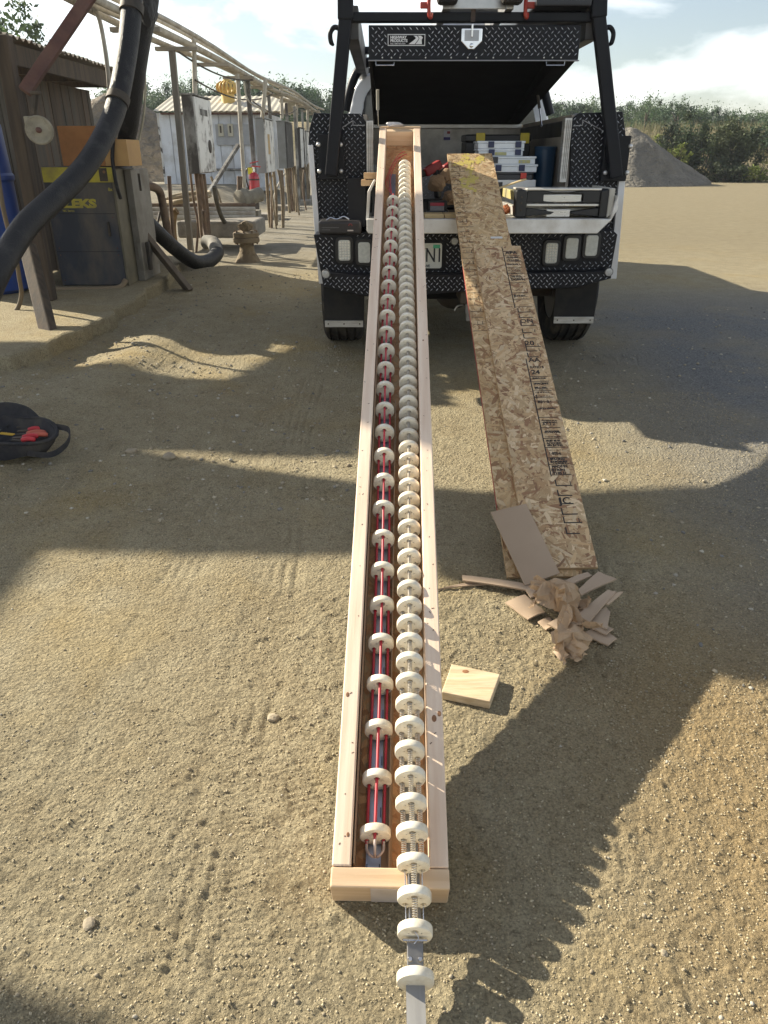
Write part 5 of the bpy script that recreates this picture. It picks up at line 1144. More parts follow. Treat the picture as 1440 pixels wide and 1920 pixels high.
for (px, py, Y, sx, seed, lab) in ((818, 345, 5.0, 0.062, 31, 'crumpled brown paper wad left of the strand board in the truck bed'), (838, 332, 5.08, 0.055, 33, 'upper crumpled brown paper wad against the strand board in the truck bed'), (845, 372, 4.92, 0.055, 35, 'lower crumpled brown paper wad against the strand board in the truck bed')):
    c = at(px, py, Y); me = paper_mesh('paper_wad', (sx, sx * 0.8, sx * 0.9), seed, 70); o = obj('paper_wad', me, None, kp_m); o.location = (c.x, Y, c.z); tag(o, lab, 'paper')
a = at(803, 376, 4.66); b_ = at(838, 399, 4.66)
bt = root('battery_pack', 'black tool battery with a red label on the tailgate beside the crate', 'battery', ((a.x + b_.x) / 2, 4.7, tz1))
pbox('case', blackp, bt, (a.x, 4.66, tz1 + 0.024), (b_.x, 4.75, a.z), bevel=0.006); pbox('base', darkp, bt, (a.x - 0.008, 4.655, tz1 + 0.001), (b_.x + 0.008, 4.76, tz1 + 0.0235), bevel=0.004)
pbox('label', M('lab_red', (0.55, 0.05, 0.08), None, 9, 0.5), bt, (a.x + 0.012, 4.6575, a.z - 0.028), (b_.x - 0.018, 4.66, a.z - 0.012), bevel=0)
pbox('label', M('lab_grey', (0.28, 0.28, 0.29), None, 90, 0.5), bt, (a.x + 0.012, 4.6578, a.z - 0.055), (b_.x - 0.018, 4.6602, a.z - 0.03), bevel=0)
# boards lying on the tailgate
pw = M('pine_scrap', (0.60, 0.47, 0.26), (0.48, 0.35, 0.17), 4, 0.75, stretch=(1, 8, 8), bump=0.15, bsc=30)
for x0, x1, nm in ((796, 832, 'pale wood scrap lying flat on the tailgate against the crate'), (833, 872, 'pale wood scrap lying flat on the tailgate behind the strand board')):
    a = at(x0, 403, 4.42); b_ = at(x1, 411, 4.42); o = MB().mm((a.x + 0.001, 4.40, tz1 + 0.001), (b_.x, 4.53, tz1 + 0.022)).build('wood_scrap', pw, None, bevel=0.002); thing_mesh(o, nm, 'wood scrap')
# lumber blocks the crate rests on
for k, (x0, x1, y0, y1, nm) in enumerate(((682, 735, 324, 336, 'upper short lumber block wedged under the crate at the left cabinet'), (677, 735, 337, 349, 'lower short lumber block wedged under the crate at the left cabinet'))):
    a = at(x0, y0, 4.55); b_ = at(x1, y1, 4.55); o = MB().mm((a.x, 4.55, b_.z + 0.001), (b_.x + 0.06, 4.62, a.z)).build('lumber_block', M('block_pine', (0.50, 0.35, 0.20), (0.38, 0.25, 0.13), 5, 0.75, stretch=(1, 8, 8)), None, bevel=0.003); thing_mesh(o, nm, 'lumber block')
a = at(690, 349, 4.56)
o = MB().mm((a.x + 0.02, 4.54, tz1 + 0.001), (a.x + 0.24, 4.66, a.z - 0.001)).build('support_box', darkp, None, bevel=0.006); thing_mesh(o, 'dark plastic box standing on the tailgate under the crate and lumber blocks', 'box')
# black pouch on the bumper
a = at(597, 414, 4.60); b_ = at(678, 438, 4.60)
pc = root('tool_pouch', 'slim black case with a small red emblem lying on the left end of the bumper', 'case', ((a.x + b_.x) / 2, 4.66, b_.z))
pbox('case', M('pouch_black', (0.012, 0.010, 0.011), (0.02, 0.018, 0.018), 9, 0.45), pc, (a.x, 4.58, b_.z - 0.006), (b_.x, 4.78, a.z), bevel=0.014)
for sg_ in (-1, 1):
    e = at(657, 425, 4.579); pts = [e + Vector((sg_ * 0.010 * math.cos(k), 0, 0.011 * math.sin(k) + 0.004)) for k in np.linspace(0, 3.1, 7)]; MB().tube(pts, 0.0028, 5).build('emblem', M('emblem_red', (0.22, 0.025, 0.02), None, 9, 0.6), pc)
e = at(657, 432, 4.5785); MB().mm((e.x - 0.017, 4.5785, e.z - 0.004), (e.x + 0.017, 4.58, e.z + 0.003)).build('emblem_bar', M('emblem_white', (0.5, 0.45, 0.42), None, 9, 0.6), pc)
for k, wl_ in ((427, 0.10), (431, 0.05)): e = at(603, k, 4.5785); MB().mm((e.x, 4.5785, e.z - 0.001), (e.x + wl_, 4.58, e.z + 0.001)).build('fine_print', M('print_grey', (0.2, 0.2, 0.2), None, 9, 0.6), pc)
MB().tube(cat([at(612, 413, 4.60), at(620, 408, 4.61), at(632, 411, 4.6), at(644, 406, 4.61), at(655, 411, 4.60)], 4), 0.004, 5).build('cable_tie', chrome, pc, smooth=60)

# ---- folded step ladder on the tailgate
fl_ = root('folded_ladder', 'folded aluminium multi ladder with black hinges lying on the tailgate', 'ladder', (1.0, 4.5, tz1))
lal = M('step_alloy', (0.72, 0.70, 0.65), (0.6, 0.58, 0.53), 16, 0.33, metal=0.45)
xl, xr = at(968, 380, 4.42).x, at(1140, 380, 4.42).x
zL = tz1 + 0.004
def fr(px, py, Y=4.40): return at(px, py, Y)
# side rails running into the bed (four, two per layer)
for zc in (0.028, 0.105):
    for x in (xl + 0.012, xr - 0.012):
        pbox('rail', lal if zc < 0.1 else M('rail_yellow', (0.62, 0.52, 0.18), (0.5, 0.46, 0.3), 9, 0.4, metal=0.3), fl_, (x - 0.014, 4.44, zL + zc - 0.024), (x + 0.014, 6.2 if zc > 0.1 else 6.0, zL + zc + 0.024), bevel=0.003)
for zc in (0.028, 0.105):
    for k in range(5):
        pbox('tread', lal, fl_, (xl + 0.027, 4.52 + k * 0.27, zL + zc - 0.012), (xr - 0.027, 4.60 + k * 0.27, zL + zc + 0.014), bevel=0.004)
pbox('top_step', lal, fl_, (xl + 0.03, 4.46, zL + 0.131), (xr - 0.03, 4.75, zL + 0.142), bevel=0.003)
brt = M('alloy_bright', (0.78, 0.76, 0.70), (0.66, 0.64, 0.58), 9, 0.3, metal=0.35)
pbox('top_lip', brt, fl_, (xl + 0.05, 4.392, zL + 0.1385), (xr - 0.05, 4.46, zL + 0.149), bevel=0.003)
pbox('middle_lip', brt, fl_, (xl + 0.054, 4.402, zL + 0.058), (xr - 0.054, 4.46, zL + 0.070), bevel=0.003)
# ribbed foot beams across the near end
for zc, wdt_ in ((0.098, 0.66), (0.022, 0.36)):
    xm = (xl + xr) / 2 - 0.02; hw = (xr - xl) * wdt_ / 2 * 0.72
    c_ = pbox('cross_beam', lal, fl_, (xm - hw, 4.405, zL + zc - 0.020), (xm + hw, 4.45, zL + zc + 0.020), bevel=0.004)
    g_ = MB()
    for k in range(4): g_.mm((xm - hw + 0.004, 4.4025, zL + zc - 0.016 + k * 0.009), (xm + hw - 0.004, 4.4055, zL + zc - 0.012 + k * 0.009))
    g_.build('rib', M('rib_bright', (0.7, 0.7, 0.68), None, 9, 0.3, metal=0.7), c_)
for sg_, xe in ((1, xl), (-1, xr)):
    # black plastic end shoe and the tapering stabiliser arms
    MB().extr([(xe - sg_ * 0.008, 4.385, zL), (xe + sg_ * 0.052, 4.385, zL), (xe + sg_ * 0.052, 4.385, zL + 0.135), (xe + sg_ * 0.02, 4.385, zL + 0.147), (xe - sg_ * 0.008, 4.385, zL + 0.14)], (0, 0.09, 0)).build('end_shoe', blackp, fl_, bevel=0.008)
    MB().extr([(xe + sg_ * 0.052, 4.398, zL + 0.075), (xe + sg_ * 0.052, 4.398, zL + 0.135), (xe + sg_ * 0.14, 4.398, zL + 0.138), (xe + sg_ * 0.22, 4.398, zL + 0.125), (xe + sg_ * 0.145, 4.398, zL + 0.118), (xe + sg_ * 0.145, 4.398, zL + 0.085), (xe + sg_ * 0.21, 4.398, zL + 0.075)], (0, 0.05, 0)).build('stabiliser_arm', blackp, fl_, bevel=0.004)
    MB().extr([(xe + sg_ * 0.052, 4.398, zL + 0.006), (xe + sg_ * 0.052, 4.398, zL + 0.05), (xe + sg_ * 0.12, 4.398, zL + 0.042), (xe + sg_ * 0.21, 4.398, zL + 0.028), (xe + sg_ * 0.19, 4.398, zL + 0.016)], (0, 0.05, 0)).build('stabiliser_arm', blackp, fl_, bevel=0.004)
MB().extr([(xr - 0.01, 4.37, zL), (xr + 0.016, 4.37, zL + 0.02), (xr + 0.02, 4.37, zL + 0.15), (xr - 0.01, 4.37, zL + 0.15)], (0, 0.4, 0)).build('side_cover', M('cover_pale', (0.5, 0.48, 0.42), None, 9, 0.5), fl_, bevel=0.006)
for dz in (0.04, 0.075, 0.105): bolt(fl_, xl + 0.022, 4.384, zL + dz, 0.006, 'rivet', 0.003, dark_steel)
text('A', 0.03, Matrix.Translation((xr - 0.03, 4.3835, zL + 0.09)) @ FACE_CAM, M('mark_pale', (0.4, 0.38, 0.33), None, 9, 0.5), fl_) if False else None
c = at(862, 372, 4.70); d_ = at(982, 338, 4.55)
sk2 = MB().beam(at(926, 356, 4.5), at(985, 336, 4.62), 0.022, 0.008).build('wood_stick', pw, None, bevel=0.002); thing_mesh(sk2, 'thin pale wooden stick leaning between strand board and folded ladder', 'stick')
c = at(950, 388, 4.6); crumple('orange_rag', M('rag_orange', (0.45, 0.14, 0.04), (0.25, 0.07, 0.03), 40, 0.85, bump=0.4, bsc=60), (c.x, 4.62, tz1 + 0.001), (0.035, 0.04, 0.035), 41, 'small orange netting bundle left of the folded ladder', 'netting')
# a yellow level lying inside the ladder
o = MB().mm((xr - 0.20, 4.47, zL + 0.052), (xr - 0.06, 4.52, zL + 0.066)).build('spirit_level', yelp, None, bevel=0.003); thing_mesh(o, 'yellow bar showing between the layers of the folded ladder', 'spirit level')
# ================================================================= the plant on the left
SZ = slab_z
oldw = M('old_timber', (0.075, 0.056, 0.040), (0.04, 0.03, 0.022), 3, 0.9, bump=0.6, bsc=14, stretch=(9, 9, 0.7), dirt=(0.12, 0.09, 0.06), dsc=1.5, damt=0.5, rnd=0.25)
oldw2 = M('old_cladding', (0.10, 0.088, 0.07), (0.05, 0.044, 0.036), 2.5, 0.85, bump=0.5, bsc=12, stretch=(8, 8, 0.5), dirt=(0.12, 0.07, 0.04), dsc=1.3, damt=0.6, rnd=0.22)
rust = M('rusty_steel', (0.13, 0.06, 0.045), (0.075, 0.035, 0.03), 9, 0.8, bump=0.3, bsc=60, dirt=(0.17, 0.10, 0.07), dsc=6, damt=0.5)
rustpipe = M('rusty_pipe', (0.17, 0.11, 0.07), (0.09, 0.06, 0.04), 12, 0.85, bump=0.4, bsc=50, dirt=(0.26, 0.20, 0.13), dsc=5, damt=0.6)
paintw = M('peeling_white', (0.68, 0.675, 0.64), (0.58, 0.57, 0.53), 3, 0.7, bump=0.2, bsc=30, dirt=(0.09, 0.075, 0.06), dsc=4.5, damt=0.8, dlo=0.51, dhi=0.62)
paintg = M('peeling_grey', (0.30, 0.295, 0.27), (0.22, 0.215, 0.195), 4, 0.7, bump=0.2, bsc=30, stretch=(1, 1, 0.45), dirt=(0.05, 0.042, 0.035), dsc=5, damt=0.9, dlo=0.42, dhi=0.56)
blackened = M('blackened_paint', (0.06, 0.055, 0.05), (0.03, 0.028, 0.026), 5, 0.8, stretch=(1, 1, 0.4), dirt=(0.40, 0.39, 0.36), dsc=6, damt=0.7, dlo=0.58, dhi=0.68)
pale_pipe = M('pale_pipe', (0.46, 0.43, 0.36), (0.33, 0.30, 0.24), 7, 0.7, dirt=(0.17, 0.13, 0.09), dsc=5, damt=0.55)
dirtpipe = M('dirt_caked', (0.24, 0.19, 0.12), (0.14, 0.105, 0.065), 9, 0.95, bump=0.9, bsc=26, bdist=0.02)
conc = M('concrete_old', (0.30, 0.27, 0.22), (0.17, 0.155, 0.13), 4, 0.95, bump=0.7, bsc=20, bdist=0.02, dirt=(0.08, 0.07, 0.06), dsc=3, damt=0.6)
# ---- timber shed
WX = -3.32; Ysh0, Ysh1 = 6.9, 9.55; RZ = 2.02
shed = root('timber_shed', 'dark weathered timber shed with a corrugated roof at the left edge', 'shed', (WX - 1.2, 8.2, SZ))
yy = Ysh0; k = 0; rnd = random.Random(5)
while yy < Ysh1 - 0.02:
    wd_ = rnd.uniform(0.15, 0.21); e = min(yy + wd_, Ysh1)
    MB().mm((WX - 0.02 - 0.006 * (k % 2), yy + 0.004, SZ + rnd.uniform(0.0, 0.03)), (WX + 0.004 * (k % 3), e - 0.004, RZ - 0.02)).build('plank', oldw2 if k % 4 else oldw, shed, bevel=0.003); yy = e; k += 1
MB().mm((-3.9, Ysh0 + 0.02, SZ), (WX - 0.05, Ysh1 - 0.02, SZ + 0.02)).build('floor', oldw, shed)
RY0 = 5.95
MB().mm((-2.99, RY0, RZ - 0.02), (-2.94, Ysh1 + 0.1, RZ + 0.13)).build('fascia_board', oldw, shed, bevel=0.004)
MB().mm((-3.9, RY0 + 0.05, RZ - 0.02), (-3.0, RY0 + 0.09, RZ + 0.13)).build('fascia_board', oldw, shed, bevel=0.004)
for yy in np.arange(6.4, 9.6, 0.75): MB().mm((-3.9, yy, RZ), (-2.995, yy + 0.05, RZ + 0.12)).build('rafter', oldw, shed, bevel=0.003)
def corr_sheet(x0, x1, y0, y1, z, amp, per, along='x', th=0.004, slope=0.0):
    """corrugated sheet; waves run across 'along'"""
    n = int(abs((y1 - y0) if along == 'x' else (x1 - x0)) / per * 8) + 1; V_ = []; F_ = []
    for i in range(n + 1):
        f = i / n
        for j in (0, 1):
            for k in (0, 1):
                if along == 'x': y = y0 + (y1 - y0) * f; x = x0 if j == 0 else x1; zz = z + amp * math.sin(2 * math.pi * (y - y0) / per) + (slope * (x - x0))
                else: x = x0 + (x1 - x0) * f; y = y0 if j == 0 else y1; zz = z + amp * math.sin(2 * math.pi * (x - x0) / per) + slope * (y - y0)
                V_.append((x, y, zz + k * th))
    for i in range(n):
        a = i * 4; b = a + 4; F_ += [(a, b, b + 2, a + 2), (a + 1, a + 3, b + 3, b + 1), (a, a + 1, b + 1, b), (a + 2, b + 2, b + 3, a + 3)]
    F_ += [(0, 2, 3, 1), (n * 4, n * 4 + 1, n * 4 + 3, n * 4 + 2)]
    return MB().add(V_, F_)
roofm = M('roof_sheet', (0.33, 0.30, 0.25), (0.20, 0.17, 0.13), 3, 0.7, metal=0.2, dirt=(0.15, 0.09, 0.05), dsc=2, damt=0.6)
yy = RY0
while yy < 9.6: corr_sheet(-2.90, -3.95, yy, yy + 0.66, RZ + 0.155 + rnd.uniform(0, 0.012), 0.013, 0.11, 'x', slope=-0.06).build('roof_sheet', roofm, shed, smooth=60); yy += 0.64
pb = atz(93, 563, SZ); ptop = at(24, 95, pb.y)
post = MB().beam(pb, (pb.x + 0.02, pb.y + 0.02, RZ + 0.10), 0.10, 0.10, up=(0, 1, 0)).build('post', oldw, shed, bevel=0.012)
# wheel and bracket on the post
wc = at(74, 244, pb.y - 0.10)
pu = root('pulley_wheel', 'pale dusty pulley wheel on a bracket fixed to the shed post', 'pulley', wc)
palep = M('dusty_cream', (0.36, 0.33, 0.25), (0.22, 0.20, 0.15), 14, 0.8, dirt=(0.10, 0.08, 0.06), dsc=9, damt=0.7)
Xw = Matrix.Translation(wc) @ Euler((R(90), 0, R(14))).to_matrix().to_4x4()
MB().lathe([(0.035, -0.02), (0.07, -0.014), (0.088, -0.024), (0.096, -0.018), (0.085, 0), (0.096, 0.018), (0.088, 0.024), (0.07, 0.014), (0.035, 0.02)], 32, Xw).build('wheel', palep, pu, smooth=40)
MB().lathe([(0.02, -0.04), (0.02, 0.045), (0.012, 0.05)], 14, Xw).build('hub', rust, pu, smooth=40)
MB().box(wc + Vector((-0.055, 0.02, 0.035)), (0.085, 0.06, 0.11)).build('bracket', palep, pu, bevel=0.006)
MB().beam(wc + Vector((-0.02, 0.0, 0.10)), wc + Vector((0.03, -0.02, 0.23)), 0.028, 0.03).build('lever', dark_steel, pu, bevel=0.005)
MB().box(wc + Vector((0.03, -0.02, 0.235)), (0.075, 0.04, 0.025)).build('lever_grip', dark_steel, pu, bevel=0.008)
# reddish steel brace leaning up to the pipe rack
br0 = at(46, 172, pb.y - 0.09); br1 = at(190, -40, pb.y + 0.35)
o = MB().beam(br0, br1, 0.085, 0.05, up=(0, 1, 0)).build('steel_brace', rust, None, bevel=0.004); thing_mesh(o, 'rust-red steel brace rising diagonally from the shed post out of frame', 'steel brace')
o = MB().cyl(at(105, 98, pb.y + 0.4), at(178, -12, pb.y + 0.5), 0.004, n=6).build('guy_wire', dark_steel, None); thing_mesh(o, 'thin wire running up beside the rust-red brace', 'wire')
# blue drum in the open bay
bd = at(6, 300, 6.75); drum = root('blue_drum', 'blue plastic drum beside the shed post at the left edge', 'drum', (bd.x - 0.22, 6.62, SZ))
bl_ = M('drum_blue', (0.012, 0.055, 0.26), (0.01, 0.04, 0.2), 6, 0.4, dirt=(0.08, 0.08, 0.1), dsc=5, damt=0.3)
Xd = Matrix.Translation((bd.x - 0.22, 6.62, SZ + 0.001))
MB().lathe([(0.25, 0), (0.29, 0.03), (0.30, 0.4), (0.315, 0.42), (0.315, 0.45), (0.30, 0.47), (0.30, 0.86), (0.315, 0.88), (0.315, 0.91), (0.30, 0.93), (0.29, 1.28), (0.25, 1.32)], 32, Xd).build('body', bl_, drum, smooth=30)
MB().lathe([(0.05, 1.315), (0.05, 1.35), (0.035, 1.355)], 14, Matrix.Translation((bd.x - 0.12, 6.62, SZ))).build('cap', blackp, drum, smooth=40)
# ---- air dryer cabinet
dx0 = atz(117, 536, SZ).x; dY = atz(117, 536, SZ).y; dx1 = atz(238, 536, SZ).x; dzt = at(170, 312, dY).z
dz = root('air_dryer', 'dark blue air dryer cabinet with a yellow panel under a big hose', 'dryer', ((dx0 + dx1) / 2, dY + 0.3, SZ))
dblue = M('dryer_blue', (0.045, 0.052, 0.070), (0.028, 0.032, 0.044), 6, 0.75, stretch=(1, 1, 0.5), dirt=(0.17, 0.14, 0.095), dsc=3.5, damt=0.75, dlo=0.4, dhi=0.72)
pbox('cabinet', dblue, dz, (dx0, dY, SZ + 0.001), (dx1, dY + 0.62, dzt - 0.004), bevel=0.012)
dyel = M('dryer_yellow', (0.46, 0.40, 0.03), (0.36, 0.30, 0.04), 12, 0.6, dirt=(0.12, 0.10, 0.05), dsc=7, damt=0.5)
yp = at(117, 312, dY - 0.004); yq = at(217, 342, dY - 0.004)
pn = pbox('yellow_panel', dyel, dz, (dx0 + 0.005, dY - 0.010, yq.z), (yq.x + 0.012, dY - 0.001, dzt - 0.006), bevel=0.003)
a = at(184, 315, dY - 0.012); b_ = at(203, 340, dY - 0.012); pbox('gauge_window', dark_steel, pn, (a.x, dY - 0.014, b_.z), (b_.x, dY - 0.0095, a.z), bevel=0.002)
MB().lathe([(0.012, 0), (0.012, 0.004), (0.006, 0.006)], 14, Matrix.Translation((a.x + 0.045, dY - 0.0145, a.z - 0.03)) @ FACE_CAM).build('gauge', M('gauge_rust', (0.2, 0.1, 0.04), None, 9, 0.6), pn, smooth=40)
p = at(117, 389, dY - 0.0012); sz_ = at(117, 373, dY).z - p.z
text('ZEKS', sz_ * 1.36, Matrix.Translation((p.x, dY - 0.0012, p.z)) @ FACE_CAM, dyel, dz, bold=0.0055, sx=1.42)
p = at(118, 397, dY - 0.0012); text('NC Series', 0.024, Matrix.Translation((p.x, dY - 0.0012, p.z)) @ FACE_CAM, dyel, dz, bold=0.0004)
p = at(203, 358, dY - 0.0012); text('8x', 0.036, Matrix.Translation((p.x, dY - 0.0012, p.z)) @ FACE_CAM, dyel, dz, bold=0.0012)
pbox('corner_trim', M('trim_olive', (0.17, 0.15, 0.10), (0.1, 0.09, 0.06), 9, 0.7), dz, (dx1 + 0.001, dY + 0.005, SZ + 0.001), (dx1 + 0.02, dY + 0.6, dzt - 0.02), bevel=0.004)
sm_ = M('seam_dark', (0.012, 0.012, 0.014), None, 9, 0.8)
for zf in (0.30, 0.62): pbox('panel_seam', sm_, dz, (dx0 + 0.012, dY - 0.0008, SZ + (dzt - SZ) * zf - 0.002), (dx1 - 0.012, dY + 0.004, SZ + (dzt - SZ) * zf + 0.002), bevel=0)
for xf in (0.06, 0.94):
    for zf in (0.05, 0.27, 0.33, 0.59): bolt(dz, dx0 + (dx1 - dx0) * xf, dY - 0.001, SZ + (dzt - SZ) * zf, 0.006, 'screw', 0.004, rust)
pbox('door_handle', dark_steel, dz, (dx1 - 0.09, dY - 0.022, SZ + 0.42), (dx1 - 0.07, dY - 0.001, SZ + 0.54), bevel=0.004)
# carton on the dryer
a = at(106, 236, dY + 0.03); b_ = at(194, 311, dY + 0.03); cz1 = a.z
ct = root('carton', 'orange-brown carton standing on top of the air dryer', 'carton', ((a.x + b_.x) / 2, dY + 0.25, dzt))
cm = M('carton_orange', (0.34, 0.155, 0.055), (0.27, 0.12, 0.04), 5, 0.8, dirt=(0.16, 0.08, 0.03), dsc=9, damt=0.4); cm2 = M('carton_buff', (0.48, 0.30, 0.12), (0.4, 0.24, 0.1), 6, 0.85)
pbox('box', cm, ct, (a.x, dY + 0.03, dzt + 0.001), (b_.x + 0.02, dY + 0.42, cz1), bevel=0.003)
pbox('side_flap', cm2, ct, (b_.x + 0.0205, dY + 0.032, dzt + 0.002), (b_.x + 0.22, dY + 0.40, cz1 - 0.10), bevel=0.003)
# grey cabinet behind the dryer with a louvre opening
ga = atz(243, 535, SZ); gx0 = dx1 + 0.025; gx1 = at(283, 480, dY + 0.55).x
gc = root('grey_cabinet', 'dirty grey cabinet with a dark opening right of the air dryer', 'cabinet', ((gx0 + gx1) / 2, dY + 0.45, SZ))
gcm = M('cabinet_grey', (0.25, 0.235, 0.20), (0.18, 0.165, 0.135), 5, 0.8, dirt=(0.10, 0.075, 0.045), dsc=4, damt=0.6)
gt = at(262, 318, dY + 0.3).z; oz0 = SZ + 0.09; oz1 = at(255, 455, dY + 0.3).z
pbox('upper_panel', gcm, gc, (gx0, dY + 0.28, oz1), (gx1, dY + 0.8, gt), bevel=0.005)
pbox('lower_panel', gcm, gc, (gx0, dY + 0.28, SZ + 0.001), (gx1, dY + 0.8, oz0), bevel=0.004)
for x in (gx0, gx1 - 0.035): pbox('frame_post', gcm, gc, (x, dY + 0.283, oz0 - 0.002), (x + 0.035, dY + 0.79, oz1 + 0.002), bevel=0.003)
pbox('inner_baffle', dark_steel, gc, (gx0 + 0.035, dY + 0.55, oz0), (gx1 - 0.035, dY + 0.58, oz1), bevel=0)
pbox('inner_pipe', dark_steel, gc, (gx0 + 0.08, dY + 0.34, oz0), (gx0 + 0.12, dY + 0.38, oz1), bevel=0.01)
a = at(258, 330, dY + 0.277); pbox('door_slot', dark_steel, gc, (a.x, dY + 0.2775, a.z - 0.12), (a.x + 0.02, dY + 0.2805, a.z + 0.02), bevel=0)
# ---- big hoses
hose_m = M('hose_rubber', (0.014, 0.014, 0.015), (0.008, 0.008, 0.009), 18, 0.5, bump=1.0, bsc=130, bdist=0.006, spec=0.35, dirt=(0.15, 0.14, 0.125), dsc=9, damt=0.2, dlo=0.53, dhi=0.68)
hp = [(252, -70, 6.75), (248, 0, 6.7), (243, 60, 6.6), (236, 110, 6.5), (223, 179, 6.35), (206, 232, 6.2), (172, 295, 5.9), (137, 339, 5.65), (93, 381, 5.35), (52, 420, 5.05), (14, 476, 4.75), (-20, 540, 4.45), (-45, 620, 4.3)]
hA = root('black_hose', 'thick black rubber hose sweeping down across the air dryer to the left edge', 'hose', at(150, 330, 5.8))
MB().tube(cat([at(*p) for p in hp], 8), 0.076, 18).build('hose', hose_m, hA, smooth=70)
jc = at(251, 100, 6.6); dd = (at(240, 165, 6.45) - jc).normalized()
for f0, f1, r_ in (((248, 8, 6.69), (246, 24, 6.66), 0.087), ((223, 180, 6.345), (219, 193, 6.31), 0.0845)): MB().cyl(at(*f0), at(*f1), r_, n=18).build('clamp_band', dark_steel, hA, smooth=40)
hp = [(284, -60, 7.1), (278, 10, 7.1), (268, 58, 7.12), (258, 117, 7.15), (245, 220, 7.3), (233, 291, 7.5), (233, 350, 7.6), (247, 388, 7.75), (282, 423, 7.95), (325, 463, 8.25), (363, 490, 8.5), (390, 490, 8.75), (407, 474, 9.0), (401, 457, 9.2), (386, 454, 9.3)]
hB = root('black_hose', 'second black rubber hose hanging behind, its end curled up on the ground', 'hose', atg(350, 500))
MB().tube(cat([at(*p) for p in hp], 8), 0.077, 16).build('hose', hose_m, hB, smooth=70)
MB().tube(cat([at(*p) for p in hp[-3:]], 6), [0.081] * 13, 16).build('end_fitting', M('fitting_grey', (0.24, 0.225, 0.19), (0.14, 0.13, 0.11), 18, 0.8), hB, smooth=60)
pk = at(274, 8, 7.0); crumple('black_wrap', M('wrap_black', (0.02, 0.02, 0.021), None, 9, 0.6, bump=0.4, bsc=40), pk + Vector((0.0, 0, -0.16)), (0.10, 0.10, 0.18), 71, 'black tape and plastic wrapped round the hose top at the pipe rack', 'wrapping')
for pts, r_, nm, m_, lab in (([(148, -30, 7.6), (166, 6, 7.6), (184, 30, 7.6), (195, 80, 7.6), (203, 140, 7.6), (206, 195, 7.6)], 0.019, 'conduit', pale_pipe, 'grey conduit bending down to the shed roof between brace and hose'),
                             ([(266, 112, 8.2), (272, 150, 8.2), (270, 210, 8.25), (262, 255, 8.3), (254, 290, 8.3)], 0.012, 'thin_hose', M('cream_hose', (0.36, 0.33, 0.24), None, 9, 0.6), 'thin cream hose hanging right of the black hoses'),
                             ([(212, 262, 6.9), (211, 300, 6.88), (218, 345, 6.85), (226, 372, 6.9)], 0.016, 'thin_hose', hose_m, 'short dark hose hanging in front of the carton and dryer'),
                             ([(-8, 295, 5.7), (4, 380, 5.7), (18, 440, 5.7), (28, 470, 5.72), (36, 520, 5.75), (40, 555, 5.78), (28, 585, 5.75), (0, 592, 5.75), (-40, 592, 5.7)], 0.016, 'thin_hose', M('dusty_hose', (0.17, 0.13, 0.08), None, 9, 0.8), 'thin dusty hose looping to the pad at the left edge'),
                             ([(0, 538, 6.6), (60, 541, 6.65), (130, 543, 6.7), (200, 542, 6.75), (226, 538, 6.8), (236, 525, 6.85)], 0.024, 'ground_pipe', M('ground_pipe_tan', (0.25, 0.19, 0.12), None, 9, 0.9), 'tan pipe lying along the front foot of the air dryer')):
    o = MB().tube(cat([at(*p) for p in pts], 6), r_, 10).build(nm, m_, None, smooth=70); thing_mesh(o, lab, 'pipe' if 'pipe' in nm or nm == 'conduit' else 'hose')
# leaning planks
a = at(243, 405, 7.55); b_ = atg(352, 546); plank_m = M('grey_plank', (0.22, 0.175, 0.13), (0.14, 0.11, 0.08), 3, 0.85, stretch=(8, 8, 0.8), bump=0.3, bsc=20)
o = MB().beam(a, b_ + Vector((0, 0, 0.03)), 0.045, 0.15, up=(0.6, -1, 0.2), e1=0.05).build('leaning_plank', plank_m, None, bevel=0.004); thing_mesh(o, 'grey plank leaning from the grey cabinet down to the dirt mound', 'plank')
a = at(52, 462, 5.55); b_ = atg(95, 640); o = MB().beam(a, b_, 0.11, 0.07, up=(0.2, 1, 0), e1=0.03).build('leaning_post', oldw, None, bevel=0.012); thing_mesh(o, 'short dark timber post leaning in the dirt at the pad edge', 'post')

# ---- overhead pipe rack with its posts
ra0 = Vector((-2.42, 6.9, 2.50)); ra1 = Vector((-1.93, 24.5, 2.44))
def rk(y): t_ = (y - ra0.y) / (ra1.y - ra0.y); return ra0.lerp(ra1, t_)
rack = root('pipe_rack', 'long overhead rack of pale pipes on thin posts receding behind the truck', 'pipe rack', (rk(10).x, 12, 0.17))
for dx, dz2, r_ in ((-0.14, 0.0, 0.032), (-0.04, 0.02, 0.026), (0.07, 0.0, 0.034), (0.15, 0.07, 0.026), (0.0, 0.11, 0.022)):
    pts = [rk(y) + Vector((dx + 0.02 * math.sin(y * 0.9 + dx * 30), 0, dz2 + 0.025 * math.sin(y * 0.7 + dx * 9))) for y in np.arange(6.9, 24.6, 0.8)]
    MB().tube(pts, r_, 8).build('pipe', pale_pipe, rack, smooth=70)
for y in (8.4, 9.8, 11.4, 13.2, 15.0, 16.9, 18.8, 20.8, 22.8, 24.3):
    c = rk(y); MB().mm((c.x - 0.24, y - 0.045, c.z - 0.085), (c.x + 0.24, y + 0.045, c.z - 0.045)).build('cross_arm', M('arm_timber', (0.36, 0.32, 0.25), (0.25, 0.22, 0.17), 4, 0.85, stretch=(1, 6, 6)), rack, bevel=0.004)
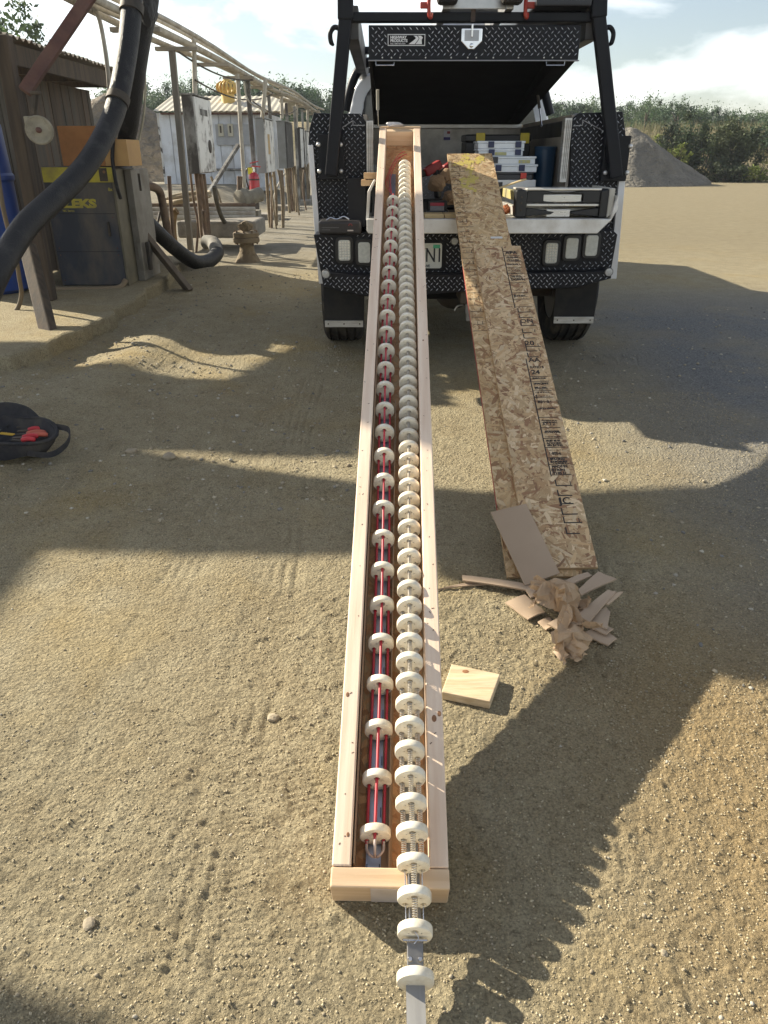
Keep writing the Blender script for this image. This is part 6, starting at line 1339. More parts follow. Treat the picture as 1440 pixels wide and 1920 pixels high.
for (px, py, tx, r_) in ((359, 484, 325, 0.045), (486, 434, 474, 0.045), (519, 405, 513, 0.042), (548, 392, 541, 0.04), (562, 386, 556, 0.04), (575, 380, 570, 0.035)):
    p = atg(px, py); c = rk(p.y); top = Vector((at(tx, 120, p.y).x, p.y, c.z - 0.086)) if px == 359 else Vector((p.x - 0.02, p.y, c.z - 0.086))
    MB().beam(p, top, r_ * 1.5, r_ * 1.5, up=(0, 1, 0), e0=0.1).build('post', paintg if px != 359 else M('post_grey', (0.27, 0.25, 0.21), (0.12, 0.11, 0.09), 3, 0.8, stretch=(1, 1, 0.4), dirt=(0.10, 0.07, 0.04), dsc=3, damt=0.7), rack, bevel=0.006)
for (px, y0_, px2, y1_, Y) in ((363, 62, 366, 182, 10.5), (445, 138, 462, 405, 12.6), (498, 148, 492, 222, 13.9), (527, 160, 529, 222, 17.2), (556, 178, 556, 240, 20.5), (577, 190, 577, 245, 22.6)):
    MB().cyl(at(px, y0_, Y), at(px2, y1_, Y), 0.030 if Y < 13 else 0.035, n=8).build('drop_pipe', pale_pipe, rack, smooth=60)
MB().beam(at(447, 272, 12.55), at(385, 372, 11.5), 0.05, 0.05).build('diagonal_brace', paintg, rack, bevel=0.004)
MB().tube(cat([at(457, 150, 12.9), at(462, 180, 12.9), at(472, 195, 12.9), at(490, 205, 13.2), at(494, 222, 13.4)], 5), 0.013, 6).build('cable', pale_pipe, rack, smooth=60)
# ---- electrical cabinets along the rack
def ebox(x0, x1, xf, yt, yb, Y, fm, sm, label):
    a = at(x0, yt, Y); b_ = at(x1, yb, Y); ax = (x1 - 720) / FPX; yf = Y + 0.3
    for _ in range(30): q_ = at(xf, (yt + yb) / 2 + 8, yf); yf += (b_.x / ((xf - 720) / FPX) - b_.x / ((x1 - 720) / FPX)) * 0.0 ; break
    axial1 = b_.x / ((x1 - 720) / FPX); axial2 = b_.x / ((xf - 720) / FPX); yf = Y + (axial2 - axial1) / _c
    r = root('electrical_cabinet', label, 'electrical cabinet', ((a.x + b_.x) / 2, (Y + yf) / 2, b_.z), 'electrical cabinets under the pipe rack')
    pbox('body', sm, r, (a.x, Y, b_.z), (b_.x - 0.012, yf, a.z), bevel=0.006)
    d_ = pbox('door', fm, r, (b_.x - 0.0115, Y + 0.012, b_.z + 0.012), (b_.x + 0.012, yf - 0.012, a.z - 0.012), bevel=0.004)
    pbox('top_cover', sm, r, (a.x - 0.012, Y - 0.012, a.z + 0.0005), (b_.x + 0.02, yf + 0.012, a.z + 0.018), bevel=0.003)
    return r, d_, a, b_, yf
r1, d1_, a, b_, yf = ebox(339, 376, 405, 178, 326, 9.95, paintw, paintg, 'nearest weathered electrical cabinet with white door and round gauge')
gcn = Vector((b_.x + 0.013, (9.95 + yf) / 2 + 0.15, b_.z + (a.z - b_.z) * 0.36)); MB().lathe([(0.075, 0), (0.075, 0.012), (0.06, 0.016)], 20, Matrix.Translation(gcn) @ Euler((0, R(90), 0)).to_matrix().to_4x4()).build('gauge', dark_steel, d1_, smooth=40)
MB().mm((b_.x + 0.0125, 10.2, a.z - 0.20), (b_.x + 0.016, 10.6, a.z - 0.13)).build('name_plate', paintg, d1_)
for k, (px, w_) in enumerate(((368, 0.03), (375, 0.03), (382, 0.022), (357, 0.016))):
    p0 = at(px, 326, 10.2 + 0.12 * k); MB().tube(cat([p0, p0 + Vector((0.005, 0, -0.3)), p0 + Vector((0.03 * (k % 2), 0, -0.6)), p0 + Vector((0.0, -0.05 * k, -0.80 - 0.06 * k))], 4), w_, 8).build('cable_drop', rustpipe, r1, smooth=60)
r2, d2_, a, b_, yf = ebox(478, 501, 516, 222, 325, 13.5, paintw, M('cab_plain_grey', (0.26, 0.27, 0.27), None, 5, 0.6), 'grey electrical cabinet with an orange label behind the fire extinguisher')
pbox('orange_label', M('label_orange', (0.50, 0.28, 0.06), (0.35, 0.30, 0.2), 40, 0.7), d2_, (b_.x + 0.0125, 13.72, a.z - 0.52), (b_.x + 0.016, 13.95, a.z - 0.22), bevel=0)
ebox(518, 539, 551, 228, 316, 17.0, blackened, M('cab_grey2', (0.24, 0.25, 0.25), (0.17, 0.17, 0.16), 5, 0.6), 'third electrical cabinet, grey with a blackened door')
ebox(552, 566, 574, 240, 315, 20.8, paintw, blackened, 'fourth electrical cabinet, blackened with a white door')
ebox(567, 577, 583, 246, 312, 23.5, paintw, paintg, 'farthest small electrical cabinet beside the truck edge')
# pipes rising to the cabinets
pr_ = random.Random(3)
for (pxs, yt, yb, Y) in (((500, 506, 513, 524, 528), 325, 405, 14.0), ((537, 541, 545, 549, 553), 316, 392, 17.6), ((560, 564, 568, 572, 577), 312, 382, 21.0)):
    under = {14.0: 'the grey cabinet with the orange label', 17.6: 'the grey cabinet with the blackened door', 21.0: 'the two farthest cabinets'}[Y]
    for px in pxs:
        y_ = Y + pr_.uniform(0, 0.6); t_ = at(px, yt, y_); g_ = Vector((t_.x + pr_.uniform(-0.03, 0.03), y_, 0.15)); o = MB().tube(cat([t_ + Vector((0, 0, 0.05)), t_.lerp(g_, 0.4) + Vector((pr_.uniform(-0.03, 0.03), 0, 0)), g_], 4), pr_.uniform(0.018, 0.034), 8).build('standpipe', rustpipe if pr_.random() < 0.5 else dirtpipe, None, smooth=60)
        thing_mesh(o, 'rusty standpipe rising from the ground under ' + under, 'pipe', 'standpipes under ' + under)
for (a3, b3, sag, lab) in (((325, 90, 9.9), (474, 150, 13.3), 0.1, 'thin cable sagging between the first two posts of the pipe rack'), ((366, 150, 10.4), (512, 175, 16.8), 0.16, 'second thin cable sagging lower along the pipe rack'), ((474, 190, 13.3), (556, 205, 20.5), 0.15, 'far cable sagging along the pipe rack towards the truck')):
    p0, p1 = at(*a3), at(*b3); o = MB().tube([p0.lerp(p1, t_) - Vector((0, 0, sag * 4 * t_ * (1 - t_))) for t_ in np.linspace(0, 1, 16)], 0.011, 6).build('cable', dark_steel, None, smooth=70); thing_mesh(o, lab, 'cable')
for k in range(14):                                     # low bundle of small lines between the footings
    y_ = 12.4 + 0.75 * k; x_ = rk(y_).x + pr_.uniform(-0.3, 0.35); zg = float(gh(x_, y_)); pts = cat([(x_, y_, zg - 0.05), (x_ + pr_.uniform(-.08, .08), y_, zg + 0.45), (x_ + pr_.uniform(-.15, .15), y_ + pr_.uniform(-.2, .3), zg + pr_.uniform(0.75, 1.1))], 4)
    o = MB().tube(pts, pr_.uniform(0.012, 0.022), 7).build('standpipe', pr_.choice((rustpipe, dirtpipe, pale_pipe)), None, smooth=60); thing_mesh(o, 'thin bent line rising between the footings of the pipe rack', 'pipe', 'thin lines between the rack footings')
for (px, py, sx, lab) in ((505, 412, 0.5, 'nearest concrete footing block under the pipe rack'), (537, 395, 0.55, 'second concrete footing block under the pipe rack'), (560, 384, 0.6, 'third concrete footing block under the pipe rack, near the truck')):
    p = atg(px, py); o = MB().mm((p.x - sx / 2, p.y - 0.1, p.z - 0.05), (p.x + sx / 2, p.y + 0.4, p.z + 0.11)).build('footing_block', conc, None, bevel=0.02); thing_mesh(o, lab, 'concrete block')
# rusty elbow pipe and uprights in front
for pts, r_, m_, lab in (([(262, 348, 8.2), (285, 350, 8.3), (298, 358, 8.4), (304, 376, 8.45), (312, 420, 8.5), (321, 465, 8.5)], 0.042, rustpipe, 'thick rusty elbow pipe coming out of the grey cabinet'),
                         ([(317, 330, 9.2), (320, 380, 9.2), (324, 430, 9.2), (327, 470, 9.2)], 0.022, rustpipe, 'thin upright rusty pipe right of the elbow pipe'),
                         ([(332, 395, 9.3), (326, 402, 9.3), (324, 430, 9.25), (329, 470, 9.2)], 0.040, M('rust_yellow', (0.27, 0.17, 0.06), (0.12, 0.07, 0.03), 16, 0.9, bump=0.5, bsc=50), 'stained hooked pipe stub behind the curled hose'),
                         ([(382, 395, 9.6), (384, 430, 9.6), (386, 452, 9.5)], 0.026, rustpipe, 'stained pipe dropping to the curled hose end'),
                         ([(300, 398, 9.4), (295, 420, 9.3), (290, 440, 9.2)], 0.014, dark_steel, 'thin dark rod leaning behind the elbow pipe'),
                         ([(402, 350, 10.2), (408, 385, 10.3), (420, 415, 10.6), (443, 440, 10.9)], 0.030, M('grey_hose', (0.10, 0.09, 0.07), None, 9, 0.8), 'grey hose curving down to the capped wellhead')):
    o = MB().tube(cat([at(*p) for p in pts], 6), r_, 12).build('bent_pipe', m_, None, smooth=60); thing_mesh(o, lab, 'pipe')
for k, (py, r_, lab) in enumerate(((386, 0.035, 'uppermost'), (394, 0.04, 'second'), (402, 0.04, 'third'), (409, 0.035, 'lowest'))):
    a = at(262, py, 10.9 - 0.08 * k); b_ = at(478, py - 1, 11.6 - 0.08 * k)
    o = MB().cyl(a, b_, r_, n=10).build('ground_pipe', pale_pipe if k else rustpipe, None, smooth=60); thing_mesh(o, lab + ' of the long pipes lying across above the concrete curb', 'pipe')
a = at(330, 415, 10.6); b_ = at(480, 432, 10.6); o = MB().mm((a.x, 10.6, b_.z - 0.1), (b_.x, 11.5, a.z)).build('concrete_curb', conc, None, bevel=0.03); thing_mesh(o, 'low stained concrete curb carrying the long pipes', 'curb')
# coil of hose
cc = at(350, 375, 10.9); pts = []
for k in range(64): an = k / 64 * 2 * math.pi * 2.6; rr2 = 0.30 + 0.03 * math.sin(k * 0.9); pts.append(cc + Vector((rr2 * math.cos(an), rr2 * 0.9 * math.sin(an), 0.0009 * k + 0.05 * math.sin(an + 1))))
o = MB().tube(pts, 0.02, 8).build('hose_coil', M('coil_tan', (0.34, 0.27, 0.17), None, 9, 0.8), None, smooth=70); thing_mesh(o, 'tan hose coiled on top of the long pipes', 'hose coil')
# pump
pc_ = at(450, 376, 11.6); pm = root('pump', 'dusty round pump body behind the fire extinguisher post', 'pump', pc_)
pumpm = M('pump_grey', (0.26, 0.24, 0.19), (0.17, 0.155, 0.12), 9, 0.85, dirt=(0.12, 0.09, 0.05), dsc=6, damt=0.5)
MB().lathe([(0.05, -0.02), (0.14, 0), (0.16, 0.05), (0.15, 0.12), (0.10, 0.14), (0.10, 0.4), (0.05, 0.42)], 24, Matrix.Translation(pc_) @ Euler((R(-80), 0, R(-40))).to_matrix().to_4x4()).build('housing', pumpm, pm, smooth=40)
MB().mm(pc_ + Vector((-0.12, 0.0, -0.28)), pc_ + Vector((0.25, 0.3, -0.14))).build('base', pumpm, pm, bevel=0.01)
MB().cyl(pc_ + Vector((0, 0.02, 0.1)), pc_ + Vector((0.02, 0.02, 0.32)), 0.04, n=12).build('outlet', rustpipe, pm, smooth=40)
# capped wellhead
p = atg(465, 490); wh = root('wellhead', 'dirt-caked flanged wellhead standing alone on the dirt', 'wellhead', p); X = Matrix.Translation(p)
MB().lathe([(0.17, -0.03), (0.13, 0.05), (0.09, 0.12), (0.085, 0.22)], 20, X).build('casing', dirtpipe, wh, smooth=50)
MB().lathe([(0.15, 0.22), (0.16, 0.23), (0.16, 0.27), (0.15, 0.28)], 24, X).build('flange', dirtpipe, wh, smooth=40); MB().lathe([(0.15, 0.285), (0.155, 0.29), (0.155, 0.33), (0.11, 0.35)], 24, X).build('flange', dirtpipe, wh, smooth=40)
crumple('dirt_cake', dirtpipe, p + Vector((0, 0, 0.33)), (0.13, 0.12, 0.08), 81, 'lump of caked dirt sitting on the wellhead flange', 'dirt')
for k in range(8): an = k * math.pi / 4; MB().cyl(p + Vector((0.13 * math.cos(an), 0.13 * math.sin(an), 0.20)), p + Vector((0.13 * math.cos(an), 0.13 * math.sin(an), 0.36)), 0.012, n=6).build('bolt', rustpipe, wh)
# fire extinguisher on its post
fe = at(477, 345, 13.0); fx = root('fire_extinguisher', 'red fire extinguisher with a yellow tag hanging on a rack post', 'fire extinguisher', fe + Vector((0, 0, -0.12)))
fred = M('extinguisher_red', (0.42, 0.012, 0.022), (0.33, 0.01, 0.02), 9, 0.35, coat=0.4)
MB().lathe([(0.07, -0.17), (0.083, -0.16), (0.084, 0.10), (0.078, 0.135), (0.045, 0.165), (0.026, 0.175)], 28, Matrix.Translation(fe)).build('cylinder', fred, fx, smooth=40)
MB().cyl(fe + Vector((0, 0, 0.17)), fe + Vector((0, 0, 0.25)), 0.024, n=12).build('valve', chrome, fx, smooth=40)
MB().beam(fe + Vector((-0.03, 0, 0.26)), fe + Vector((0.12, -0.02, 0.25)), 0.03, 0.018).build('lever', fred, fx, bevel=0.004); MB().beam(fe + Vector((-0.05, 0, 0.30)), fe + Vector((0.09, -0.02, 0.33)), 0.03, 0.015).build('handle', fred, fx, bevel=0.004)
MB().tube(cat([fe + Vector((-0.02, 0, 0.24)), fe + Vector((-0.10, -0.01, 0.22)), fe + Vector((-0.13, -0.01, 0.10)), fe + Vector((-0.10, -0.01, -0.05)), fe + Vector((-0.09, -0.01, -0.13))], 6), 0.010, 8).build('discharge_hose', blackp, fx, smooth=70)
MB().box(fe + Vector((-0.05, -0.03, 0.19)), (0.07, 0.004, 0.10)).build('tag', M('tag_yellow2', (0.72, 0.62, 0.05), None, 9, 0.6), fx)
MB().lathe([(0.0855, 0.055), (0.0855, 0.075)], 28, Matrix.Translation(fe)).build('strap', dark_steel, fx, smooth=40)

# ---- white shed with corrugated roof
YW = 22.5
xa_, xb_ = at(305, 300, YW).x, at(505, 300, YW).x; zt3 = at(400, 212, YW).z; zb3 = 0.42
ws = root('white_shed', 'small white metal shed with a corrugated roof and yellow roof vent', 'shed', ((xa_ + xb_) / 2, YW + 1.5, zb3))
wsm = M('white_sheet', (0.66, 0.69, 0.73), (0.57, 0.60, 0.64), 2, 0.6, dirt=(0.20, 0.17, 0.12), dsc=1.6, damt=0.45)
nP = 9
for k in range(nP):
    x0 = xa_ + (xb_ - xa_) * k / nP; x1 = xa_ + (xb_ - xa_) * (k + 1) / nP; MB().mm((x0 + 0.006, YW, zb3 + (0.08 if k else 0)), (x1 - 0.006, YW + 0.05, zt3)).build('wall_panel', wsm, ws, bevel=0.008)
MB().mm((xa_ + 0.002, YW + 0.051, zb3), (xb_, YW + 3.2, zt3)).build('wall', wsm, ws)
MB().mm((xa_ - 0.02, YW - 0.01, zb3), (xa_ + 0.03, YW + 0.03, zt3)).build('corner_trim', M('blotched_white', (0.55, 0.55, 0.53), (0.08, 0.07, 0.06), 5, 0.7, lo=0.42, hi=0.5), ws)
rx0, rx1 = at(286, 205, YW - 0.35).x, at(531, 205, YW - 0.35).x
corr_sheet(rx0, rx1, YW - 0.35, YW + 1.8, zt3 + 0.03, 0.009, 0.16, 'y', slope=0.22, th=0.006).build('roof_sheet', M('roof_cream', (0.52, 0.48, 0.38), (0.42, 0.38, 0.29), 1.5, 0.6, metal=0.1), ws, smooth=60)
corr_sheet(rx0, rx1, YW + 1.8, YW + 3.6, zt3 + 0.503, 0.009, 0.16, 'y', slope=-0.22, th=0.006).build('roof_sheet', M('roof_cream', (0.52, 0.48, 0.38)), ws, smooth=60)
MB().mm((rx0 + 0.15, YW - 0.20, zt3 - 0.04), (rx1 - 0.15, YW + 0.05, zt3 + 0.005)).build('eave_beam', rust, ws)
vc = at(429, 203, YW + 0.9); tv = root('turbine_vent', 'yellow spinning turbine vent on the white shed roof', 'roof vent', Vector((vc.x, vc.y, zt3 + 0.32)))
vyel = M('vent_yellow', (0.60, 0.40, 0.10), (0.5, 0.32, 0.08), 6, 0.5); X = Matrix.Translation((vc.x, vc.y, zt3 + 0.26))
MB().lathe([(0.21, 0), (0.19, 0.05), (0.18, 0.24)], 20, X).build('collar', vyel, tv, smooth=40)
for k in range(16):
    an = 2 * math.pi * k / 16; pts = [Vector((vc.x, vc.y, zt3 + 0.50)) + Vector((r_ * math.cos(an + tw), r_ * math.sin(an + tw), z_)) for r_, z_, tw in ((0.19, 0.0, 0), (0.26, 0.07, 0.06), (0.285, 0.15, 0.12), (0.26, 0.24, 0.18), (0.15, 0.31, 0.24))]
    V_ = []; F_ = []
    for q_ in pts: t2 = Vector((-math.sin(an), math.cos(an), 0)) * 0.035; V_ += [q_ - t2, q_ + t2 + Vector((0.02 * math.cos(an), 0.02 * math.sin(an), 0))]
    for i in range(4): F_.append((2 * i, 2 * i + 1, 2 * i + 3, 2 * i + 2))
    ob = MB().add(V_, F_).build('vane', vyel, tv, smooth=60); md = ob.modifiers.new('solid', 'SOLIDIFY'); md.thickness = 0.006
MB().lathe([(0.17, 0.54), (0.14, 0.58), (0.03, 0.60)], 20, X).build('cap', vyel, tv, smooth=40)
pa, pb_ = at(403, 233, YW - 0.06), at(452, 272, YW - 0.06)
ep = root('switch_panel', 'grey panel with two light switches on the white shed wall', 'switch panel', ((pa.x + pb_.x) / 2, YW - 0.05, pb_.z)); pbox('panel', M('panel_grey', (0.36, 0.37, 0.38), None, 5, 0.6), ep, (pa.x, YW - 0.06, pb_.z), (pb_.x + 0.35, YW - 0.002, pa.z))
for px in (414, 432): c = at(px, 243, YW - 0.09); s_ = pbox('switch_box', M('switch_buff', (0.48, 0.45, 0.35), None, 5, 0.6), ep, (c.x - 0.07, YW - 0.11, c.z - 0.16), (c.x + 0.07, YW - 0.061, c.z + 0.14)); pbox('switch', dark_steel, s_, (c.x - 0.02, YW - 0.125, c.z - 0.08), (c.x + 0.02, YW - 0.109, c.z + 0.09))
for k in range(3): a = at(402 + 40 * k, 320, YW - 0.05); 
o = MB().cyl(at(395, 318, YW - 0.12), at(478, 318, YW - 0.12), 0.03, n=8).build('wall_pipe', paintg, None, smooth=60); thing_mesh(o, 'thin grey pipe along the foot of the white shed wall', 'pipe')

# ---- unseen slabs added off to the left, shaped to shade the foreground
ex, ey = 1.0 / math.tan(SUN_EL) * 0.857, -1.0 / math.tan(SUN_EL) * 0.517
def caster(z, pts): return [(x - ex * (z - float(gh(x, y))), y - ey * (z - float(gh(x, y))), z) for x, y in pts]
# higher added slab, for the shade farther back
B_ = root('shade_caster', 'added higher slab shaped to throw shade, outside the left of the picture', 'shade_caster', (-7.5, 7.2, 0.2))
z2 = 3.4; sh2 = [(-1.05, 3.37), (-0.20, 3.30), (-0.12, 3.78), (0.02, 5.9), (-0.55, 5.5), (-0.95, 4.45), (-1.45, 4.52), (-2.1, 4.6), (-3.6, 4.6), (-3.6, 3.55)]
MB().extr(caster(z2, sh2), (0, 0, 0.06)).build('roof', roofm, B_)  # added slab, its outline projected back from the wanted shade
for x, y in ((-1.2, 3.8), (-3.2, 4.0)):
    q_ = caster(z2, [(x, y)])[0]; MB().beam((q_[0], q_[1], 0.1), (q_[0], q_[1], z2 - 0.001), 0.09, 0.09, up=(0, 1, 0)).build('post', rust, B_)
zc = 3.0
sh = [(-2.6, 0.3), (0.0, 0.3), (-0.42, 0.76), (-0.75, 0.87), (-1.36, 1.12), (-1.33, 2.44), (0.16, 2.40), (0.17, 2.22), (0.48, 2.12), (0.52, 1.92), (0.93, 1.72), (2.4, 1.60), (2.7, 2.86), (1.3, 2.93), (0.5, 2.88), (-0.09, 2.98), (-1.0, 3.27), (-2.6, 3.75)]
cp = root('shade_caster', 'added slab on posts shaped to shade the foreground, outside the left of the picture', 'shade_caster', (-6.4, 5.3, 0.2))
MB().extr(caster(zc, sh), (0, 0, 0.06)).build('roof', roofm, cp)  # added slab too, cut from the outline of the nearer shade
for x, y in ((-1.8, 2.9), (-2.5, 3.5), (-2.5, 0.5)):
    q_ = caster(zc, [(x, y)])[0]; MB().beam((q_[0], q_[1], 0.1), (q_[0], q_[1], zc - 0.001), 0.09, 0.09, up=(0, 1, 0)).build('post', rust, cp)
# ================================================================= trees and shrubs
LEAF = MC('leaf', 0.75, 0.2, 0, 3, sss=0.22)
def crown_mesh(seed, rx, ry, rz, nclump, nleaf, size, cols, shell=0.75, cl_r=0.22, wisp=0.15):
    g = np.random.default_rng(seed); d = g.normal(size=(nclump, 3)); d /= np.linalg.norm(d, axis=1)[:, None]
    rad = g.uniform(shell, 1.0, nclump) ** 1.0 * g.uniform(0.72, 1.1, nclump); rad[: nclump // 4] *= 0.55
    top = g.uniform(size=nclump) < wisp; rad[top] *= 1.14
    c = d * rad[:, None]; c[:, 2] = np.where(c[:, 2] < -0.55, -0.55 + 0.2 * g.normal(size=nclump), c[:, 2])
    tone = g.uniform(0.55, 1.25, nclump); ci = g.integers(len(cols), size=nclump)
    idx = g.integers(nclump, size=nleaf); p = c[idx] + g.normal(size=(nleaf, 3)) * cl_r * np.where(top[idx], 0.5, 1.0)[:, None] * g.uniform(0.3, 1, nleaf)[:, None]
    p = p * np.array([rx, ry, rz])
    a = g.normal(size=(nleaf, 3)); a /= np.linalg.norm(a, axis=1)[:, None]; b = np.cross(a, g.normal(size=(nleaf, 3))); b /= np.linalg.norm(b, axis=1)[:, None]
    s = size * g.uniform(0.5, 1.3, (nleaf, 1)); a *= s; b *= s * g.uniform(0.35, 0.6, (nleaf, 1))
    V = np.stack([p - a, p + b * 0.9, p + a, p - b], 1).reshape(-1, 3); F = np.arange(nleaf * 4).reshape(-1, 4)
    T = np.array(cols)[ci[idx]] * (tone[idx] * g.uniform(0.8, 1.2, nleaf))[:, None]
    return np_mesh('crown', V, F, np.concatenate([T, np.ones((nleaf, 1))], 1))
bark = M('bark', (0.11, 0.085, 0.06), (0.06, 0.05, 0.04), 5, 0.95, bump=0.6, bsc=20)
def trunk_mesh(seed, h, r, crown_z, rx):
    g = random.Random(seed); mb = MB(); mb.tube(cat([(0, 0, -0.3), (g.uniform(-.1, .1), g.uniform(-.1, .1), h * 0.5), (g.uniform(-.2, .2), g.uniform(-.2, .2), h)], 4), [r * 1.3] + [r] * 4 + [r * 0.8] * 3 + [r * 0.5], 8)
    for k in range(5):
        an = g.uniform(0, 6.28); z0 = h * g.uniform(0.35, 0.8); e_ = Vector((rx * 0.6 * math.cos(an), rx * 0.6 * math.sin(an), z0 + crown_z * g.uniform(0.3, 0.7))); mb.tube([(0, 0, z0), e_ * 0.5 + Vector((0, 0, z0 * 0.5 + 0.1)), e_], [r * 0.5, r * 0.35, r * 0.12], 6)
    o = mb.build('trunk', bark, None, smooth=60, local=True); me = o.data; bpy.data.objects.remove(o); return me
dk = [(0.04, 0.078, 0.034), (0.052, 0.095, 0.038), (0.03, 0.062, 0.03)]; md_ = [(0.06, 0.108, 0.042), (0.05, 0.092, 0.038), (0.074, 0.12, 0.046)]
kinds = [(crown_mesh(1, 2.4, 2.2, 2.3, 80, 13000, 0.12, dk), trunk_mesh(1, 2.8, 0.13, 2, 2)), (crown_mesh(2, 2.0, 2.0, 2.8, 70, 12000, 0.115, md_, wisp=0.2), trunk_mesh(2, 3.2, 0.12, 2.2, 1.8)),
         (crown_mesh(3, 1.5, 1.5, 3.1, 60, 10000, 0.11, dk, wisp=0.25), trunk_mesh(3, 3.4, 0.11, 2.4, 1.4)), (crown_mesh(4, 1.5, 1.4, 2.4, 34, 2000, 0.10, md_, wisp=0.5, cl_r=0.16), trunk_mesh(4, 3.2, 0.09, 2, 1.5))]
KL = ['broad dark green tree in the wood along the horizon', 'rounded mid green tree in the wood along the horizon', 'tall narrow dark tree in the wood along the horizon', 'thin feathery sapling standing out of the wood along the horizon']
PLACES = [(245, 'left of the black hoses'), (300, 'above the brown dirt pile'), (345, 'left of the nearest cabinet'), (410, 'behind the nearest cabinet'), (450, 'behind the yellow roof vent'), (500, 'right of the roof vent'), (545, 'behind the middle cabinets'), (600, 'beside the left rack post'), (700, 'left of the cab guard'),
          (1060, 'right of the hatch lid'), (1130, 'left of the right rack post'), (1185, 'right of the right rack post'), (1235, 'above the gravel pile'), (1290, 'above the large dark shrub'), (1345, 'between the tall shrubs'), (1400, 'above the olive shrub'), (9999, 'at the right edge')]
KL = ['broad dark tree on the horizon', 'rounded mid green tree on the horizon', 'tall narrow tree on the horizon', 'thin feathery sapling on the horizon']
def tree(kind, x, y, top, sx, rot, label=None, group='trees along the horizon'):
    z = float(gh(x, y)); h = top - z; cm_, tm = kinds[kind]; half = 2.3 if kind == 0 else 2.8 if kind == 1 else 3.1 if kind == 2 else 2.4
    pxx = 720 + FPX * x / (y * _c - (top - H) * _s)
    where = next(nm for lim, nm in PLACES if pxx < lim)
    r = root('tree', label or KL[kind] + ', ' + where, 'tree', (x, y, z), group); s = h / (half * 1.95)
    c = obj('crown', cm_, r, LEAF); c.location = (0, 0, h - half * s * 1.12); c.scale = (s * sx, s * sx, s); c.rotation_euler = (0, 0, rot)
    t_ = obj('trunk', tm, r, bark); t_.scale = (s, s, h / 5.2); t_.rotation_euler = (0, 0, rot)
g = random.Random(12)
def elev(px, py, Y): return at(px, py, Y).z
# left wood: silhouette heights read along the horizon
for px, py in ((262, 158), (285, 168), (305, 160), (330, 163), (352, 152), (378, 160), (403, 170), (428, 158), (447, 150), (468, 155), (490, 165), (512, 168), (535, 152), (552, 160), (572, 168), (592, 170), (615, 168), (640, 165), (225, 165), (195, 165)):
    Y = g.uniform(62, 74); p = at(px, py, Y); tree(g.choice((0, 0, 1, 1, 2)), p.x, Y, p.z + 0.2, g.uniform(0.85, 1.15), g.uniform(0, 6.28))
for px, py in ((1015, 200), (1040, 194), (1062, 190), (1085, 196), (1108, 190), (1135, 196), (1175, 196), (1205, 186), (1222, 192), (1250, 200), (1275, 196), (1300, 202), (1325, 200), (1352, 205), (1378, 206), (1400, 210), (1425, 208), (1450, 206), (1475, 208)):
    Y = g.uniform(64, 76); p = at(px, py, Y); tree(g.choice((0, 0, 1, 1, 2)), p.x, Y, p.z + 0.2, g.uniform(0.9, 1.2), g.uniform(0, 6.28))
for px, py in ((1110, 178), (1218, 176), (1278, 182), (460, 142), (540, 144), (345, 148)):
    Y = 60; p = at(px, py, Y); tree(3, p.x, Y, p.z + 0.2, 1.0, g.uniform(0, 6.28))
# second, nearer row that closes the foot of the wood
for k in range(11):
    px = -40 + k * 62; Y = g.uniform(55, 60); p = at(px, g.uniform(205, 222) if px < 900 else g.uniform(222, 232), Y); tree(g.choice((0, 1)), p.x, Y, p.z, g.uniform(1.5, 2.0), g.uniform(0, 6.28), label='low bushy tree at the foot of the wood, ' + next(nm for lim, nm in PLACES if px < lim), group='low trees at the foot of the wood')
p = at(22, 40, 24); tr = root('tree', 'bright green tree showing above the timber shed roof at the upper left', 'tree', (p.x - 0.3, 24, float(gh(p.x, 24))))
c = obj('crown', crown_mesh(31, 1.15, 1.1, 1.5, 34, 2600, 0.085, [(0.10, 0.16, 0.05), (0.075, 0.12, 0.045), (0.05, 0.08, 0.035)], wisp=0.3, cl_r=0.2), tr, LEAF); c.location = (0, 0, at(22, 60, 24).z - tr.location.z - 0.35)
t_ = obj('trunk', trunk_mesh(31, 3.4, 0.09, 1.0, 0.9), tr, bark)
# shrubs on the bank
def shrub(px, pyt, pyb, wpx, Y, cols, seed, label, n=4500, size=0.075):
    t_ = at(px, pyt, Y); b_ = at(px, pyb, Y); ax = Y * _c; rx = wpx / FPX * ax / 2; h = t_.z - b_.z
    r = root('shrub', label, 'shrub', (t_.x, Y, b_.z), 'shrubs on the bank')
    c = obj('crown', crown_mesh(seed, rx, rx * 0.9, h / 2, 42, n, size, cols, wisp=0.25, cl_r=0.2), r, LEAF); c.location = (0, 0, h * 0.5)
    mb = MB()
    for k in range(4): an = k * 1.6; mb.tube([(0.08 * math.cos(an), 0.08 * math.sin(an), -0.4), (0.2 * rx * math.cos(an), 0.2 * rx * math.sin(an), h * 0.4), (0.5 * rx * math.cos(an), 0.5 * rx * math.sin(an), h * 0.8)], [0.05, 0.035, 0.012], 6)
    mb.build('stem', bark, r, smooth=60, local=True)
ol = [(0.066, 0.084, 0.034), (0.052, 0.068, 0.03), (0.08, 0.098, 0.04)]; lg = [(0.20, 0.24, 0.045), (0.16, 0.20, 0.04), (0.22, 0.24, 0.06)]; dko = [(0.042, 0.058, 0.026), (0.055, 0.07, 0.032)]
shrub(1292, 212, 345, 100, 38.5, [(0.045, 0.068, 0.028), (0.06, 0.085, 0.034), (0.034, 0.05, 0.024)], 41, 'large dark green shrub standing right behind the grey gravel pile', 9000)
shrub(1388, 216, 345, 98, 38.0, ol, 42, 'large olive shrub on the bank, second tall one to the right', 9000)
shrub(1237, 256, 300, 62, 39.5, lg, 43, 'small yellow-green shrub on the crest of the gravel pile', 1500, 0.06)
shrub(1275, 268, 318, 48, 37.6, lg, 44, 'yellow-green bush in front of the large dark shrub', 1300, 0.06)
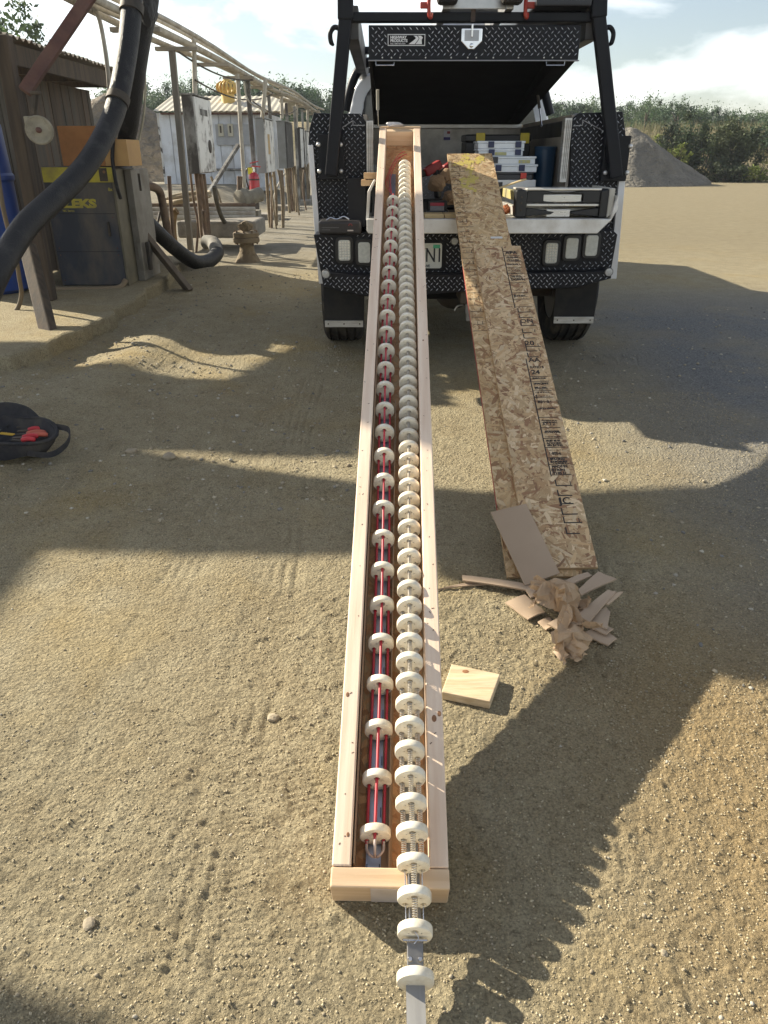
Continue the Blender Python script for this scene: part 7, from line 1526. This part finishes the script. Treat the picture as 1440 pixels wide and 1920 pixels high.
shrub(1425, 300, 348, 80, 36.8, lg, 45, 'bright green bush low at the right edge of the picture', 1800, 0.06)
shrub(1345, 300, 346, 75, 37.0, dko, 46, 'low dark bush between the two tall shrubs', 1800, 0.065)
shrub(1448, 222, 300, 80, 41.5, dk, 47, 'dark shrub cut off by the right edge on the bank', 2000)
shrub(1330, 250, 330, 70, 40.5, dk, 48, 'dark shrub in the gap behind the two tall ones', 2000)
shrub(1385, 312, 348, 50, 36.6, dko, 49, 'small dusty bush at the edge of the sandy lot', 1200, 0.06)
shrub(322, 222, 262, 50, 46, lg, 50, 'yellow-green bush beside the left end of the white shed roof', 1200, 0.08)
# tall weeds along the crest of the bank
gw = np.random.default_rng(8); n = 9000; x = gw.uniform(10, 40, n); y = gw.uniform(41, 46, n); z = gh(x, y); hgt = gw.uniform(0.15, 0.6, n); an = gw.uniform(0, 6.28, n); lean = gw.normal(0, 0.12, (n, 2))
wdt = 0.02; A = np.stack([x - wdt * np.cos(an), y - wdt * np.sin(an), z - 0.05], 1); B = np.stack([x + wdt * np.cos(an), y + wdt * np.sin(an), z - 0.05], 1); C_ = np.stack([x + lean[:, 0], y + lean[:, 1], z + hgt], 1)
tc_ = np.array([(0.22, 0.19, 0.10), (0.12, 0.13, 0.05), (0.17, 0.15, 0.08)])[gw.integers(3, size=n)]
o = obj('dry_grass', np_mesh('dry_grass', np.stack([A, B, C_], 1).reshape(-1, 3), np.arange(n * 3).reshape(-1, 3), np.concatenate([tc_, np.ones((n, 1))], 1)), None, LEAF); o['kind'] = 'stuff'; o['label'] = 'dry grass and weeds along the crest of the bank'
# ================================================================= air
hz = MB().mm((-175, -14, -2.0), (205, 345, 9.5)).build('haze', None, None); hz['kind'] = 'stuff'; hz['label'] = 'faint pale haze over the yard and the far trees'
hm = bpy.data.materials.new('air'); hm.use_nodes = True; ht = hm.node_tree; ht.nodes.remove(ht.nodes['Principled BSDF'])
pv = ht.nodes.new('ShaderNodeVolumePrincipled'); pv.inputs['Color'].default_value = (0.86, 0.92, 1.0, 1); pv.inputs['Density'].default_value = 0.0006; pv.inputs['Anisotropy'].default_value = 0.3
ht.links.new(pv.outputs[0], ht.nodes['Material Output'].inputs['Volume']); hz.data.materials.append(hm)
